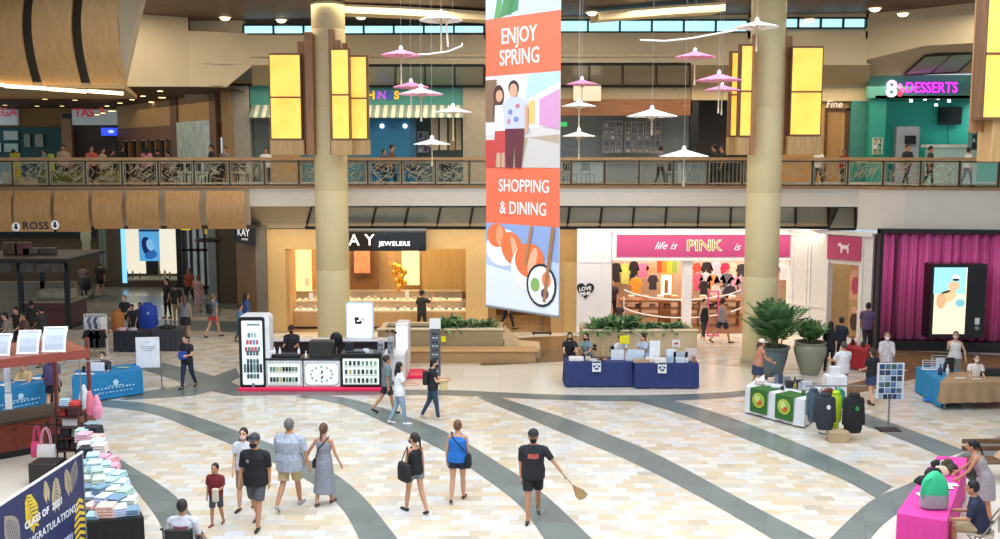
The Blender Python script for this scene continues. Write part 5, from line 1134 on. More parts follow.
# framed blue pictures in cards
item('card', 0, 0, .9, 'f0e21e', 'bright yellow sign card above the navy tables', .15, .26, pos=along(nt1, .93, .95, 0)[:2]+(.95,)).location.z = 1.2
t = thing('sign_pole', 'thin pole holding the yellow card behind the navy tables', 'stand', along(nt1, .93, .99, 0)); m = MB(); m.cone((0, 0, 0), (0, 0, 1.22), .012, .012, 6); m.cone((0, 0, 0), (0, 0, .02), .12, .12, 12); m.build('pole', GREYM, t)
t = thing('easel_card', 'small white card with a red mark on a thin pole, right of the tables', 'sign', along(nt2, .72, 1.1, 0)); m = MB(); m.cone((0, 0, 0), (0, 0, 1.15), .012, .012, 6); m.cone((0, 0, 0), (0, 0, .02), .12, .12, 12); m.build('pole', GREYM, t); m = MB(); m.box(-.12, .12, -.02, 0, 1.12, 1.34); m.build('card', WHITE, t); m = MB(); m.box(-.06, .06, -.028, -.02, 1.2, 1.26); m.build('printed_mark', mat('c03a3a', .5), t)
# ============================================================ phone accessory kiosk
YQ = G(300, 391).y
t = thing('display_tower', 'tall white kiosk tower with rounded corners and rows of phone cases', 'display', (X(255.5, YQ, 1), YQ+.25, 0))
zt1 = Z(315, YQ)
def rounded(x0, x1, z0, z1, r, n=5):
    pts = []
    for cx_, cz_, a0_ in ((x1-r, z1-r, 0), (x0+r, z1-r, pi/2), (x0+r, z0+r, pi), (x1-r, z0+r, 1.5*pi)):
        for i in range(n+1): a = a0_+pi/2*i/n; pts.append((cx_+r*cos(a), cz_+r*sin(a)))
    return pts
xa, xb = X(240, YQ, 1), X(270, YQ, 1)
m = MB(); m.prism([(x, YQ+.01, z) for x, z in rounded(xa, xb, .12, zt1, .14)], (0, .5, 0)); pt(m, 'body', mat('ececee', .3), t, True)
m = MB(); m.prism([(x, YQ-.01, z) for x, z in rounded(xa-.02, X(265.5, YQ, 1), .1, zt1-.06, .08)], (0, .03, 0)); pt(m, 'dark_frame', BLACK, t)
m = MB(); m.prism([(x, YQ-.025, z) for x, z in rounded(X(242.5, YQ, 1), X(263, YQ, 1), .2, zt1-.17, .03)], (0, .03, 0)); pt(m, 'lit_panel', mat('dff0f2', .4, emit=.5, var=0), t)
m = MB(); m.box(X(246, YQ), X(259, YQ), YQ-.03, YQ-.025, Z(325.5, YQ), Z(323.5, YQ)); pt(m, 'printed_line', mat('8a9a9c', .5), t)
first = None; pal = ['d86a70', 'c85a64', 'e06f84', '7a8a92', 'a8b8bc', '4a5660', '303c44', '5c6a78', '2c343c', '8c98a0']
def case(x, y, z, hexc, grp, label, s=1.0):
    m = MB(); m.prism([(a, 0, b) for a, b in rounded(-.045*s, .045*s, -.085*s, .085*s, .02, 2)], (0, .014, 0)); m.cone((.018*s, -.003, .05*s), (.018*s, .002, .05*s), .014*s, .014*s, 8)
    o = m.build('phone_case', mat(hexc, .4)); o.location = (x, y, z); tag(o, label, 'phone case', grp); return o
rows = [(335, 3, 'c0ccd0'), (342, 4, 'd06670'), (349, 5, 'c85a68'), (353, 4, '5c6470'), (361, 4, '4c5a60'), (366, 6, '39444c'), (370, 6, '2c343c'), (376, 4, '4a545c'), (385, 1, '7a868c')]
for py, n, hx in rows:
    for k in range(n):
        px = 253+(k-(n-1)/2)*3.2; case(X(px, YQ, 1), YQ-.045, Z(py, YQ), hx if (k+n) % 3 else ('6e8f8a' if hx[0] != 'd' else '7a9fd0'), 'phone cases on the tall kiosk tower', 'small phone case hanging on the lit panel of the tall kiosk tower', .85)
def cabinet(pa, pb, pyt, label, black=False, rnd=False, nrow=2, ncol=8, grp=''):
    xa, xb = X(pa, YQ, .6), X(pb, YQ, .6); z1 = Z(pyt, YQ); t = thing('kiosk_cabinet', label, 'cabinet', ((xa+xb)/2, YQ+.3, 0))
    m = MB(); m.rbox(xa, xb, YQ, YQ+.6, .12, z1-.1, .02); pt(m, 'body', mat('e6e8e4', .35) if not black else BLACK, t)
    m = MB(); m.rbox(xa-.02, xb+.02, YQ-.02, YQ+.62, z1-.1, z1-.04, .01); pt(m, 'worktop', mat('2b2d30', .3), t)
    m = MB(); m.prism([(x, YQ-.02, z) for x, z in rounded(xa+.06, xb-.06, .2, z1-.2, .12 if rnd else .02)], (0, .03, 0)); pt(m, 'lit_panel', mat('e9f1ea', .4, emit=.4, var=0), t)
    m = MB(); m.prism([(x, YQ-.01, z) for x, z in rounded(xa+.03, xb-.03, .16, z1-.16, .14 if rnd else .02)], (0, .015, 0)); pt(m, 'frame', mat('b8c4c4' if not black else '1a1c1e', .4), t)
    if rnd:
        for k in range(12):
            a = 2*pi*k/12; m = MB(); cx_ = (xa+xb)/2; cz_ = (z1)/2; m.ell((cx_+.32*cos(a), YQ-.03, cz_+.22*sin(a)), .035, .012, .04, n=8, m=6); pt(m, 'printed_leaf', mat('8fb0b4' if k % 2 else 'a8b8c0', .5), t)
        for dz in (.06, -.1): m = MB(); cx_ = (xa+xb)/2; cz_ = z1/2; m.prism([(cx_-.03, YQ-.035, cz_+dz-.05), (cx_+.03, YQ-.035, cz_+dz-.03), (cx_+.05, YQ-.035, cz_+dz+.06), (cx_, YQ-.035, cz_+dz+.05)], (0, .01, 0)); pt(m, 'printed_phone', mat('2b3440', .4), t)
    else:
        pc = ['3c4a44', '6a8a74', '2c3432', 'c8b87a', '8aa890', '50605a', '202624', 'a8b8a0']; r_ = random.Random(int(pa))
        for j in range(nrow):
            z = .2+(z1-.4)*(nrow-j-.5)/nrow; m = MB(); m.box(xa+.1, xb-.1, YQ-.045, YQ-.02, z-.115, z-.1); pt(m, 'ledge', mat('c4ccc8', .4), t)
            for k in range(ncol): case(xa+.16+(xb-xa-.32)*k/(ncol-1), YQ-.05, z, r_.choice(pc), grp, 'small phone case on the lit front of the %s' % grp.split(' on the ')[-1], .85)
    return t
cabinet(266, 302, 357, 'white kiosk cabinet beside the tall tower, two rows of phone cases', grp='phone cases on the white cabinet beside the tower', ncol=9)
cabinet(303.5, 340, 357, 'white kiosk cabinet with rounded picture panel, middle one', rnd=True)
cabinet(341, 381, 352, 'black-framed kiosk cabinet with three rows of cases, right one', black=True, nrow=3, ncol=8, grp='phone cases on the black-framed cabinet')
m = MB(); xx0, xx1 = X(239, YQ, 0), X(384, YQ, 0); m.rbox(xx0, xx1, YQ-.1, YQ+2.6, 0.005, .115, .02); m.rbox(xx1, xx1+1.05, YQ+1.6, YQ+2.6, .005, .115, .02); o = m.build('kiosk_platform', mat('d0204c', .3, emit=.35, var=0)); tag(o, 'glowing red base platform under the phone kiosk', 'platform'); centre(o)
# right end units
t = thing('kiosk_end_unit', 'narrow white end unit of the phone kiosk, right of the accessories', 'cabinet', (X(398, YQ+1, .8), YQ+1.2, .12)); xa, xb = X(396, YQ+1.9, .8), X(409, YQ+1.9, .8)
m = MB(); m.rbox(xa, xb, YQ+1.75, YQ+2.5, .12, 1.75, .04); pt(m, 'body', mat('e8e6e4', .35), t); m = MB(); m.rbox(xa-.3, xb-.02, YQ+.7, YQ+1.74, .12, .95, .02); pt(m, 'counter', mat('dcdcd8', .35), t); m = MB(); m.box(xa+.03, xb-.03, YQ+1.73, YQ+1.75, .5, 1.65); pt(m, 'lit_panel', mat('f4ece4', .4, emit=.5, var=0), t)
for i, (px, h_, yo) in enumerate(((386, .42, .3), (393, .55, .5))):
    m = MB(); x = X(374+i*14, YQ, 1); x = X(px-6+i*2, YQ, 1)
    t = thing('accessory_stand', 'small revolving accessory stand on the kiosk corner, '+('shorter one' if i == 0 else 'taller one with cables on top'), 'stand', (x, YQ+.3+.25*i, 1.0 if i == 0 else 1.0)); m.rbox(-.09, .09, -.09, .09, 0, h_, .01); m.cone((0, 0, h_), (0, 0, h_+.08), .02, .02, 6); m.build('body', mat('b8bcc0', .4, metal=.3), t)
    for k in range(6): m = MB(); m.rbox(-.07 if k % 2 else .01, -.01 if k % 2 else .07, -.115, -.09, .05+.13*(k//2), .15+.13*(k//2), .005); m.build('packet', mat('5a6468' if k % 3 else '8a9498', .4), t)
    if i:
        m = MB(); 
        for k in range(5): m.ell((.14*cos(k*1.3), .12*sin(k*1.3), h_+.12+.02*k), .06, .05, .04, n=8, m=6)
        m.build('cable_bundle', mat('3a3028', .5), t)
# equipment on the kiosk
ZQ = Z(357, YQ)-.039
def kq(px, dy, hexc, w_, h_, d_, label, nm='device', kind='box'):
    m = MB(); x = X(px, YQ+dy, 1); m.rbox(x-w_, x+w_, YQ+dy, YQ+dy+d_, ZQ, ZQ+h_, .02); o = m.build(nm, mat(hexc, .4)); tag(o, label, nm.replace('_', ' ')); return centre(o)
kq(321, .05, '2a2a2a', .36, .5, .35, 'large black case on the middle kiosk cabinet', 'equipment_case'); kq(285, .1, '303236', .42, .12, .3, 'black tray on the white kiosk cabinet', 'tray'); kq(270, .1, 'e8eaec', .14, .2, .2, 'white box beside the tall kiosk tower', 'storage_box'); kq(355, .05, '25272c', .3, .2, .4, 'black machine on the right kiosk cabinet', 'machine'); kq(366, .1, 'e6ebee', .09, .28, .05, 'white card standing on the right kiosk cabinet', 'price_card'); kq(349, .35, '22252e', .12, .42, .2, 'dark blue printer on the right kiosk cabinet', 'printer')
for i, (px, py) in enumerate(((306, 0), (299, 0), (280, 0), (274.5, 0), (269, 0))):
    c = Vector((X(px, YQ+.08, 1), YQ+.08, ZQ+(.2 if px == 270 else .0))); m = MB(); m.lathe([(.03, 0), (.035, .02), (.035, .12), (.012, .15), (.012, .19), (.03, .2)], n=10); o = m.build('bottle', mat('eef0f0', .3), smooth=True); 
    if px < 302 and px > 272: c.z = ZQ+.12
    o.location = c; tag(o, 'small white pump bottle on the left half of the phone kiosk', 'bottle', 'pump bottles on the phone kiosk')
# back counter and big white board
t = thing('back_counter', 'black back counter of the phone kiosk with shelves', 'counter', (X(330, YQ+2, .8), YQ+2.2, .12)); xa, xb = X(272, YQ+2, .8), X(393, YQ+2, .8); m = MB(); m.rbox(xa, xb, YQ+2.0, YQ+2.45, .12, 1.12, .02); pt(m, 'body', mat('26262a', .4), t); m = MB(); m.rbox(xa-.02, xb+.02, YQ+1.95, YQ+2.5, 1.12, 1.17, .01); pt(m, 'worktop', mat('cfcfcc', .35), t)
t = thing('lit_sign_board', 'tall white lit board with a dark printed logo behind the kiosk', 'sign', (X(359.5, YQ+2.2, 2), YQ+2.25, 1.17)); xa, xb = X(345.5, YQ+2.2, 2), X(373.5, YQ+2.2, 2); za, zb_ = 1.17, Z(302, YQ+2.2)
m = MB(); m.prism([(x, YQ+2.2, z) for x, z in rounded(xa, xb, za, zb_, .1)], (0, .14, 0)); pt(m, 'frame', mat('cfd8de', .4), t, True); m = MB(); m.prism([(x, YQ+2.18, z) for x, z in rounded(xa+.05, xb-.05, za+.05, zb_-.06, .07)], (0, .03, 0)); pt(m, 'lit_panel', mat('e6f2f6', .4, emit=.75, var=0), t)
cc = (xa+xb)/2; zc = (za+zb_)/2
for dx, dz, w_, h_ in ((-.09, .06, .07, .05), (-.06, -.07, .08, .04), (.04, -.05, .03, .05), (-.12, -.02, .03, .03)): m = MB(); m.box(cc+dx-w_, cc+dx+w_, YQ+2.17, YQ+2.18, zc+dz-h_, zc+dz+h_); pt(m, 'printed_logo', mat('1e2026', .5), t)
for dx, dz in ((.08, .06), (.13, .02)): m = MB(); m.box(cc+dx-.025, cc+dx+.025, YQ+2.17, YQ+2.18, zc+dz-.03, zc+dz+.03); pt(m, 'printed_mark', mat('9aa2a6', .5), t)
m = MB(); m.box(cc-.1, cc+.12, YQ+2.17, YQ+2.18, zc-.36, zc-.345); pt(m, 'printed_line', mat('9ab4bc', .5), t)
# round dark head rest / chair behind the case
t = thing('office_chair', 'black office chair behind the equipment case in the kiosk', 'chair', (X(336, YQ+1.2, 1), YQ+1.2, 0.12)); m = MB(); m.ell((0, .1, 1.2), .2, .06, .24, n=16, m=10); m.build('backrest', BLACK, t, True); m = MB(); m.rbox(-.22, .22, -.3, .12, .48, .56, .03); m.build('seat', BLACK, t); m = MB(); m.cone((0, -.05, .05), (0, -.05, .48), .03, .03, 8); [m.tube([(0, -.05, .06), (.25*cos(a), -.05+.25*sin(a), .03)], .02, 6) for a in (0, 1.26, 2.5, 3.77, 5.03)]; m.tube([(0, .1, .5), (0, .12, 1.1)], .02, 6); m.build('base', GREYM, t)
# sunglasses stand
b = G(434.5, 387); t = thing('sunglasses_stand', 'tall narrow stand with rows of items, white sign on top', 'stand', (b.x, b.y+.6, 0)); t.location.y = G(436, 384).y
m = MB(); m.box(-.16, .16, 0, .12, .25, 1.72); m.build('panel', mat('5a6064', .4), t); m = MB(); m.box(-.17, .17, .0, .14, 1.72, 2.02); m.build('sign', WHITE, t); m = MB(); m.cone((0, .06, 0), (0, .06, .25), .03, .03, 8); m.cone((0, .06, 0), (0, .06, .03), .2, .18, 14); m.build('base', BLACK, t)
for k in range(10): 
    m = MB(); z = .4+k*.13
    for s_ in (-1, 1): m.ell((s_*.05, -.015, z), .04, .015, .028, n=8, m=6)
    m.build('eyeglasses', mat('20242a' if k % 2 else 'b8c0c4', .2), t)
t = thing('yellow_sticker', 'small bright yellow square notice at the planter front', 'sign', (0, 0, 0)); p = A(443.5, 339, aY-.07); t.location = p; m = MB(); m.box(-.08, .08, -.0, .012, -.1, .1); m.build('sheet', mat('eef020', .5), t)
# ============================================================ green cloth table and clothes rack
gt = [tuple(G(*p, .75))[:2] for p in ((746, 386), (804, 400), (822, 387), (764, 375))]
def lerp2(tt, f, g): a, b, c, d = [Vector(p).to_3d() for p in tt]; return a.lerp(b, f).lerp(d.lerp(c, f), g)
table('long table under a white cloth with two green banners on its front', gt, .75, 'e4e6e8')
ga, gb = Vector(gt[0]).to_3d(), Vector(gt[1]).to_3d(); gd = (gb-ga).normalized(); gn = Vector((gd.y, -gd.x, 0)); gL = (gb-ga).length
for i, (f0, f1) in enumerate(((.12, .42), (.56, .86))):
    t = thing('table_banner', 'green hanging table banner with a round fruit emblem, '+('left' if i == 0 else 'right')+' of two', 'banner', ga+gd*gL*(f0+f1)/2+gn*.07+Vector((0, 0, .12)))
    m = MB(); p = ga+gd*gL*f0+gn*.08; q_ = ga+gd*gL*f1+gn*.08; m.prism([(p.x, p.y, .12), (q_.x, q_.y, .12), (q_.x, q_.y, .76), (p.x, p.y, .76)], gn*.01); m.prism([(p.x, p.y, .757), (q_.x, q_.y, .757), (q_.x-gn.x*.6, q_.y-gn.y*.6, .757), (p.x-gn.x*.6, p.y-gn.y*.6, .757)], (0, 0, .006)); pt(m, 'cloth', mat('2f6b2c', .6, var=.05), t)
    c = ga+gd*gL*(f0+f1)/2+gn*.095+Vector((0, 0, .47))
    for r_, hx, o_, dx, dz, nm in ((.2, 'e8d84a', 0, 0, 0, 'emblem_ring'), (.175, '8fbf4a', .004, 0, 0, 'emblem_ground'), (.1, 'cfe08a', .008, -.03, .04, 'emblem_leaf'), (.06, 'd8442c', .012, .06, -.05, 'emblem_fruit'), (.045, 'e8602c', .014, .01, -.08, 'emblem_fruit')):
        m = MB(); m.prism([c+gn*o_+gd*(dx+r_*cos(2*pi*k/20))+Vector((0, 0, dz+r_*sin(2*pi*k/20))) for k in range(20)], gn*.003); pt(m, nm, decal_mat(hx), t)
goods = [(.08, .5, 'box', 'f0ece4', .12, .05), (.15, .3, 'cloth', 'e8dcd0', .14, .1), (.18, .7, 'box', '3a2c28', .1, .12), (.26, .6, 'cloth', 'd8c0a8', .12, .12), (.30, .3, 'card', 'f4f4f0', .1, .05), (.36, .6, 'card', '707c90', .08, .22), (.42, .6, 'card', '3c4250', .06, .26), (.44, .3, 'box', 'e6e8ec', .14, .06), (.52, .6, 'card', '8c8c90', .1, .24), (.60, .5, 'box', '26282a', .1, .18), (.66, .6, 'bottle', '2a2c30', .05, .28), (.70, .5, 'bottle', 'a88a50', .05, .2), (.75, .6, 'box', '303034', .1, .22), (.80, .5, 'card', '9aa4b0', .08, .2), (.86, .6, 'box', 'b8bcc0', .14, .22), (.56, .25, 'jar', '30343a', .05, .1), (.9, .3, 'jar', '6a7c50', .06, .1)]
nmc = {'box': 'box', 'cloth': 'folded cloth', 'card': 'card', 'bottle': 'bottle', 'jar': 'jar'}
posw = ['far left end', 'left end near the front', 'left end near the back', 'left third near the back', 'front left above first banner', 'left of centre', 'left of centre beside the grey card', 'front, between the banners', 'centre', 'centre, beside a dark bottle', 'right of centre', 'right of centre, brownish', 'above the right banner', 'right third', 'right end at the back', 'front, above the right banner', 'right end near the front']
for (f, g, k, hx, w_, h_), pw in zip(goods, posw): c = lerp2(gt, f, g); item(k, 0, 0, .77, hx, '%s on the green banner table, %s' % (nmc[k], pw), w_, h_, .08, pos=(c.x, c.y, .77))
# white boxes behind
c = lerp2(gt, 1.02, .75)
item('box', 0, 0, 0, 'eeeef0', 'tall white box behind the right end of the green banner table', .28, .42, .2, pos=tuple(G(834, 404)), cat='box').scale.z = 2.0; item('box', 0, 0, .842, 'e6e8ec', 'small white box on top of the tall white one', .13, .24, .1, pos=tuple(G(833, 404))[:2]+(.842,), cat='box')
# clothes rack with jackets
def jacket(t0, w, h, th, hexc, label, logo=None, rz=0, grp='clothes on the rack beside the green banner table'):
    t = thing('hanging_jacket', label, 'garment', t0, rz, grp); m = MB()
    rg = []
    for z, a_, b_ in ((0, .42, .9), (.1, .5, 1), (.45, .5, 1), (.8, .48, .9), (.93, .4, .7), (1.0, .12, .4)): rg.append(((0, 0, h*z), (1, 0, 0), (0, 1, 0), w*a_, th*b_*.5))
    m.rings(rg, 18, .8); m.build('body_cloth', mat(hexc, .75, var=.2, scale=10), t, True)
    for s_ in (-1, 1): m = MB(); m.cap((s_*w*.42, 0, h*.86), (s_*w*.53, -.02, h*.25), .07, .055, 10); m.build('sleeve', mat(hexc, .75, var=.2, scale=10), t, True)
    m = MB(); m.cap((-w*.16, -.02, h*.98), (w*.16, -.02, h*.98), .07, .07, 10); m.build('hood', mat(hexc, .75, var=.2, scale=10), t, True)
    m = MB(); m.tube([(0, 0, h), (0, 0, h+.1), (.03, 0, h+.14)], .008, 5); m.build('hanger', GREYM, t)
    if logo: m = MB(); m.prism([(w*.1+.05*cos(2*pi*k/10), -th*.52, h*.66+.06*sin(2*pi*k/10)) for k in range(10)], (0, -.01, 0)); m.build('chest_logo', decal_mat(logo), t)
    return t
r0 = G(834, 437); 
t = thing('clothes_rack', 'metal clothes rack with a small box base beside the green banner table', 'rack', (r0.x, r0.y, 0))
m = MB(); m.cone((0, 0, .03), (0, 0, 1.3), .025, .025, 8); m.tube([(-.75, .0, 1.3), (.75, 0, 1.3)], .02, 8); m.tube([(-.3, -.3, .03), (.3, .3, .03)], .02, 6); m.tube([(-.3, .3, .03), (.3, -.3, .03)], .02, 6); m.build('frame', GREYM, t)
m = MB(); m.rbox(-.26, .22, -.55, -.2, .0, .28, .01); o = m.build('cardboard_box', mat('b8a07c', .6)); o.location = r0+Vector((-.02, 0, 0)); tag(o, 'tan cardboard box on the floor under the jackets rack', 'box')
for i, (dx, w_, h_, hx, lb, lg) in enumerate(((-.34, .42, .98, '2c3038', 'dark charcoal hooded jacket with a small white mark, left on the rack', 'e8e8e8'), (.0, .18, 1.05, 'b8d820', 'lime yellow jacket between two dark jackets on the rack', None), (.36, .44, 1.06, '15171a', 'black hooded jacket with a green mark, right on the rack', '3a8a4a'), (-.5, .24, .9, '4a5c68', 'slate blue jacket at the left end of the rack', None), (-.12, .3, .5, '6a2a2a', 'dark red cloth hanging above the charcoal jacket', None), (.14, .2, .5, '3a9a80', 'green cloth beside the lime jacket', None))):
    jacket(r0+Vector((dx, -.02-.26*(i < 3 and i != 1)+(.2 if i > 2 else 0), 1.2-h_+(.06 if h_ > .7 else 0))), w_, h_*.9, .24, hx, lb, lg)
# sign stand with photo grid
b = G(888, 430); t = thing('sign_stand', 'metal stand holding a white board of small photographs', 'sign', (b.x, b.y, 0))
s_ = b.y/1000*1.03; zb_ = Z(398, b.y); zt_ = Z(363, b.y)
m = MB(); m.rbox(-.28, .28, -.2, .2, 0, .03, .01); m.build('base', BLACK, t); m = MB(); m.cone((0, 0, .03), (0, 0, zb_), .025, .025, 10); m.build('pole', GREYM, t)
m = MB(); m.box(-.34, .34, -.02, .02, zb_, zt_); m.build('board', mat('d8dcdc', .5), t); 
pc = ['2c4c78', '4a6a98', '1e2c44', '6a8ab0', '3a5a50', '8aa0b8', '243858', '506a7a', 'a8b8c4', '30405a']
k = 0
for j in range(6):
    for i in range(4 if j < 5 else 5):
        n_ = 4 if j < 5 else 5; w_ = .6/n_; x = -.3+w_*(i+.5); z = zt_-.09-.155*j; m = MB(); m.box(x-w_*.44, x+w_*.44, -.026, -.02, z-.065, z+.065); m.build('photograph', mat(pc[(k*7+j) % 10], .4, var=.35, scale=14), t); k += 1
# blue table and wooden table, right
bt = [tuple(G(*p, .75))[:2] for p in ((917, 367), (941, 382), (962, 375), (945, 362))]
table('bright blue cloth table behind the tan wooden table at the right', bt, .75, '1f86b8')
m = MB(); c = lerp2(bt, .9, -.25); m.ell((0, 0, .06), .35, .14, .07, n=16, m=8); m.ell((.25, -.05, .05), .2, .12, .05, n=12, m=8); o = m.build('fallen_cloth', mat('1a6cc0', .6)); o.location = G(935, 402); o.location.z = .0; tag(o, 'bright blue crumpled cloth on the floor under the blue table', 'cloth')
wt = [tuple(G(*p, .78))[:2] for p in ((940, 383), (1030, 381), (1020, 371), (950, 372))]
table('tan pleated cloth table at the right edge, legs showing below', wt, .78, 'a98a68', .22, wav=.035)
for i, (f, g, k, hx, w_, h_, lb) in enumerate(((.2, .3, 'card', 'f2f2ee', .14, .04, 'white paper lying low on the tan table'), (.55, .6, 'box', '2a2a2c', .3, .2, 'black box on the tan table at the right edge'), (.4, .2, 'card', 'e6e4dc', .12, .04, 'second white paper on the tan table'))):
    c = lerp2(wt, f, g); item(k, 0, 0, .79, hx, lb, w_, h_, .12, pos=(c.x, c.y, .79))
for i, (f, g, k, hx, w_, h_, lb) in enumerate(((.1, .4, 'box', '2c2c30', .18, .05, 'black tray at the left of the blue table'), (.25, .6, 'rack', 'c8ccd0', .22, .34, 'white wire rack on the blue table'), (.45, .5, 'card', 'dfe3ea', .12, .36, 'white card standing in the middle of the blue table'), (.6, .6, 'bottle', '2a2420', .07, .4, 'dark bottle beside the white card on the blue table'), (.68, .3, 'bottle', '3a3c60', .06, .3, 'dark blue bottle on the blue table'), (.8, .5, 'bottle', 'd8dce0', .05, .3, 'clear bottle at the right of the blue table'), (.72, .7, 'card', '26262a', .1, .44, 'tall black card on the blue table'), (.3, .2, 'rack', 'e8e8ec', .2, .28, 'low wire rack at the front of the blue table'))):
    c = lerp2(bt, f, g); item(k, 0, 0, .765, hx, lb, w_, h_, .08, pos=(c.x, c.y, .765))
# red cloth table behind
rt = [tuple(G(*p, .7))[:2] for p in ((846, 347), (866, 351), (870, 345), (852, 341))]
table('small red cloth table in front of the angled shopfront', rt, .7, 'a8242c'); 
for f, hx, lb in ((.2, '3a2a28', 'dark bottle on the small red table, left'), (.5, 'd8d0c8', 'pale bottle on the small red table, middle'), (.75, '2a3a30', 'dark bottle on the small red table, right')): c = lerp2(rt, f, .5); item('bottle', 0, 0, .7, hx, lb, .06, .3, pos=(c.x, c.y, .712))
# ============================================================ pink table, bottom right
pk = [tuple(G(*p, .75))[:2] for p in ((897, 513), (946, 521), (967, 458), (938, 456))]
table('hot pink cloth table at the lower right corner', pk, .75, 'e23f9c', wav=.015)
c = lerp2(pk, .66, .14)
t = thing('tote_bag', 'big mint green and grey tote bag standing on the pink table', 'bag', (c.x, c.y, .765))
m = MB(); m.rings([((0, 0, z), (1, 0, 0), (0, 1, 0), a_, b_) for z, a_, b_ in ((0, .2, .11), (.02, .23, .13), (.14, .24, .14), (.26, .24, .13))], 24, .6); m.build('lower_cloth', mat('9fa0a0', .7, var=.06), t, True)
m = MB(); m.rings([((0, 0, z), (1, 0, 0), (0, 1, 0), a_, b_) for z, a_, b_ in ((.26, .243, .132), (.38, .235, .13), (.5, .2, .12), (.6, .13, .09), (.66, .05, .04))], 24, .75); m.build('upper_cloth', mat('35c98c', .6, var=.12, scale=5), t, True)
m = MB(); m.tube([(-.12, -.1, .58), (-.22, -.12, .52), (-.27, -.1, .36), (-.245, -.08, .2)], .016, 6); m.build('strap', mat('2ab888', .6), t, True)
def heap(c, r, h, hexc, label, nm='folded_clothes', cat='clothes', grp=None, seed=1, sy=.7):
    rnd = random.Random(seed); m = MB(); N = 20; rows = []
    for z, k in ((0, 1), (.25, 1.04), (.6, .9), (.9, .6), (1, .25)):
        rows.append([(r*k*(1+.12*sin(3*a*2*pi/N+seed)+.06*rnd.uniform(-1, 1))*cos(2*pi*a/N), sy*r*k*(1+.1*sin(2*a*2*pi/N+seed)+.06*rnd.uniform(-1, 1))*sin(2*pi*a/N), h*z*(1+.1*rnd.uniform(-1, 1))) for a in range(N)])
    vs = [v for q_ in rows for v in q_]; fs = [tuple(range(N-1, -1, -1)), tuple(range(4*N, 5*N))]
    for j in range(4):
        for i in range(N): k = (i+1) % N; fs.append((j*N+i, j*N+k, j*N+N+k, j*N+N+i))
    m.add(vs, fs); o = m.build(nm, mat(hexc, .8, var=.2, scale=8), smooth=True); o.location = c; tag(o, label, cat, grp); return o
for i, (f, g, r_, h_, hx, lb) in enumerate(((.15, .48, .17, .14, '1e1e22', 'black cloth heap at the left edge of the pink table'), (.25, .62, .16, .16, '26242a', 'dark cloth heap behind the first on the pink table'), (.22, .8, .15, .12, '1c1c20', 'black heap at the far left of the pink table'), (.42, .66, .15, .16, 'd8c8a8', 'cream cloth heap between dark heaps on the pink table'), (.55, .76, .14, .2, '4a4430', 'brown patterned heap near the leaning woman'), (.38, .8, .14, .12, 'e0d4c4', 'pale cloth behind the mint bag'), (.72, .7, .14, .18, '3c3a28', 'round olive brown cloth bundle beside the leaning woman'))):
    c = lerp2(pk, f, g); heap((c.x, c.y, .765), r_, h_, hx, lb, seed=i)
for f, g, lb in ((.32, .3, 'white paper sheet beside the mint bag on the pink table'), (.82, .5, 'open white papers on the pink table by the leaning woman'), (.72, .45, 'white paper under the open papers on the pink table')): c = lerp2(pk, f, g); item('box', 0, 0, .765, 'f0f0f0', lb, .13, .012, .09, cat='paper', pos=(c.x, c.y, .765))
# ============================================================ blue vendor tables, left
lt2 = [tuple(G(*p, .75))[:2] for p in ((72, 379), (142, 369.5), (136, 363), (76, 370))]
lt1 = [tuple(G(*p, .75))[:2] for p in ((-14, 393), (45, 382), (44, 374), (-14, 384))]
for tt, lb, f_ in ((lt2, 'right one of two bright blue cloth tables with white print', .6), (lt1, 'left one of two bright blue cloth tables, partly hidden by the kiosk', .55)):
    tb = table(lb, tt, .75, '1b7db0', wav=.008)
    a, b = Vector(tt[0]).to_3d(), Vector(tt[1]).to_3d(); u = (b-a).normalized(); n_ = Vector((u.y, -u.x, 0)); mid = a.lerp(b, f_)+n_*.06
    ptext('THE WATERS OF PEACE', .115, frame(mid+Vector((0, 0, .30)), u, (0, 0, 1)), 'd8eef6', tb, name='printed_lettering') if False else None
    for dz, w_ in ((.33, .62), (.22, .5)):
        for k in range(int(w_*2/.1)): m = MB(); x = -w_+.1*k; p = mid+u*x+Vector((0, 0, dz)); q_ = p+u*(.045 if k % 3 else .07); h_ = .05 if dz > .3 else .03; m.prism([p, q_, q_+Vector((0, 0, h_)), p+Vector((0, 0, h_))], n_*.006); pt(m, 'printed_mark', decal_mat('9fd0e4'), tb)
    m = MB(); p = mid+Vector((0, 0, .5)); m.prism([p+u*(.09*cos(2*pi*k/5+pi/2))+Vector((0, 0, .09*sin(2*pi*k/5+pi/2))) for k in range(5)], n_*.006); m.prism([p-u*.2-Vector((0, 0, .1)), p+u*.2-Vector((0, 0, .1)), p+u*.2-Vector((0, 0, .08)), p-u*.2-Vector((0, 0, .08))], n_*.006); pt(m, 'printed_emblem', decal_mat('b8dcea'), tb)
c = lerp2(lt2, .32, .5); item('card', 0, 0, .765, 'eef0f2', 'white laptop lid standing on the right blue table', .27, .26, .02, cat='laptop', pos=(c.x, c.y, .765)); 
for f, g, w_, hx, lb in ((.08, .4, .12, 'f0f0ee', 'white paper at the left end of the right blue table'), (.22, .25, .16, 'e8eef0', 'white paper before the laptop on the right blue table'), (.75, .5, .16, '9ab890', 'pale green paper on the right blue table'), (.18, .7, .1, '2a2c34', 'dark pouch beside the laptop')):
    c = lerp2(lt2, f, g); item('box', 0, 0, .765, hx, lb, w_, .015 if hx != '2a2c34' else .14, .08, cat='paper' if hx != '2a2c34' else 'pouch', pos=(c.x, c.y, .765))
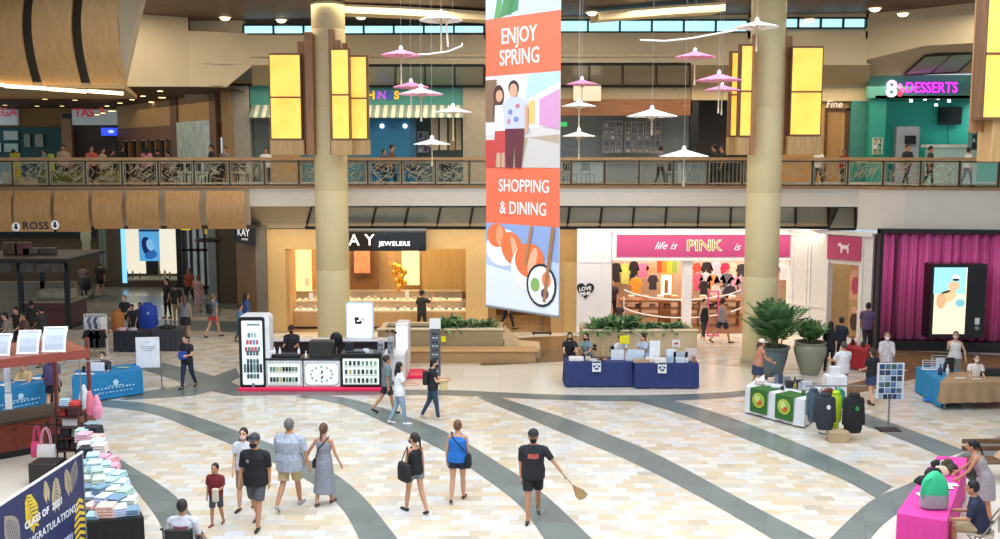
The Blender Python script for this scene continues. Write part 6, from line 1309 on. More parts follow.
for f, g, w_, hx, lb in ((.85, .5, .14, 'f0f0ee', 'white paper at the right end of the left blue table'), (.6, .6, .16, 'e8d8c8', 'pale item in the middle of the left blue table'), (.3, .4, .12, 'e8eef0', 'white paper at the left edge on the left blue table')): c = lerp2(lt1, f, g); item('box', 0, 0, .765, hx, lb, w_, .03, .1, cat='paper', pos=(c.x, c.y, .765))
# white sign on metal stand
b = G(156, 388); t = thing('sign_stand', 'white notice board on a metal floor stand near the blue tables', 'sign', (b.x-.12, b.y-.2, 0)); zb_ = Z(366, b.y); zt_ = Z(336, b.y)
m = MB(); m.box(-.35, .33, -.02, .02, zb_, zt_); m.build('board', mat('eceef0', .5), t, False); t.rotation_euler.z = .12
m = MB(); m.tube([(.31, .03, zt_), (.36, .03, .02)], .018, 6); m.tube([(-.33, .03, zt_), (-.36, .03, .02)], .018, 6); m.box(-.4, -.3, -.2, .25, 0, .02); m.box(.3, .42, -.2, .25, 0, .02); m.build('frame', GREYM, t)
for z, w_ in ((zt_-.14, .08), (zt_-.28, .22), (zt_-.34, .2), (zt_-.4, .14)): m = MB(); m.box(-w_, w_, -.026, -.02, z-.012, z+.012); m.build('printed_line', mat('a8b4bc', .5), t)
# ============================================================ clothes vendor (rack, blue jacket, black tables) behind
b = G(97, 357); 
t = thing('clothes_rack', 'white framed clothes rack with grey and black clothes, left of the orange bag', 'rack', (b.x, b.y, 0)); m = MB()
for x in (-.38, .38): m.tube([(x, 0, 0), (x, 0, 1.5)], .028, 6); m.tube([(x, -.25, .02), (x, .25, .02)], .025, 6)
m.tube([(-.38, 0, 1.5), (.38, 0, 1.5)], .028, 6); m.build('frame', mat('cdcabc', .4), t)
m = MB(); m.box(-.36, .36, -.15, .2, .25, .28); m.build('shelf', mat('b8b09a', .5), t)
for i, (x, hx) in enumerate(((-.27, 'c8c4cc'), (-.16, '5a6070'), (-.05, 'b8b8c4'), (.06, '4c5060'), (.17, 'c0bcc8'), (.28, 'd4d0c8'))):
    g_ = garment(0, 0, .18, .42, 30, hx, 'small shirt on the upper row of the white rack, '+('first second third fourth fifth sixth'.split()[i])+' from the left', 'shirts on the white rack'); g_.location = b+Vector((x, -.02, 1.0)); g_.rotation_euler.z = .5
for i, (x, hx) in enumerate(((-.2, '17181a'), (.0, '222426'), (.2, '1a1a1e'))):
    g_ = garment(0, 0, .3, .62, 30, hx, 'black shirt low on the white rack, '+('left', 'middle', 'right')[i], 'shirts on the white rack'); g_.location = b+Vector((x, -.12, .36))
b2 = G(128, 352); tt = [(b2.x-.5, b2.y), (b2.x+.75, b2.y), (b2.x+.75, b2.y+.7), (b2.x-.5, b2.y+.7)]; table('black cloth table behind the white notice board', tt, .72, '22242e')
b3 = G(160, 351); tt = [(b3.x-.3, b3.y), (b3.x+.75, b3.y), (b3.x+.75, b3.y+.7), (b3.x-.3, b3.y+.7)]; table('dark grey cloth table right of the blue jacket', tt, .78, '35363e')
heap((b2.x-.3, b2.y+.3, .735), .18, .12, 'c8a0a0', 'pinkish cloth heap on the black table', seed=4); heap((b2.x+.1, b2.y+.3, .735), .16, .1, 'b0a8b0', 'greyish cloth heap on the black table', seed=5); heap((b3.x+.2, b3.y+.3, .795), .3, .1, '1e1e22', 'black cloth heap on the dark grey table', seed=6)
jacket(G(147, 346)+Vector((0, .25, .55)), .62, 1.0, .35, '1e3f9c', 'large bright blue jacket with pale emblem hung over a stand', 'a8b8d8', grp='jackets at the dark clothes stall')
m = MB(); c = G(147, 346)+Vector((0, .3, 0)); m.cone(c, c+Vector((0, 0, 1.6)), .02, .02, 6); m.cone(c, c+Vector((0, 0, .03)), .22, .2, 12); o = m.build('jacket_stand', GREYM); tag(o, 'thin stand inside the big blue jacket', 'stand'); centre(o)
jacket(G(117, 350)+Vector((0, .2, .55)), .40, .85, .3, 'a8682c', 'orange brown garment hung beside the white clothes rack', grp='jackets at the dark clothes stall')
# ============================================================ timber kiosk with roof, left
kz = 2.6; rp = [G(-60, 367, kz), G(88, 349.5, kz), G(66, 339, kz), G(-60, 347, kz)]
t = thing('timber_kiosk', 'reddish timber kiosk with a flat roof on thin posts at left', 'kiosk', (rp[1].x-2, rp[1].y, 0))
WR = wood('8c4f3c', 'a2614a', .4, .8, 0); m = MB(); m.prism([p-Vector((0, 0, .16)) for p in rp], (0, 0, .16)); pt(m, 'roof', WR, t)
m = MB(); m.prism([rp[0]-Vector((0, .02, .19)), rp[1]-Vector((0, .02, .19)), rp[1]-Vector((0, .02, -.01)), rp[0]-Vector((0, .02, -.01))], (0, .05, 0)); pt(m, 'fascia_board', mat('94463a', .4), t)
pb = [G(-50, 469), G(60, 449), G(60, 449)+Vector((.25, 1.6, 0)), G(-50, 469)+Vector((.25, 1.6, 0))]
m = MB(); m.prism([(p.x, p.y, .16) for p in pb], (0, 0, .66)); pt(m, 'counter', wood('6e3222', '7f402c', .4, .6, 0), t)
m = MB(); m.prism([(p.x, p.y, 0) for p in pb], (0, 0, .16)); pt(m, 'plinth', BLACK, t)
m = MB(); ce = sum((p for p in pb), Vector())/4; m.prism([(ce.x+(p.x-ce.x)*1.04, ce.y+(p.y-ce.y)*1.1, .82) for p in pb], (0, 0, .06)); pt(m, 'worktop', mat('4a4038', .35), t)
for k, (f, g) in enumerate(((.97, .05), (.97, .92), (.3, .05))):
    p = pb[0].lerp(pb[1], f).lerp(pb[3].lerp(pb[2], f), g); m = MB(); m.box(p.x-.04, p.x+.04, p.y-.04, p.y+.04, .88, kz-.16); pt(m, 'post', mat('7a3c30', .4), t)
m = MB(); p = pb[0].lerp(pb[1], .58)+Vector((0, -.012, 0)); m.box(p.x-.05, p.x+.05, p.y-.02, p.y+.01, .66, .69); pt(m, 'drawer_handle', BLACK, t)
# slanted white-framed panels on its roof
for i, (pxa, pxb, ya, yb, yc) in enumerate(((-16, 8, 357, 339, 0), (16, 37, 355, 335.5, 0), (41.5, 64, 353, 332, 0))):
    c = G((pxa+pxb)/2, ya-.5, kz+.01); w_ = (pxb-pxa)/2000*c.y*1.03; hh = (ya-yb)/1000*c.y*1.1
    tt = thing('roof_light_panel', 'white framed slanted screen standing on the timber kiosk roof, '+('left one cut by the edge', 'middle one', 'right one')[i], 'panel', (c.x, c.y+.05, kz+.005), .12, 'slanted panels on the kiosk roof')
    def pr(y, z): return y, z
    prof = [(0, 0), (.05, hh*.35), (.13, hh*.7), (.26, hh*.98)]
    m = MB(); m.strip([(-w_+.05, y-.01, z+.0) for y, z in prof], [(w_-.05, y-.01, z) for y, z in prof]); o = m.build('screen', mat('b8c2cc', .3, emit=.12, var=.05), tt, fix=False); s2 = o.modifiers.new('t', 'SOLIDIFY'); s2.thickness = .02
    m = MB()
    for x in (-w_+.03, w_-.03): m.tube([(x, y-.02, z) for y, z in prof], .035, 6)
    for y, z in (prof[0], prof[-1]): m.tube([(-w_, y-.02, z+.02), (w_, y-.02, z+.02)], .03, 6)
    m.build('frame', mat('f0f0f0', .4), tt)
# ============================================================ congratulations banner, lower left
BA = G(82, 452, 2.0); BB = G(0, 505, 2.0); bu = (BA-BB).normalized(); bn = Vector((bu.y, -bu.x, 0))
B0 = BB-bu*1.6; BL = (BA-B0).length; z0_, z1_ = .25, 2.0
t = thing('congratulations_banner', 'dark blue class of 2021 banner with gold and white leaves, lower left', 'banner', (BA+B0)/2*1.0); t.location.z = 0
def bq(a, b, c, d, off=0, th=.012): return [B0+bu*a+bn*off+Vector((0, 0, c-2.0)), B0+bu*b+bn*off+Vector((0, 0, c-2.0)), B0+bu*b+bn*off+Vector((0, 0, d-2.0)), B0+bu*a+bn*off+Vector((0, 0, d-2.0))]
m = MB(); m.prism(bq(0, BL, z0_, z1_), -bn*.012); pt(m, 'printed_sheet', mat('232d5c', .5, var=.03), t)
m = MB(); m.tube([B0+Vector((0, 0, 0)), BA], .022, 8); pt(m, 'top_rail', mat('e8e8e8', .4), t)
m = MB(); 
for p in (B0, BA): m = MB(); m.tube([(p.x, p.y, 2.0), (p.x, p.y, .02)], .02, 6); m.box(p.x-.25, p.x+.25, p.y-.04, p.y+.04, 0, .03); pt(m, 'stand_post', GREYM, t)
for s_, sz, a, z, hx, b_ in (('CLASS OF  2021', .155, BL-1.36, 1.43, 'eef0f4', .005), ('CONGRATULATIONS!', .172, BL-1.2, 1.14, 'eef0f4', 0), ('2021', .14, BL-.62, .72, 'c8d0e8', .004)):
    ptext(s_, sz, frame(B0+bu*a+bn*.004+Vector((0, 0, z-2.0)), bu, (0, 0, 1)), hx, t, bold=b_, name='printed_lettering', space=1.12)
def leafshape(a, z, L, w, an, hx, kind):
    m = MB(); n = 9; d = Vector((cos(an), sin(an))); s_ = Vector((-d.y, d.x)); c0 = B0+bn*.004
    def P(u, v, o=0): return c0+bu*(a+d.x*u+s_.x*v)+Vector((0, 0, z-2.0+d.y*u+s_.y*v))+bn*o
    if kind == 'palm':
        for k in range(n):
            f = (k+.5)/n; l = w*(1-abs(f-.45)*1.1)
            for sg in (-1, 1): m.prism([P(L*f, 0), P(L*f+.07, sg*l), P(L*f+.13, sg*l*1.0), P(L*(f+.6/n), 0)], bn*.002)
        pt(m, 'printed_palm_leaf', decal_mat(hx), t)
    else:
        pts = [P(L*k/12, w*sin(pi*k/12)) for k in range(13)]+[P(L*k/12, -w*sin(pi*k/12)) for k in range(11, 0, -1)]
        m.prism(pts, bn*.002); pt(m, 'printed_leaf', decal_mat(hx), t)
        for k in range(2, 11):
            for sg in (-1, 1): m = MB(); f = k/12; m.prism([P(L*f, 0, .003), P(L*f+.05, sg*w*.75*sin(pi*f), .003), P(L*f+.062, sg*w*.75*sin(pi*f), .003), P(L*f+.018, 0, .003)], bn*.001); pt(m, 'printed_vein', decal_mat('3c4468'), t)
leafshape(BL-1.85, 1.92, .6, .2, -1.25, 'e8c83a', 'palm'); leafshape(BL-2.5, 1.8, .7, .2, -1.0, '9a9486', 'leaf'); leafshape(BL-.95, 1.9, .5, .16, -1.6, 'b8aa88', 'palm'); leafshape(BL-.25, 1.95, .5, .13, -1.9, '8a8478', 'leaf'); leafshape(BL-.62, 1.92, .42, .13, -1.3, 'b0a284', 'palm'); leafshape(BL-.18, 1.32, 1.0, .22, -1.62, 'e8c83a', 'palm'); leafshape(BL-1.3, 1.95, .3, .1, -1.4, 'c8b890', 'palm')
leafshape(BL-2.3, .95, .55, .2, -1.1, 'd8b83a', 'palm')
m = MB(); c0 = B0+bu*(BL-1.12)+bn*.006+Vector((0, 0, .72-2.0)); m.prism([c0+bu*x+Vector((0, 0, z)) for x, z in ((-.22, 0), (0, .1), (.22, .0), (0, -.1))], bn*.002); m.prism([c0+bu*x+Vector((0, 0, z)) for x, z in ((-.12, -.07), (.12, -.07), (.12, -.2), (-.12, -.2))], bn*.002); pt(m, 'printed_cap', decal_mat('d0a850'), t)
# ============================================================ folded goods table, lower left
z_ = .76; mt1 = [tuple(G(*p, z_))[:2] for p in ((86, 522), (143, 517), (112, 457), (80, 460))]
table('black cloth table stacked with pale folded towels, lower left', mt1, z_, '17181b', wav=.012)
mt2 = [tuple(G(*p, .82))[:2] for p in ((80, 458), (110, 455), (98, 424), (76, 426))]
table('narrow black cloth table of towels behind the first, by the rack', mt2, .82, '1c1c20')
pc = ['a9cfe0', 'c8dbe2', 'e8b8c4', 'bfe0e4', 'd8e4d0', 'f0c8b8', '8fb8cc', 'f2e2d8', 'e6a8b8', 'b8d8c8', 'cfd8f0', 'e8e4e0', '9ad0b0', 'f4b0b8', 'd0e8f4', '7c9cb0']
k = 0; ordn = 'front row,second row,third row,fourth row,fifth row,sixth row,back row'.split(','); ordc = ('left', 'middle left', 'middle right', 'right')
for j in range(7):
    for i in range(4):
        c = lerp2(mt1, .14+.24*i, .06+.142*j); w_ = random.uniform(.11, .17); o = item('cloth', 0, 0, z_, pc[(k*5+j) % 16], 'folded pastel towel stack in the %s of the big pile table, %s' % (ordn[j], ordc[i]), w_, .07+.05*((k*3) % 4), .16, grp='folded towels on the black tables', cat='towel', pos=(c.x, c.y, z_+.014), rz=random.uniform(-.45, .45)); k += 1
for j in range(5):
    for i in range(2):
        c = lerp2(mt2, .25+.45*i, .1+.19*j); item('cloth', 0, 0, .82, pc[(k*3+j) % 16] if (i+j) % 4 else '2a3038', 'folded towel stack on the narrow table, %s from the front, %s side' % ('first second third fourth fifth'.split()[j], ('left', 'right')[i]), .16, .12+.04*(k % 3), .15, grp='folded towels on the black tables', cat='towel', pos=(c.x, c.y, .834), rz=random.uniform(-.2, .2)); k += 1
# dark tower rack with goods
b = G(73, 466); t = thing('display_rack', 'tall dark red display rack with hanging goods, left of the towels', 'rack', (b.x, b.y, 0)); m = MB(); H_ = 1.40
for x, y in ((-.26, -.2), (.26, -.2), (-.26, .2), (.26, .2)): m.box(x-.02, x+.02, y-.02, y+.02, 0, H_)
for z in (.08, .39, .68, .93, 1.16, 1.38): m.box(-.27, .27, -.21, .21, z, z+.025)
m.build('frame', mat('4a2420', .5), t)
for i, (x, y, z, hx, w_, h_) in enumerate(((-.12, 0, .415, '3a2a28', .1, .22), (.1, 0, .415, '6a4a44', .1, .2), (-.1, 0, .705, '2c2a30', .11, .22), (.12, 0, .705, 'b8a8a0', .09, .2), (0, 0, .955, 'e8e4e0', .16, .16), (-.15, 0, 1.185, 'c8443c', .08, .16), (.1, 0, 1.185, '5a3a34', .12, .2), (-.1, 0, 1.405, 'b8d4e4', .12, .16), (.12, 0, 1.405, 'd84a48', .11, .1))):
    item('cloth' if i % 2 else 'box', 0, 0, z, hx, 'small goods item on the dark red display rack, '+('lowest shelf left', 'lowest shelf right', 'second shelf left', 'second shelf right', 'third shelf', 'fourth shelf left', 'fourth shelf right', 'pale blue on the top', 'red on the top')[i], w_, h_, .1, pos=(b.x+x, b.y+y, z), cat='goods')
for i, (px, py, hx) in enumerate(((97, 408, 'f09ab4'), (90, 404, 'e8788c'), (84, 398, 'cfd8dc'))):
    c = A(px, py, b.y+.1); m = MB(); m.rings([((0, 0, z), (1, 0, 0), (0, 1, 0), a_, .07) for z, a_ in ((-.25, .04), (-.2, .11), (0, .13), (.15, .08), (.3, .02))], 16); o = m.build('hanging_bag', mat(hx, .7, var=.15, scale=8), smooth=True); o.location = (c.x+.0, c.y, c.z); tag(o, ('pink soft bag hanging at the right of the display rack', 'rose soft bag hanging behind the pink one', 'pale grey soft bag hanging highest at the rack')[i], 'bag', 'soft bags at the display rack')
m = MB(); m.tube([(b.x+.26, b.y, 1.4), (b.x+.26, b.y, 2.45)], .015, 6); m.tube([(b.x-.1, b.y+.05, 2.4), (b.x+.7, b.y+.1, 2.4)], .015, 6); o = m.build('hanging_bar', GREYM); tag(o, 'thin metal bar above the display rack holding soft bags', 'bar'); centre(o)
# tote bags hanging on a stand
b = G(50, 468); t = thing('bag_stand', 'black stand with a crossbar holding tote bags at lower left', 'stand', (b.x, b.y, 0)); m = MB(); m.cone((0, 0, .0), (0, 0, 1.1), .025, .025, 8); m.tube([(-.45, 0, 1.0), (.3, 0, 1.0)], .018, 6); m.box(-.3, .3, -.25, .25, 0, .03); m.build('frame', BLACK, t)
for i, (dx, dy, w_, h_, z, hx, lb, hs) in enumerate(((.0, -.12, .21, .38, .2, 'e4dcd8', 'white tote bag with pink handles hanging at lower left', 'e8a0b4'), (-.28, .05, .14, .34, .25, 'e0487c', 'hot pink bag hanging behind the white tote', 'e0487c'), (.2, .08, .14, .4, .35, '2a2a2e', 'dark bag behind the white tote at right', '2a2a2e'))):
    tb = thing('tote_bag', lb, 'bag', (b.x+dx, b.y+dy, z)); m = MB(); m.rings([((0, 0, z2), (1, 0, 0), (0, 1, 0), a_, b_) for z2, a_, b_ in ((0, w_*.85, .07), (.03, w_, .09), (h_*.6, w_, .08), (h_, w_*.95, .04))], 20, .5); m.build('bag_body', mat(hx, .7, var=.08, scale=6), tb, True)
    for yy in (-.04, .04): m = MB(); m.tube([(w_*.5*cos(a)*1.0, yy, h_+.38*sin(a)) for a in [pi*k/10 for k in range(11)]], .012, 6); m.build('handle', mat(hs, .6), tb, True)
m = MB(); c = G(43, 487, 0); m.rbox(c.x-.3, c.x+.3, c.y, c.y+.5, 0, .5, .02); o = m.build('storage_box', mat('2c2420', .5)); tag(o, 'dark brown box under the hanging tote bags', 'box'); centre(o)
# small upright white sign post at left by the blue tables
b = G(10, 420); t = thing('pole_sign', 'narrow white and grey sign post at the far left before the blue table', 'sign', (b.x, b.y, 0)); m = MB(); m.cone((0, 0, 0), (0, 0, 1.5), .02, .02, 6); m.cone((0, 0, 0), (0, 0, .03), .15, .15, 12); m.build('pole', GREYM, t); m = MB(); m.box(-.08, .08, -.03, -.01, .75, 1.5); m.build('panel', mat('c8ccd4', .4, var=.3, scale=6), t); m = MB(); m.box(-.09, .09, -.03, -.005, .3, .72); m.build('lower_panel', WHITE, t)
# ornate small wire items near the kiosk
for i in range(6):
    b = G(72+3.2*i, 420-1.5*i, 1.0); m = MB(); m.cone((0, 0, 0), (0, 0, .35), .012, .012, 5); m.ell((0, 0, .38), .03, .03, .05, n=8, m=6); m.cone((0, 0, 0), (0, 0, .01), .06, .06, 10)
    break
# ============================================================ people
PEND = []
def V(*a): return Vector(a)
SK = {'l': 'd8a88a', 'm': 'c08a68', 'd': '9a6848', 't': 'cc9878'}
def pend(mb, name, mats, root, vox, paint=None, it=3, fac=.5):
    o = mb.build(name, mats, root, fix=True)
    r = o.modifiers.new('r', 'REMESH'); r.mode = 'VOXEL'; r.voxel_size = vox; r.use_smooth_shade = True
    s_ = o.modifiers.new('s', 'SMOOTH'); s_.iterations = it; s_.factor = fac
    PEND.append((o, mats if isinstance(mats, (list, tuple)) else [mats], paint)); return o
def person(label, pos, h=1.68, face=0, skin='m', hair='1c1614', hs='short', top=('222222', .5), bot=('shorts', '333333', .9), shoe='222222', mask=None, cap=None,
           L=0, legs=((12, 5), (-12, 12)), arms=((-8, 8, 12), (8, 8, 12)), fem=False, fat=1.0, vox=.016, fingers=False, seat=None, headturn=0, nod=0, name='person', group=None, long=.3, clench=0):
    """pos world; face = rotation about z (0 looks away from the viewer, 180 towards). legs/arms: (right, left)"""
    s = h/1.75; hk = 1.12 if h > 1.3 else 1.3; root = thing(name, label, 'person', pos, R(face), group)
    sh = (.165 if fem else .19)*(1+(fat-1)*.6); hw = .095
    Hc = V(0, 0, .93)
    # legs
    def legj(i, sg):
        a, b = R(legs[i][0]), R(legs[i][1]); ox = legs[i][2] if len(legs[i]) > 2 else 0
        hp = Hc+V(sg*hw, 0, -.02); kn = hp+V(sg*ox, sin(a), -cos(a)).normalized()*.43; an = kn+V(0, sin(a-b), -cos(a-b))*.42; ft = a-b if abs(a-b) > .3 and seat is None else 0
        fd = V(sg*.15, cos(min(0, ft)*.9), sin(min(0, ft)*.9)*1.0).normalized(); return hp, kn, an, fd
    J = {1: legj(0, 1), -1: legj(1, -1)}
    low = min(min(j[2].z, (j[2]+j[3]*.17).z+.04) for j in J.values()); dz = (.078-low)
    if seat is not None: dz = (seat/s+.10)-Hc.z
    sh_ = V(0, 0, dz); Hc = Hc+sh_; J = {k: (a+sh_, b+sh_, c+sh_, d) for k, (a, b, c, d) in J.items()}
    sp = V(0, sin(R(L)), cos(R(L))); fw = V(0, cos(R(L)), -sin(R(L))); X1 = V(1, 0, 0)
    def T(u, x=0, f=0): return Hc+sp*u+X1*x+fw*f
    neck = T(.525); L2 = R(L*.6+nod); hd = V(0, sin(L2), cos(L2)); hc = neck+hd*.148+V(0, .02, 0)
    HM = Matrix.Rotation(R(headturn), 3, 'Z') @ Matrix.Rotation(-L2, 3, 'X')
    def HP(x, y, z): return hc+HM @ (V(x, y, z)*hk)
    # arms
    AJ = {}
    for i, sg in ((0, 1), (1, -1)):
        a, o_, e = [R(v) for v in arms[i][:3]]; inn = arms[i][3] if len(arms[i]) > 3 else .12
        s0 = T(.435, sg*sh*.97); d = V(sg*sin(o_), sin(a+R(L)*.5)*cos(o_), -cos(a+R(L)*.5)*cos(o_)).normalized(); el = s0+d*.28
        d2 = V(sg*sin(o_)*.7-sg*inn*(1 if e > .2 else .3), sin(a+e+R(L)*.5), -cos(a+e+R(L)*.5)).normalized(); wr = el+d2*.25; AJ[sg] = (s0, el, wr, d2)
    k = fat
    tor = [(-.10, .12, .09), (-.03, .165*(1.03 if fem else .97), .115), (.05, .165 if not fem else .165, .115), (.16, .14 if not fem else .125, .10), (.28, .16 if not fem else .145, .115 if not fem else .12), (.38, .172 if not fem else .152, .11), (.445, .150 if not fem else .13, .09), (.49, .10, .075), (.52, .066, .06), (.56, .052, .052)]
    def trings(m, add=0, u0=-1, u1=1, kk=None):
        rg = []
        for u, a_, b_ in tor:
            if u0 <= u <= u1: rg.append((T(u)*s, X1, fw, (a_*k+add)*s, (b_*(1+(k-1)*1.6)+add)*s))
        m.rings(rg, 20)
    body = MB(); trings(body)
    body.cap(T(.5)*s, (hc-hd*.03)*s, .052*s, .05*s)
    body.ell(hc*s, .074*s*hk, .092*s*hk, .112*s*hk, HM); body.ell(HP(0, .022, -.055)*s, .056*s*hk, .07*s*hk, .062*s*hk, HM)
    body.cone(HP(0, .08, .02)*s, HP(0, .112, -.022)*s, .008*s, .017*s, 8); 
    for sg in (-1, 1): body.ell(HP(sg*.076, -.005, -.012)*s, .012*s, .022*s, .034*s, HM, 8, 6)
    thr = .085*(1+(k-1)*.7); 
    for sg in (1, -1):
        hp, kn, an, fd = J[sg]
        body.cap(hp*s, kn*s, thr*s, .056*s); body.cap(kn*s, kn.lerp(an, .35)*s, .054*s, .056*s); body.cap(kn.lerp(an, .35)*s, an*s, .056*s, .036*s)
        body.cap((an+V(0, -.03, -.035))*s, (an+fd*.15+V(0, 0, -.05))*s, .034*s, .024*s)
        s0, el, wr, d2 = AJ[sg]; ka = .85 if fem else 1
        body.cap(T(.46, sg*sh*.45)*s, s0*s, .05*ka*s, .056*ka*s); body.cap(s0*s, el*s, .052*ka*s, .038*ka*s); body.cap(el*s, wr*s, .039*ka*s, .027*ka*s)
        # hand
        hn = d2; side = V(sg, 0, 0); side = (side-hn*side.dot(hn)).normalized(); nrm = hn.cross(side)*sg
        # palm: flat towards the thigh -> width axis is forward/back
        wd = hn.cross(side).normalized(); wd = wd if wd.y > 0 else -wd
        pc = wr+hn*.05
        if fingers:
            body.rings([((wr+hn*t)*s, wd, side, a_*s, b_*s) for t, a_, b_ in ((-.01, .026, .022), (.02, .033, .018), (.06, .042, .017), (.09, .04, .014))], 12)
            for fi, (off, ln) in enumerate(((.031, .066), (.011, .076), (-.010, .07), (-.030, .055))):
                b0 = wr+hn*.085+wd*off; cur = .25+.12*fi+clench*.9; m1 = b0+(hn*cos(cur*.5)-side*sin(cur*.5))*ln*.55; m2 = m1+(hn*cos(cur*1.3)-side*sin(cur*1.3))*ln*.5; body.cap(b0*s, m1*s, .0098*s, .009*s, 8); body.cap(m1*s, m2*s, .009*s, .0078*s, 8)
            t0 = wr+hn*.03+wd*.03; t1 = t0+(hn*.6+wd*.6-side*.25).normalized()*.04; t2 = t1+(hn*.9+wd*.2-side*.3).normalized()*.032; body.cap(t0*s, t1*s, .013*s, .011*s, 8); body.cap(t1*s, t2*s, .011*s, .009*s, 8)
        else:
            body.rings([((wr+hn*t)*s, wd, side, a_*s, b_*s) for t, a_, b_ in ((-.01, .026, .022), (.06, .042, .02), (.10, .04, .018))], 10)
            for off in (.03, .01, -.01, -.03): body.cap((wr+hn*.09+wd*off*.9)*s, (wr+hn*.155-side*.025+wd*off)*s, .012*s, .010*s, 6)
            body.cap((wr+hn*.03+wd*.03)*s, (wr+hn*.08+wd*.06)*s, .013*s, .010*s, 6)
    eyes = [HP(sg*.03, .084, .012)*s for sg in (-1, 1)]; lip = HP(0, .088, -.055)*s; brows = [HP(sg*.03, .083, .038)*s for sg in (-1, 1)]
    def paint(co):
        for e_ in eyes:
            if (co-e_).length < .013*s: return 1
        for e_ in brows:
            q_ = co-e_
            if abs(q_.z) < .007*s and abs(q_.x) < .02*s and q_.length < .026*s: return 1
        q_ = co-lip
        if abs(q_.z) < .009*s and q_.length < .026*s: return 2
        return 0
    body_o = pend(body, 'body', [mat(SK[skin], .5, var=.03), mat('1a1210', .3, var=0), mat('8f4a42', .5, var=0)], root, (vox if not fingers else min(vox, .0085)), paint, 2)
    # ---- shirt
    if top:
        th, sl = top[0], top[1]; loose = top[2] if len(top) > 2 else .02; hem = top[3] if len(top) > 3 else -.10; var = top[4] if len(top) > 4 else .06
        m = MB(); rg = []
        us = [hem]+[u for u, _, _ in tor if u > hem+.02 and u < (.43 if sl > 0 else .40)]
        def wat(u):
            for (u0, a0_, b0_), (u1, a1_, b1_) in zip(tor[:-1], tor[1:]):
                if u0 <= u <= u1: f = (u-u0)/(u1-u0); return a0_+(a1_-a0_)*f, b0_+(b1_-b0_)*f
            return tor[0][1:] if u < tor[0][0] else tor[-1][1:]
        for u in us:
            a_, b_ = wat(max(u, -.03)); ex = loose+(.015 if u < .2 else 0); rg.append((T(u)*s, X1, fw, (a_*k+ex)*s, (b_*(1+(k-1)*1.6)+ex)*s))
        if sl > 0: rg += [(T(u)*s, X1, fw, (wat(u)[0]*kq+ex_)*s, (wat(u)[1]*(1+(kq-1)*1.6)+ex_)*s) for u, ex_, kq in ((.445, .018, k), (.49, .017, k), (.525, .016, 1+(k-1)*.5))]
        else: rg += [(T(u)*s, X1, fw, (wat(u)[0]*k*sc_+.012)*s, (wat(u)[1]*(1+(k-1)*1.6)+.014)*s) for u, sc_ in ((.43, .88), (.465, .85))]
        m.rings(rg, 20)
        for sg in (1, -1):
            s0, el, wr, d2 = AJ[sg]
            if sl > 0:
                m.cap(T(.455, sg*sh*.45)*s, s0*s, .064*s, .068*s)
                e1 = s0.lerp(el, min(1, sl)); m.cone(s0*s, e1*s, (.07+loose*.4)*s, (.062+loose*.6-.02*(sl > .8))*s, 14)
                if sl > 1: m.cap(el*s, el.lerp(wr, min(1, sl-1))*s, .05*s, .042*s, 12)
            else:
                m.cap(T(.38, sg*sh*.5)*s, T(.485, sg*sh*.45)*s, .05*s, .04*s)
        pend(m, 'shirt' if sl > 0 else 'tank_top', mat(th, .75, var=var, scale=14), root, vox, None, 2)
        if len(top) > 5 and top[5]:
            m = MB(); dc, w_, h_, x_, bk = top[5]; sgn = -1 if bk else 1; a_, b_ = wat(.35); yy = (b_*(1+(k-1)*1.6)+loose+.004)
            nr, nc = 4, 6; pts = []
            for r_ in range(nr+1):
                for c_ in range(nc+1):
                    xx = x_+w_*(c_/nc-.5); zz_ = .34+h_*(r_/nr-.5); q_ = max(0, 1-(xx/(a_*k+loose))**2)**.5; pts.append((T(zz_, xx, sgn*(yy*q_+.006)))*s)
            m.add(pts, [(r_*(nc+1)+c_, r_*(nc+1)+c_+1, (r_+1)*(nc+1)+c_+1, (r_+1)*(nc+1)+c_) for r_ in range(nr) for c_ in range(nc)])
            o = m.build('printed_logo', mat(dc, .6, var=.5, scale=30), root, fix=False)
    # ---- lower garment
    kind, bc, ln = bot[:3]; m = MB()
    hpw = (.165*k+.02)
    if kind in ('shorts', 'trousers'):
        m.rings([(T(u)*s, X1, fw, a_*s, b_*s) for u, a_, b_ in ((-.12, .15*k, .11*k), (-.03, hpw, .125*k+.01), (.08, .158*k+.008, .12*k+.005))], 20)
        for sg in (1, -1):
            hp, kn, an, fd = J[sg]; e1 = hp.lerp(kn, min(1, ln)); lo = .022 if kind == 'shorts' else .012
            m.cone((hp+V(0, 0, -.0))*s, e1*s, (thr+.018)*s, (thr*(1-min(1, ln))+.062*min(1, ln)+lo+(k-1)*.05)*s, 16)
            if ln > 1: m.cap(kn*s, kn.lerp(an, min(1, ln-1))*s, (.062+lo*.4)*s, .05*s, 14)
        pend(m, kind, mat(bc, .75, var=.08, scale=12), root, vox, None, 2)
    elif kind in ('skirt', 'dress'):
        kn = (J[1][1]+J[-1][1])/2; an = (J[1][2]+J[-1][2])/2; rg = []
        rg.append((T(.16)*s, X1, fw, (.125*k+.022)*s, (.10*k+.022)*s)); rg.append((T(.03)*s, X1, fw, (.16*k+.018)*s, (.115*k+.02)*s))
        n_ = 5
        for i in range(n_+1):
            f = .08+ (ln-.08)*i/n_; c = T(0).lerp(kn, min(1, f)) if f <= 1 else kn.lerp(an, f-1); spr = .04*f; c = V(0, c.y, c.z); rg.append((c*s, X1, V(0, 1, 0), (.175*k+spr)*s, (.13*k+spr+.03)*s))
        m.rings(rg[::-1], 22); pend(m, kind, mat(bc, .75, var=.12, scale=12), root, vox, None, 2)
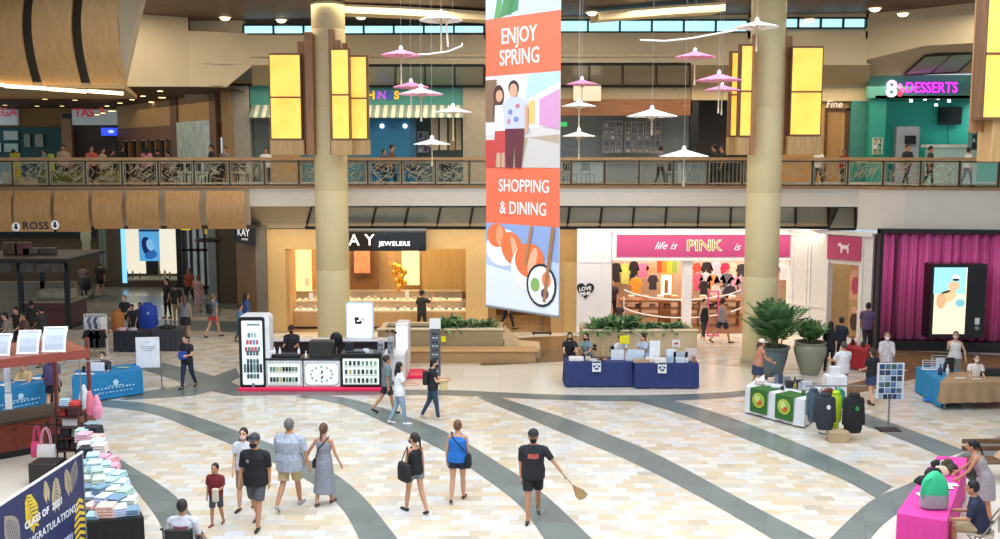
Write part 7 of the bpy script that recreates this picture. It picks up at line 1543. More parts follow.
        if kind == 'dress':
            m = MB(); rg = [(T(u)*s, X1, fw, (a_*k+.014)*s, (b_*k+.014)*s) for u, a_, b_ in tor if .0 < u < .40]+[(T(.425)*s, X1, fw, .12*k*s, (.105*k+.01)*s)]; m.rings(rg, 20)
            for sg in (1, -1): m.cap(T(.36, sg*sh*.5, -.02)*s, T(.475, sg*sh*.45, -.01)*s, .05*s, .045*s)
            pend(m, 'bodice', mat(bc, .75, var=.12, scale=12), root, vox, None, 2)
    # ---- shoes
    for sg in (1, -1):
        hp, kn, an, fd = J[sg]; m = MB()
        m.cap((an+V(0, -.035, -.042))*s, (an+fd*.165+V(0, 0, -.055))*s, .040*s, .030*s, 10)
        if shoe: pend(m, 'shoe', mat(shoe, .5), root, min(vox, .013), None, 1)
    # ---- hair, hat, mask
    m = MB()
    if hs != 'bald':
        m.ell(HP(0, -.020, .022)*s, .084*s*hk, .098*s*hk, .108*s*hk, HM)
        if hs == 'long':
            m.cap(HP(0, -.055, .0)*s, HP(0, -.085, -.12-long*.5)*s, .075*s, .07*s); m.cap(HP(0, -.08, -.12)*s, HP(0, -.10, -.14-long)*s, .075*s, .035*s)
            for sg in (-1, 1): m.cap(HP(sg*.06, -.015, .02)*s, HP(sg*.075, -.02, -.16)*s, .032*s, .025*s)
        if hs == 'bob': m.cap(HP(0, -.045, .0)*s, HP(0, -.055, -.08)*s, .08*s, .06*s)
        if hs == 'bun': m.ell(HP(0, -.11, .05)*s, .05*s, .05*s, .05*s)
        if hs == 'tail': m.ell(HP(0, -.11, .03)*s, .035*s, .035*s, .035*s); m.cap(HP(0, -.12, .03)*s, HP(0, -.15, -.18)*s, .032*s, .018*s)
        pend(m, 'hair', mat(hair, .6, var=.2, scale=30), root, min(vox, .014), None, 2)
    if mask:
        m = MB(); m.ell(HP(0, .045, -.05)*s, .060*s*hk, .070*s*hk, .052*s*hk, HM); m.cap(HP(-.06, .03, -.04)*s, HP(-.078, .0, -.0)*s, .006*s, .006*s, 6); m.cap(HP(.06, .03, -.04)*s, HP(.078, .0, -.0)*s, .006*s, .006*s, 6)
        o = m.build('face_mask', mat(mask, .8), root, True)
    if cap:
        m = MB(); rg = [(HP(0, -.012, z)*s, HM @ V(1, 0, 0), HM @ V(0, 1, 0), r1*s*hk, r2*s*hk) for z, r1, r2 in ((.035, .093, .108), (.07, .09, .104), (.11, .07, .08), (.135, .03, .035))]; m.rings(rg, 20)
        m.prism([HP(x, y, .04)*s for x, y in ((-.075, .05), (-.06, .13), (-.025, .165), (.025, .165), (.06, .13), (.075, .05))], HM @ V(0, 0, .012)*s)
        m.build('cap', mat(cap, .7, var=.05), root, True)
    root['_s'] = s
    info = dict(root=root, s=s, T=T, AJ=AJ, hc=hc, HP=HP, J=J, sh=sh)
    return info
def W(info, v): r = info['root']; return Vector(r.location)+Matrix.Rotation(r.rotation_euler.z, 3, 'Z') @ (v*info['s'])
def bag(info, at, w, h, d, hexc, label, strap=None, nm='shoulder_bag', shc=None, drop=.5):
    """bag worn by a person: at = local position of its top middle"""
    c = W(info, at); r = thing(nm, label, 'bag', c, info['root'].rotation_euler.z)
    m = MB(); m.rings([((0, 0, z), (1, 0, 0), (0, 1, 0), a_, b_) for z, a_, b_ in ((-h, d*.4, w*.42), (-h+.02, d*.5, w*.5), (-h*.4, d*.5, w*.5), (-.02, d*.4, w*.46), (0, d*.25, w*.42))], 16, .6); m.build('bag_body', mat(hexc, .6, var=.1, scale=12), r, True)
    if strap:
        Ri = Matrix.Rotation(-r.rotation_euler.z, 3, 'Z'); pts = [Ri @ (W(info, p)-c) for p in strap]; m = MB(); m.tube(pts, .012, 6); m.build('strap', mat(shc or hexc, .6), r, True)
    return r
def g(px, py, z=0): p = G(px, py, z); p.z = 0; return p
NEAR = dict(vox=.011, fingers=True)
# --- centre court walkers
p1 = person('man in black t-shirt with red-framed print, cap and mask, walking forward with a fan', g(533, 519), 1.80, 178, 'm', '15110f', 'short', ('1d1f24', .85, .03, -.12, .1, ('c05a50', .2, .09, 0, False)), ('shorts', '18191c', .78), '2a2622', '17171a', '232326', legs=((16, 4), (-14, 22)), arms=((-6, 8, 15), (12, 38, 12, -.35)), fat=1.12, **NEAR)
s0, el, wr, d2 = p1['AJ'][-1]; hpt = W(p1, wr+d2*.09)
t = thing('hand_fan', 'tan woven paddle fan with a thin handle in the walking man hand', 'fan', hpt); e = Vector((.30, .02, -.36)); m = MB(); m.tube([(-.03, 0, .04), tuple(e*.75)], .010, 6); m.build('handle', mat('b89468', .5), t); ux = e.normalized(); uy = Vector((ux.z, 0, -ux.x)); m = MB(); c = e*.72
m.prism([c+ux*a+uy*b for a, b in ((-.08, -.015), (.0, -.05), (.10, -.10), (.24, -.11), (.27, -.02), (.25, .04), (.22, .10), (.12, .10), (0, .05), (-.08, .015))], (0, .012, 0)); m.build('fan_blade', mat('c09a6a', .6, var=.15, scale=12), t)
p2 = person('woman in black tank top and grey denim shorts walking with a large black bag', g(415, 512), 1.62, 38, 't', '2c211c', 'tail', ('1a1a1e', 0, .022, -.08), ('shorts', '7c8590', .42), '1c1a1a', '202024', legs=((-14, 14), (14, 3)), arms=((-6, 8, 10), (4, 10, 60)), fem=True, headturn=25, **NEAR)
bag(p2, V(-.24, .02, 1.12), .38, .36, .16, '1d1d20', 'large black shoulder bag at the left side of the tank top woman', [V(-.24, -.12, 1.1), V(-.2, -.05, 1.34), V(-.17, .0, 1.46), V(-.2, .06, 1.34), V(-.24, .14, 1.1)])
p3 = person('woman in bright blue sleeveless top and navy shorts, short brown hair, walking away', g(458, 500), 1.68, -8, 't', '6b4a32', 'short', ('1c72c8', 0, .035, -.08, .08), ('shorts', '1c2c48', .5), '4a3a30', None, legs=((10, 4), (-12, 14)), arms=((4, 10, 10), (-6, 12, 14)), fem=True, fat=1.1, **NEAR)
bag(p3, V(.24, -.06, 1.02), .26, .26, .12, '15161a', 'black crossbody bag with a white spot on the blue top woman', [V(.25, -.1, 1.0), V(.1, -.17, 1.22), V(-.08, -.15, 1.4), V(-.14, -.03, 1.49), V(-.05, .14, 1.36), V(.2, .12, 1.05)])
p4 = person('large grey-haired man in pale patterned shirt and khaki shorts walking away', g(291, 507), 1.84, -12, 'm', '6e6a66', 'short', ('a9b0bc', .95, .05, -.18, .22), ('shorts', 'c6b184', .88), 'b0b0b4', None, legs=((16, 4), (-16, 26)), arms=((-4, 22, 10), (6, 12, 12)), fat=1.28, **NEAR)
p5 = person('woman in long grey dress with brown hair tied up, holding the man by hand', g(325, 504), 1.68, -14, 't', '5d3f2c', 'tail', None, ('dress', '8f929c', 1.55), '6a4a38', None, legs=((10, 3), (-8, 10)), arms=((6, 16, 14, -.1), (-4, 34, 8, -.1)), fem=True, **NEAR)
bag(p5, V(-.19, -.02, .98), .2, .18, .08, '25232a', 'small dark hip bag on the woman in the grey dress', [V(-.18, -.05, .96), V(-.08, -.14, 1.2), V(.08, -.12, 1.4), V(.13, 0, 1.48)])
p6 = person('man in black t-shirt, grey shorts, cap and black mask walking toward viewer', g(257, 526), 1.82, 172, 'm', '1a1614', 'short', ('16181c', .9, .03, -.14, .08, ('9a9890', .06, .06, .08, False)), ('shorts', '55585c', .92), '22201e', '17171a', '3a3c40', legs=((-12, 16), (15, 3)), arms=((8, 10, 12), (-8, 10, 12)), fat=1.15, **NEAR)
p7 = person('woman in white top and pink mask with long black hair behind the man in black', g(244, 515)+V(-.05, .35, 0), 1.66, 176, 'l', '17120f', 'long', ('d8d8dc', .6, .02, -.08), ('trousers', '9a8468', 1.1), '2a2622', 'e8b8b4', legs=((10, 3), (-10, 10)), arms=((10, 8, 20), (-5, 8, 10)), fem=True, long=.12, **NEAR)
p8 = person('small boy in dark red t-shirt and grey shorts carrying a pale item', g(217, 525), 1.20, 172, 'm', '15110f', 'short', ('7a1f26', .8, .03, -.10), ('shorts', '4a4a50', .95), '8a4a2c', None, legs=((8, 3), (-8, 12)), arms=((0, 8, 10), (8, 6, 75, .3)), vox=.010, fingers=True)
s0, el, wr, d2 = p8['AJ'][-1]; c = W(p8, wr+d2*.06); m = MB(); m.rbox(-.06, .06, -.03, .03, -.16, .1, .015); o = m.build('paper_bag', mat('d8ccb8', .6)); o.location = c+V(0, -.02, -.02); tag(o, 'small pale paper bag held by the boy in dark red', 'bag')
# wheelchair user, bottom left
hz = 1.25; wp = G(182, 505, hz); wp.z = 0
p9 = person('person with short dark hair in white printed shirt sitting in a wheelchair, from behind', wp, 1.68, 0, 'm', '2c221e', 'short', ('d4d4dc', .95, .035, -.06, .12, ('b86a70', .26, .06, 0, True)), ('trousers', '2a2c34', 1.8), '222222', None, legs=((84, 84), (84, 84)), arms=((8, 14, 55), (8, 14, 55)), seat=.48, **NEAR)
t = thing('wheelchair', 'black wheelchair carrying the person in the white printed shirt', 'wheelchair', wp); m = MB(); m.rbox(-.23, .23, -.18, .28, .42, .475, .02); m.build('seat', BLACK, t); m = MB(); m.rbox(-.23, .23, -.26, -.21, .45, .92, .015); m.build('backrest', BLACK, t)
for sg in (-1, 1):
    m = MB(); N_ = 32; m.rings([], 3) if False else None
    m.tube([(sg*.29, -.05+.30*cos(2*pi*k/N_), .31+.30*sin(2*pi*k/N_)) for k in range(N_+1)], .016, 6); 
    for k in range(12): m.tube([(sg*.29, -.05, .31), (sg*.29, -.05+.30*cos(2*pi*k/12), .31+.30*sin(2*pi*k/12))], .004, 4)
    m.build('wheel', BLACK, t); m = MB(); m.tube([(sg*.24, -.28, .05+.9), (sg*.24, -.36, .97)], .018, 8); m.tube([(sg*.24, -.23, .45), (sg*.24, -.28, .96)], .013, 6); m.build('push_handle', BLACK, t)
    m = MB(); m.tube([(sg*.22, .5+.08*cos(2*pi*k/16), .09+.08*sin(2*pi*k/16)) for k in range(17)], .012, 6); m.tube([(sg*.22, .5, .09), (sg*.22, .45, .4)], .012, 6); m.build('caster', BLACK, t)
    m = MB(); m.rbox(sg*.26-.025, sg*.26+.025, -.2, .2, .68, .71, .01); m.tube([(sg*.26, .15, .45), (sg*.26, .15, .68)], .012, 6); m.build('armrest', BLACK, t)
# --- mid court
p10 = person('woman in white top and light jeans with long black hair beside the kiosk end', g(400, 424), 1.66, -78, 'l', '14100e', 'long', ('e6e8ec', .6, .03, -.12), ('trousers', '8fa6b8', 1.95), 'f0f0f0', None, legs=((12, 6), (-12, 12)), arms=((30, 4, 60), (20, 4, 70)), fem=True, long=.2, vox=.013)
p11 = person('person in grey-green t-shirt and dark shorts partly hidden behind the white-topped woman', g(387, 414)+V(0, .1, 0), 1.62, -70, 'm', '2a2422', 'short', ('6a7c80', .8, .03, -.1), ('shorts', '2c2c30', .8), '1c1c1e', None, legs=((14, 4), (-18, 20)), vox=.014)
p12 = person('woman in black top and dark jeans with black mask looking at items in hand', g(433, 419), 1.66, -85, 'l', '15110f', 'bob', ('1b1b1f', .5, .02, -.1), ('trousers', '33465c', 1.95), 'c8c0b8', '1c1c20', legs=((12, 4), (-14, 14)), arms=((20, 4, 75), (15, 4, 80)), fem=True, vox=.013, nod=12)
bag(p12, V(0, -.2, 1.38), .16, .36, .28, '17171a', 'black backpack worn by the woman in dark jeans', [V(-.12, -.15, 1.36), V(-.13, 0, 1.47), V(-.12, .1, 1.3)], nm='backpack')
c = W(p12, V(.1, .3, 1.05)); m = MB(); m.rbox(-.1, .1, -.05, .05, -.2, .1, .02); o = m.build('yellow_bag', mat('d8c890', .6)); o.location = c; tag(o, 'pale yellow shopping bag held by the woman in dark jeans', 'bag')
p13 = person('man in black clothes and cap raising a hand, walking past the jewellers', g(422, 333), 1.72, -40, 'm', '181412', 'short', ('20221f', .8, .03, -.12), ('trousers', '1a1a1c', 1.95), '111111', '17171a', '1c1c1e', legs=((12, 4), (-12, 14)), arms=((60, 20, 110), (-6, 8, 12)), vox=.017)
p14 = person('kiosk seller in black clothes, cap and mask standing behind the counter', V(X(292, YQ+1.2, 1), YQ+1.2, .12), 1.66, 180, 'm', '14110f', 'short', ('1a1a1e', .85, .03, -.12), ('trousers', '1c1c20', 1.95), '111111', '141416', '15161a', legs=((0, 0), (0, 0)), arms=((20, 6, 70), (20, 6, 70)), vox=.014, nod=10)
p15 = person('person in black t-shirt and dark jeans holding a blue item, walking toward viewer', g(188, 388), 1.66, 165, 'l', '1a1513', 'tail', ('1b1c20', .6, .02, -.1), ('trousers', '22304a', 1.95), '1a1a1c', None, legs=((14, 4), (-14, 14)), arms=((10, 8, 85), (10, 8, 85)), fem=True, vox=.013, nod=15)
c = W(p15, V(0, .24, 1.12)); m = MB(); m.rbox(-.12, .12, -.05, .05, -.14, .1, .02); o = m.build('blue_pouch', mat('2848a0', .6)); o.location = c; tag(o, 'blue pouch held by the person walking near the notice board', 'pouch')
# --- left corridor group
FAR = dict(vox=.02)
person('slim woman in all black with dark hair standing at left in the corridor group', g(168, 318), 1.72, 150, 'l', '120e0c', 'tail', ('17171a', .8, .02, -.1), ('trousers', '19191c', 1.9), '111111', fem=True, legs=((4, 0), (-4, 4)), **FAR)
person('person in black facing away in the middle of the corridor group', g(177, 322), 1.66, 20, 'm', '17120f', 'short', ('1a1a1d', .9, .03, -.12), ('trousers', '8a7458', 1.9), '111111', legs=((6, 2), (-6, 6)), **FAR)
person('woman in grey top and black skirt walking away in the corridor', g(186, 339), 1.70, 12, 't', '5a4230', 'long', ('77797c', .3, .025, -.06), ('skirt', '19191b', .85), '2a2624', fem=True, legs=((12, 4), (-10, 14)), arms=((4, 12, 20), (60, 20, 100)), **FAR)
pA = person('person in grey tank top and red shorts walking away with a dark backpack', g(214, 337), 1.72, -30, 't', '6a5a48', 'short', ('6f7780', .4, .025, -.08), ('shorts', 'b8453c', .6), '3a3a3c', legs=((18, 4), (-16, 20)), **FAR)
bag(pA, V(0, -.2, 1.36), .16, .38, .28, '23262c', 'dark backpack on the person in red shorts', None, nm='backpack')
person('person in pale pink patterned dress beside the black storefront', g(199, 312), 1.68, 10, 't', '6a4a38', 'bob', None, ('dress', 'a88c94', 1.3), '6a4a3a', fem=True, legs=((6, 2), (-6, 6)), **FAR)
person('person in dark clothes with an orange-red top near the storefront', g(190, 303), 1.66, 170, 'm', '17120f', 'short', ('8a3a2c', .8, .03, -.1), ('trousers', '1c1c20', 1.9), '111111', **FAR)
pS = person('person in pinkish grey top pushing a black stroller deep in the corridor', g(84, 297), 1.66, 10, 't', '3a2c24', 'short', ('7c6c70', .8, .03, -.1), ('trousers', '33343a', 1.9), '222222', arms=((35, 4, 30), (35, 4, 30)), **FAR)
person('person in black with pale legs standing right of the stroller', g(101, 296), 1.70, 0, 't', '4a3628', 'short', ('17181a', .8, .04, -.12), ('shorts', '1a1a1c', .7), '444444', **FAR)
b = g(87, 299); t = thing('baby_stroller', 'black baby stroller in the left corridor', 'stroller', b, .2); m = MB(); m.rings([((0, 0, z), (1, 0, 0), (0, 1, 0), a_, b_) for z, a_, b_ in ((.45, .16, .2), (.6, .22, .3), (.9, .24, .26), (1.05, .18, .18))], 14); m.build('hood_and_seat', BLACK, t, True)
for x in (-.25, .25): m = MB(); m.tube([(x, .3, .12), (x, -.1, .6), (x, -.35, 1.05)], .02, 6); m.tube([(x, -.3, .12), (x, 0, .55)], .02, 6); m.build('frame', GREYM, t); 
for x in (-.25, .25):
    for y in (-.3, .3): m = MB(); m.cone((x-.02, y, .12), (x+.02, y, .12), .12, .12, 14); m.build('wheel', DARK, t)
m = MB(); m.tube([(-.25, -.35, 1.05), (.25, -.35, 1.05)], .02, 6); m.build('handle', BLACK, t)
person('seated person in orange-red top at the clothes stall', g(94, 352)+V(.05, .9, 0), 1.62, 130, 'm', '15110f', 'short', ('a84430', .9, .03, -.08), ('trousers', '22242c', 1.8), '222222', None, None, 20, ((80, 85), (80, 85)), ((20, 8, 50), (20, 8, 50)), seat=.46, **FAR)
person('woman in black t-shirt with fair hair and hand at the clothes stall', g(126, 336), 1.62, 170, 'l', '7a5a3c', 'bob', ('191a1e', .7, .03, -.1), ('trousers', '24262e', 1.9), '222222', arms=((10, 8, 60), (10, 8, 60)), fem=True, **FAR)
person('person with black hair bending behind the blue jacket, left of two', g(136, 341), 1.5, 175, 'm', '120e0c', 'short', ('2c2e3a', .8, .03, -.1), ('trousers', '24262e', 1.9), '222222', L=25, **FAR)
person('person with black hair behind the blue jacket, right of two', g(143, 341), 1.52, 175, 'm', '120e0c', 'short', ('3a2c3a', .8, .03, -.1), ('trousers', '24262e', 1.9), '222222', L=15, **FAR)
# --- dark crowd at far left
crowd = [(20, 352, 1.66, 160, '2a2624', 'person in dark clothes behind the timber kiosk roof, left one', 'short', 't'), (33, 346, 1.70, 20, '221e1c', 'person in black top with pale arms before the maroon kiosk', 'tail', 'l'), (28, 357, 1.6, 140, '6a4a44', 'person in brown pinkish top left of the maroon kiosk', 'bob', 'm'), (45, 352, 1.68, 60, '33302e', 'person in dark grey leaning right of the crowd at left', 'short', 'm'), (10, 358, 1.62, 120, '8a8078', 'person in pale top at the far left of the crowd', 'bob', 'l'), (2, 352, 1.7, 90, '3a3230', 'person cut by the left edge beside the kiosk crowd', 'short', 'm')]
for px, py, h, fc, tc, lb, hs, sk in crowd: person(lb, g(px, py), h, fc, sk, '17120f', hs, (tc, .8 if tc[0] != '2' else .2, .03, -.1), ('trousers', '2a2a30', 1.9), '222222', fem=hs != 'short', L=8, arms=((20, 8, 50), (10, 8, 40)), **FAR)
person('person with pale top crouching between maroon kiosk and roof panels', g(45, 367), 1.45, 150, 'l', '17120f', 'short', ('c8c0c0', .8, .03, -.1), ('trousers', '2a2a30', 1.9), '222222', L=25, **FAR)
# --- behind blue tables
pp = person('woman with purple hair-like shawl and grey top standing before the blue table', g(54, 412), 1.66, 8, 't', '4a3a68', 'long', ('5c5468', .9, .03, -.1), ('skirt', '1a1a1e', .8), '222222', fem=True, long=.42, vox=.014)
bag(pp, V(0, -.2, 1.38), .2, .5, .32, '4b3c66', 'purple backpack on the woman standing before the blue table', None, nm='backpack')
person('seated person in dark clothes behind the laptop on the right blue table', g(92, 404)+V(-.1, 1.25, 0), 1.62, 180, 't', '2a211c', 'short', ('33343c', .9, .03, -.08), ('trousers', '22242c', 1.8), '222222', 'c8c8cc', None, 12, ((80, 85), (80, 85)), ((30, 8, 50), (30, 8, 50)), seat=.46, vox=.015)
person('seated person in black behind the left blue table', g(20, 415)+V(.4, 1.3, 0), 1.62, 175, 'm', '17120f', 'short', ('1a1a1e', .9, .03, -.08), ('trousers', '22242c', 1.8), '222222', None, None, 15, ((80, 85), (80, 85)), ((30, 8, 50), (30, 8, 50)), seat=.46, vox=.015)
person('seated person in tan top behind the left blue table at the edge', g(2, 418)+V(.1, 1.3, 0), 1.62, 175, 'l', '6a4a30', 'short', ('c8a878', .9, .03, -.08), ('trousers', '22242c', 1.8), '222222', None, None, 15, ((80, 85), (80, 85)), ((30, 8, 50), (30, 8, 50)), seat=.46, vox=.015)
# --- woman in blue coat by the corner
person('person in blue jacket with dark hair at the corner left of the kiosk tower', g(247, 336), 1.72, -60, 'm', '120e0c', 'long', ('2c4a80', 1.8, .03, -.14), ('trousers', '6a5a30', 1.9), '222222', fem=True, long=.15, **FAR)
person('person in light blue top just behind the blue jacket at the corner', g(241, 342), 1.45, -80, 'm', '17120f', 'short', ('4a7aa8', .9, .03, -.1), ('trousers', '3a4a58', 1.9), '222222', **FAR)
# --- sellers behind the navy tables
SE = [(569.5, 'seller in black t-shirt with long dark hair at the left end of the navy tables', '1b1b20', 'long', 1.66, .68, 15, 180, 'l'), (588, 'seller in grey-green top with long black hair, second at the navy tables', '7c9494', 'long', 1.62, .68, 15, 150, 'l'), (619, 'seller in white top with black hair, third at the navy tables', 'd8dce0', 'bob', 1.60, .62, 12, 200, 'l'), (645.5, 'seller in blue-white top turned left, fourth at the navy tables', 'b8c8dc', 'bob', 1.60, .64, 10, 120, 'l')]
for px, lb, tc, hs, h, st, ln, fc, sk in SE:
    yb = nt1[3][1]+.35; person(lb, V(X(px, yb, 1), yb, 0), h, fc, sk, '130f0d', hs, (tc, .6, .025, -.08), ('trousers', '2a2c38', 1.8), '222222', '1c1c20' if px < 600 else None, None, ln, ((80, 82), (80, 82)), ((35, 10, 45), (30, 10, 50)), fem=True, seat=st+.0, vox=.014, long=.12)
    t = thing('folding_chair', 'dark folding chair under the %s seller behind the navy tables' % {569.5: 'first', 588: 'second', 619: 'third', 645.5: 'fourth'}[px], 'chair', V(X(px, yb, 1), yb, 0), R(fc)); m = MB(); m.rbox(-.2, .2, -.2, .2, st-.05, st-.01, .01); m.build('seat', BLACK, t); m = MB(); m.rbox(-.2, .2, -.26, -.24, st+.2, st+.4, .01); m.build('backrest', BLACK, t); m = MB()
    for x in (-.19, .19): m.tube([(x, .18, 0), (x, -.25, st+.4)], .012, 6); m.tube([(x, -.2, 0), (x, .18, st-.03)], .012, 6)
    m.build('frame', GREYM, t)
# --- shoppers at the magenta shop
person('woman in black sleeveless top and dark shorts left of the pink frame', g(703.5, 342), 1.66, -150, 'l', '2a201c', 'bob', ('1c1c22', 0, .02, -.1), ('trousers', '2a3038', 1.6), 'e8e8e8', fem=True, **FAR)
person('man in grey tank top and navy shorts walking right of the pink frame', g(722, 343), 1.74, -70, 'm', '2a201c', 'short', ('8c8890', 0, .03, -.1), ('shorts', '1e2638', .8), '5a4638', legs=((20, 4), (-22, 20)), arms=((-10, 10, 40), (20, 8, 80)), **FAR)
person('shopper in patterned grey top deep inside the shop', V(X(727, 41.0), 41.9, .012), 1.7, 160, 't', '4a3a30', 'bob', ('8a8c98', .6, .03, -.1, .3), ('trousers', '3a3a48', 1.9), '222222', fem=True, **FAR)
person('person with dark hair peeking above plants left in the shop doorway', V(X(617, 40.6), 39.5, .012), 1.15, 170, 'm', '3a2a22', 'short', ('3a2c2c', .8, .03, -.1), ('trousers', '22242c', 1.9), '222222', **FAR)
person('shopper in dark clothes far left inside the shop', V(X(614, 42), 42.4, .012), 1.7, 170, 'm', '2a1c18', 'short', ('24242a', .8, .03, -.1), ('trousers', '22242c', 1.9), '222222', **FAR)
person('dark figure crossing under the hanging banner in the neighbouring shop', V(X(508, 40), 39.9, 0.012), 1.66, -80, 'm', '17120f', 'short', ('2e2a2a', .8, .03, -.1), ('trousers', '26242a', 1.9), '222222', legs=((18, 4), (-18, 18)), **FAR)
# --- right side
def visor(inf, hexc):
    pass
pv = person('woman in pinkish top, white sun visor and denim skirt by the right column', g(757, 393), 1.62, -75, 't', '5a4030', 'tail', ('c08468', .3, .02, -.06), ('skirt', '33405c', .75), '5a4638', None, 'e4ddd0', 10, ((6, 2), (-6, 8)), ((20, 8, 40), (20, 8, 50)), fem=True, vox=.014)
person('person in white t-shirt and tan trousers with grey hair, from behind', g(842, 398), 1.66, 15, 't', '4a463f', 'short', ('dcdcdc', .8, .035, -.16), ('shorts', 'b0a890', 1.0), '5a4a3c', legs=((8, 4), (-10, 14)), arms=((20, 6, 40), (30, 8, 60)), vox=.014)
person('woman in black dress with long black hair near the pots', g(829, 374), 1.72, -30, 'l', '110d0c', 'long', ('15161a', .9, .02, -.1), ('trousers', '16171b', 1.9), '111111', fem=True, long=.2, vox=.015)
person('man in dark navy t-shirt standing beside the red table', g(840, 366), 1.66, -60, 'm', '15110f', 'short', ('1d2535', .85, .03, -.14), ('trousers', '1b1c22', 1.9), '111111', arms=((15, 8, 50), (10, 8, 50)), vox=.015)
person('tall person in purple t-shirt standing against the magenta curtain', g(866.5, 352), 1.80, -10, 'd', '15110f', 'short', ('5a4668', .8, .025, -.14), ('trousers', '22222a', 1.9), '222222', arms=((5, 6, 10), (10, 6, 20)), vox=.016)
pw = person('woman in black top and blue denim skirt facing away by the photo board', g(871, 404), 1.62, 20, 'l', '3a2a22', 'bob', ('17171b', .7, .025, -.08), ('skirt', '2c3c5c', .72), '1c1c1e', fem=True, legs=((10, 4), (-8, 8)), arms=((10, 8, 30), (10, 8, 60)), vox=.014)
person('woman in pale plaid shirt with white mask behind the black-topped woman', g(885, 386), 1.68, 165, 'l', '6a4a38', 'tail', ('c8bfc0', 1.5, .03, -.14, .25), ('shorts', 'b89078', .9), '8a7a70', 'e8e4e0', fem=True, arms=((20, 8, 60), (20, 8, 60)), vox=.014)
person('woman in white tank top and grey trousers behind the tan table', g(967, 392)+V(0, .9, 0), 1.68, 150, 'l', '3a2820', 'long', ('e4e0dc', 0, .02, -.06), ('trousers', '9a9a98', 1.9), '8a8a88', 'd8b8a8', fem=True, arms=((40, 8, 100), (-5, 25, 20)), long=.1, vox=.014)
person('seated woman in cream top with long brown hair and mask at the right edge', g(992, 412)+V(0, 1.1, 0), 1.66, 175, 'l', '4a3024', 'long', ('e0d8cc', .6, .03, -.06), ('trousers', '3a3a40', 1.8), '222222', 'e8c8c0', None, 5, ((80, 85), (80, 85)), ((20, 8, 50), (20, 8, 50)), fem=True, seat=.55, long=.15, vox=.014)
# --- at the pink table
pl_ = person('woman in grey tank dress with floral straps leaning over the pink table', g(977, 521)+V(.12, .0, 0), 1.62, 62, 'm', '17120f', 'tail', None, ('dress', 'a39a9c', 1.0), '2a2a2c', None, None, 26, ((6, 4), (-6, 6)), ((22, 6, 12), (14, 8, 16)), fem=True, fat=1.12, **NEAR)
pc_ = g(979, 556); ps_ = person('seated man in navy t-shirt and khaki shorts at the pink table', pc_, 1.74, 62, 'm', '120f0e', 'short', ('252c42', .9, .03, -.08), ('shorts', 'b5a27c', .95), '3a342e', None, None, 14, ((82, 80), (82, 84)), ((14, 10, 60), (12, 10, 60)), seat=.46, **NEAR)
t = thing('folding_chair', 'beige padded folding chair under the seated man at the pink table', 'chair', pc_, R(62)); m = MB(); m.rbox(-.22, .22, -.22, .22, .41, .455, .02); m.build('seat', mat('b8ac98', .6), t); m = MB(); m.rbox(-.22, .22, -.31, -.27, .55, .86, .02); m.build('backrest', mat('b8ac98', .6), t); m = MB()
for x in (-.22, .22): m.tube([(x, .22, .01), (x, -.29, .86)], .014, 6); m.tube([(x, -.25, .01), (x, .2, .43)], .014, 6)
m.build('frame', mat('9a948a', .4, metal=.5), t)
c = g(995, 480); t = thing('wooden_bench', 'dark slatted bench cut by the right edge behind the leaning woman', 'bench', c); m = MB()
for k in range(5): m.rbox(-.6, 1.2, -.25+.11*k, -.17+.11*k, .42, .46, .01)
m.build('seat', wood('6a4c34', '7c5a40', .5, 1, 0), t); m = MB(); m.box(-.55, -.48, -.2, .25, 0, .42); m.box(1.0, 1.07, -.2, .25, 0, .42); m.build('legs', BLACK, t)
for k in range(2): m = MB(); m.rbox(-.6, 1.2, .32, .36, .55+.16*k, .66+.16*k, .01); m.build('back_slat', wood('6a4c34', '7c5a40', .5, 1, 0), t)
heap(c+V(.25, .0, .46), .28, .2, 'b89a78', 'tan bag-like heap on the bench at the right edge', 'cloth_bag', 'bag')
# --- people on the upper floor
UP = [(45, 'person in pale green top behind the left railing', '6aa890', 't', 'short'), (64, 'person in cream top leaning behind the left railing', 'c8b090', 't', 'short'), (92, 'person in coral top in the upper shop at left', 'd86a58', 'l', 'short'), (103, 'person in tan top beside the blue screen', 'b0a080', 'm', 'short'), (112, 'person in dark clothes under the blue screen', '22222a', 'm', 'short'), (122, 'person in black near the upper dark openings', '1c1c20', 'm', 'bob'), (147, 'person in pink headscarf and top behind the railing', 'c87a88', 'm', 'long'), (158, 'person in dark coat right of the pink one', '26242a', 'm', 'short'), (168, 'person in grey clothes behind the railing near the corridor', '5a5a5c', 'm', 'short'), (212, 'person in dark clothes beside the upper glass shop', '2a2628', 'm', 'short'), (225, 'person with greyish top by the tan upper pier', '8a7a78', 'm', 'short'), (266, 'person in white top in the teal shop window', 'd8d8d8', 'm', 'short'), (384, 'person in dark clothes in front of the blue upper wall', '3a3a48', 'm', 'bob'), (392, 'person in brown top in front of the blue upper wall', '6a4a3a', 'm', 'short'), (661, 'person in grey seated look before the pale shelves', '6a6a6e', 'm', 'short'), (686, 'person in black with dark hair right of the shelves', '1e1c20', 'l', 'long'), (694, 'person in black right beside the long-haired one', '17171a', 'm', 'short'), (714, 'person in dark top near the right upper shop', '26242a', 'm', 'short'), (722, 'person in black top left of the right lanterns', '1e1c20', 'm', 'short'), (818.5, 'person in white t-shirt right of the right lantern upstairs', 'e0dcd8', 'd', 'short'), (844, 'person in dark red top by the brown upper doorway', '7a1c20', 'd', 'short'), (907, 'person in dark top at the dessert shop counter, left', '2a2a2c', 'm', 'short'), (930, 'person in charcoal top at the dessert shop counter', '36383c', 'm', 'short'), (968, 'person in pale top at the right of the dessert counter', 'd8d8d4', 'm', 'short'), (14, 'person in dark clothes at the far left behind the railing', '2a3a38', 'm', 'short')]
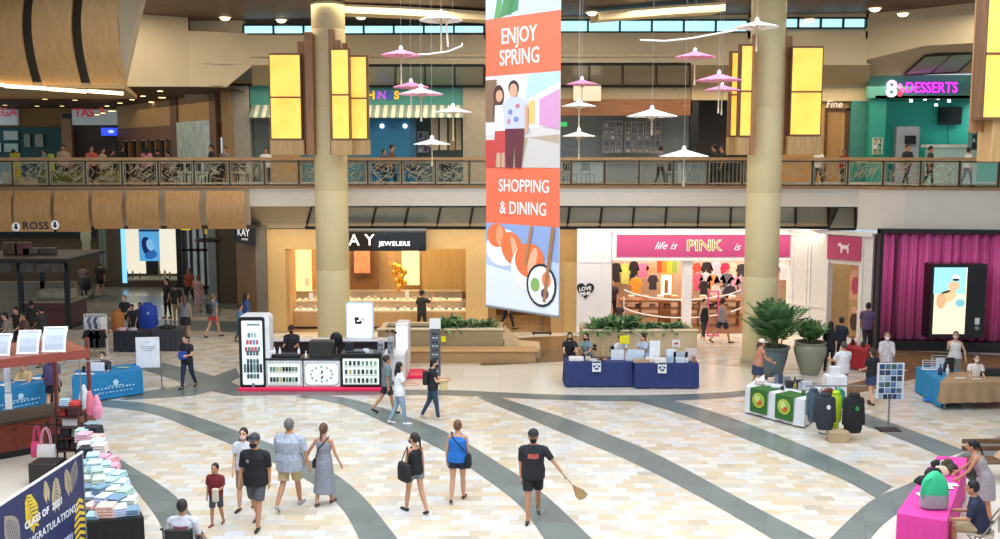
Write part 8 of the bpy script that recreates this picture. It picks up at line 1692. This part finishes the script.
for i, (px, lb, tc, sk, hs) in enumerate(UP):
    Yp = (39.4 if 700 > px > 260 or 800 < px < 860 else 40.2 if px < 260 else 38.9)+.35*(i % 3)
    if px > 900: Yp = 39.2
    h = 1.45+.2*((i*7) % 4)/3
    person(lb, V(X(px, Yp, 6.6), Yp, FR2), h, (150+i*37) % 360, sk, '17120f', hs, (tc, .8, .03, -.1), ('trousers', '26262c', 1.9), '222222', fem=hs != 'short', long=.15, vox=.026)
# upper seating: dark chairs behind the railing
def upchair(px, Y, label, hexc='22201f'):
    t = thing('dining_chair', label, 'chair', (X(px, Y, 6.4), Y, FR2), random.uniform(-.6, .6), 'dark chairs behind the railing'); m = MB(); m.rbox(-.21, .21, -.21, .21, .44, .48, .01); m.build('seat', mat(hexc, .5), t); m = MB(); m.rbox(-.2, .2, .18, .21, .6, .95, .01); m.build('backrest', mat(hexc, .5), t)
    for x, y in ((-.19, -.19), (.19, -.19), (-.19, .19), (.19, .19)): m = MB(); m.cone((x, y, 0), (x, y, .44 if y < 0 else .95), .016, .016, 6); m.build('leg', mat(hexc, .5), t)
nm_ = ['first', 'second', 'third', 'fourth', 'fifth', 'sixth', 'seventh', 'eighth', 'ninth', 'tenth']
for i, px in enumerate((176, 186, 196, 205, 218, 232, 242)): upchair(px, 38.9+.5*(i % 2), 'dark chair behind the left railing, %s from the left' % nm_[i])
for i, px in enumerate((374, 402, 414, 448)): upchair(px, 39.3+.4*(i % 2), 'dark chair behind the railing between column and banner, %s from the left' % nm_[i])
for i, px in enumerate((570, 588, 672, 703, 728)): upchair(px, 39.3+.4*(i % 2), 'dark chair behind the railing right of the banner, %s from the left' % nm_[i])
# yellow-green signs and planter boxes seen through the left railing
for i, (a, b, c_, d_, Yy, hx) in enumerate(((2, 14, 172, 186, 38.6, 'b8a820'), (38, 60, 171, 184, 39.0, '6f7a30'), (62, 82, 171, 185, 39.2, '7a8038'), (100, 118, 171, 186, 38.8, '8a7a30'), (11, 19, 153, 159, 39.5, 'c8b820'), (49, 53, 154, 159, 39.5, 'b8c040'))):
    m = MB(); m.rbox(X(a, Yy, 6), X(b, Yy, 6), Yy, Yy+.2, FR2, Z(c_, Yy), .01); o = m.build('notice_panel', mat(hx, .5, var=.1)); tag(o, ('bright yellow panel behind the railing at the far left', 'dull green panel behind the left railing, left of two', 'dull green panel behind the left railing, right of two', 'brown-yellow panel behind the railing before the blue screen', 'small yellow sign above the railing at the far left', 'small green sign above the railing beside the cream-topped person')[i], 'panel'); centre(o)
# ---- finish remeshing in one evaluation
dg = bpy.context.evaluated_depsgraph_get()
res = []
for o, mats, paint in PEND: res.append(bpy.data.meshes.new_from_object(o.evaluated_get(dg), preserve_all_data_layers=False, depsgraph=dg))
for (o, mats, paint), me in zip(PEND, res):
    o.modifiers.clear(); me.name = o.name; o.data = me; me.materials.clear()
    for mt in mats: me.materials.append(mt)
    n = len(me.polygons)
    if paint:
        idx = [0]*n
        zs = max(v.co.z for v in me.vertices)-.30
        for i, p in enumerate(me.polygons):
            c = p.center
            if c.z > zs: idx[i] = paint(c)
        me.polygons.foreach_set('material_index', idx)
    else: me.polygons.foreach_set('material_index', [0]*n)
    me.polygons.foreach_set('use_smooth', [True]*n); me.update()
for o in COL.objects:
    if '_s' in o: del o['_s']
# nest details one level deeper under the part they sit on
HOST = ('sign_board', 'printed_panel', 'lit_panel', 'board', 'sheet', 'lit_screen', 'printed_sheet', 'print', 'tablecloth', 'cloth', 'shirt', 'tank_top', 'bag_body', 'canopy', 'body_cloth', 'body', 'counter', 'card', 'tray', 'panel', 'rail')
NEST = ('printed', 'letter', 'neon', 'script', 'outlined', 'emblem', 'strap', 'finial', 'ribs', 'sleeve', 'hood', 'chest_logo', 'drawer_handle', 'jewellery_stand', 'photograph', 'digit', 'handle', 'eyeglasses', 'goods')
def bn_(o): return o.name.split('.')[0]
def mid(o): vs = [Vector(c) for c in o.bound_box]; return sum(vs, Vector())/8
for r_ in [o for o in COL.objects if o.parent is None and o.children]:
    ch = list(r_.children); hosts = [c for c in ch if bn_(c) in HOST and c.type == 'MESH']
    for c in ch:
        n_ = bn_(c)
        if not n_.startswith(NEST) or n_ in HOST or n_ == 'handle' and bn_(r_) not in ('tote_bag',): continue
        cand = [q_ for q_ in hosts if q_ is not c]
        if not cand or c.children: continue
        mc = mid(c); best = min(cand, key=lambda q_: (HOST.index(bn_(q_)) if bn_(r_) != 'hanging_banner' else 0, (mid(q_)-mc).length))
        c.parent = best
# ------------------------------------------------------------ light
w = bpy.data.worlds.new('world'); S.world = w; w.use_nodes = True
bg = w.node_tree.nodes['Background']; bg.inputs['Color'].default_value = lin('dcecff'); bg.inputs['Strength'].default_value = .72
def area(name, loc, sx, sy, power, col, rot=(0, 0, 0)):
    l = bpy.data.lights.new(name, 'AREA'); l.shape = 'RECTANGLE'; l.size = sx; l.size_y = sy; l.energy = power; l.color = lin(col)[:3]
    o = bpy.data.objects.new(name, l); COL.objects.link(o); o.location = loc; o.rotation_euler = rot; return o
def pointl(name, loc, power, col, r=.15):
    l = bpy.data.lights.new(name, 'POINT'); l.energy = power; l.color = lin(col)[:3]; l.shadow_soft_size = r
    o = bpy.data.objects.new(name, l); COL.objects.link(o); o.location = loc; return o
area('skylight', (0, 17, ZC+.3), 27, 19, 5300, 'eef4ff')
# rows of downlights in shops and under the upper floor, as the lit ceilings there
area('upper_walk_light', (2, 41, 9.8), 30, 2, 500, 'ffe6c4')
area('upper_corridor_light', (X(100, 46), 46, 9.3), 12, 12, 260, 'ffdcae')
area('court_downlights', (2, 35.5, ZC-.1), 44, 2, 1500, 'fff0d8')
area('shop_light_centre', (X(400, 42), 41.6, 4.15), 10, 3.5, 560, 'ffe0b4')
area('shop_light_pink', (X(700, 42), 41.6, 4.15), 8, 3.5, 560, 'ffe8d4')
area('west_corridor_light', (X(110, 46), 45, 4.2), 12, 14, 300, 'ffeed8')
area('dessert_light', (X(925, 43), 42.9, 9.4), 6, 1.2, 520, 'f4fff8')
S.view_settings.exposure = .12
area('soffit_fill', (2, 38.0, 4.1), 26, .6, 240, 'fff0dc', (R(20), 0, 0))  # unseen fill light, added under the soffit to brighten the shop facades
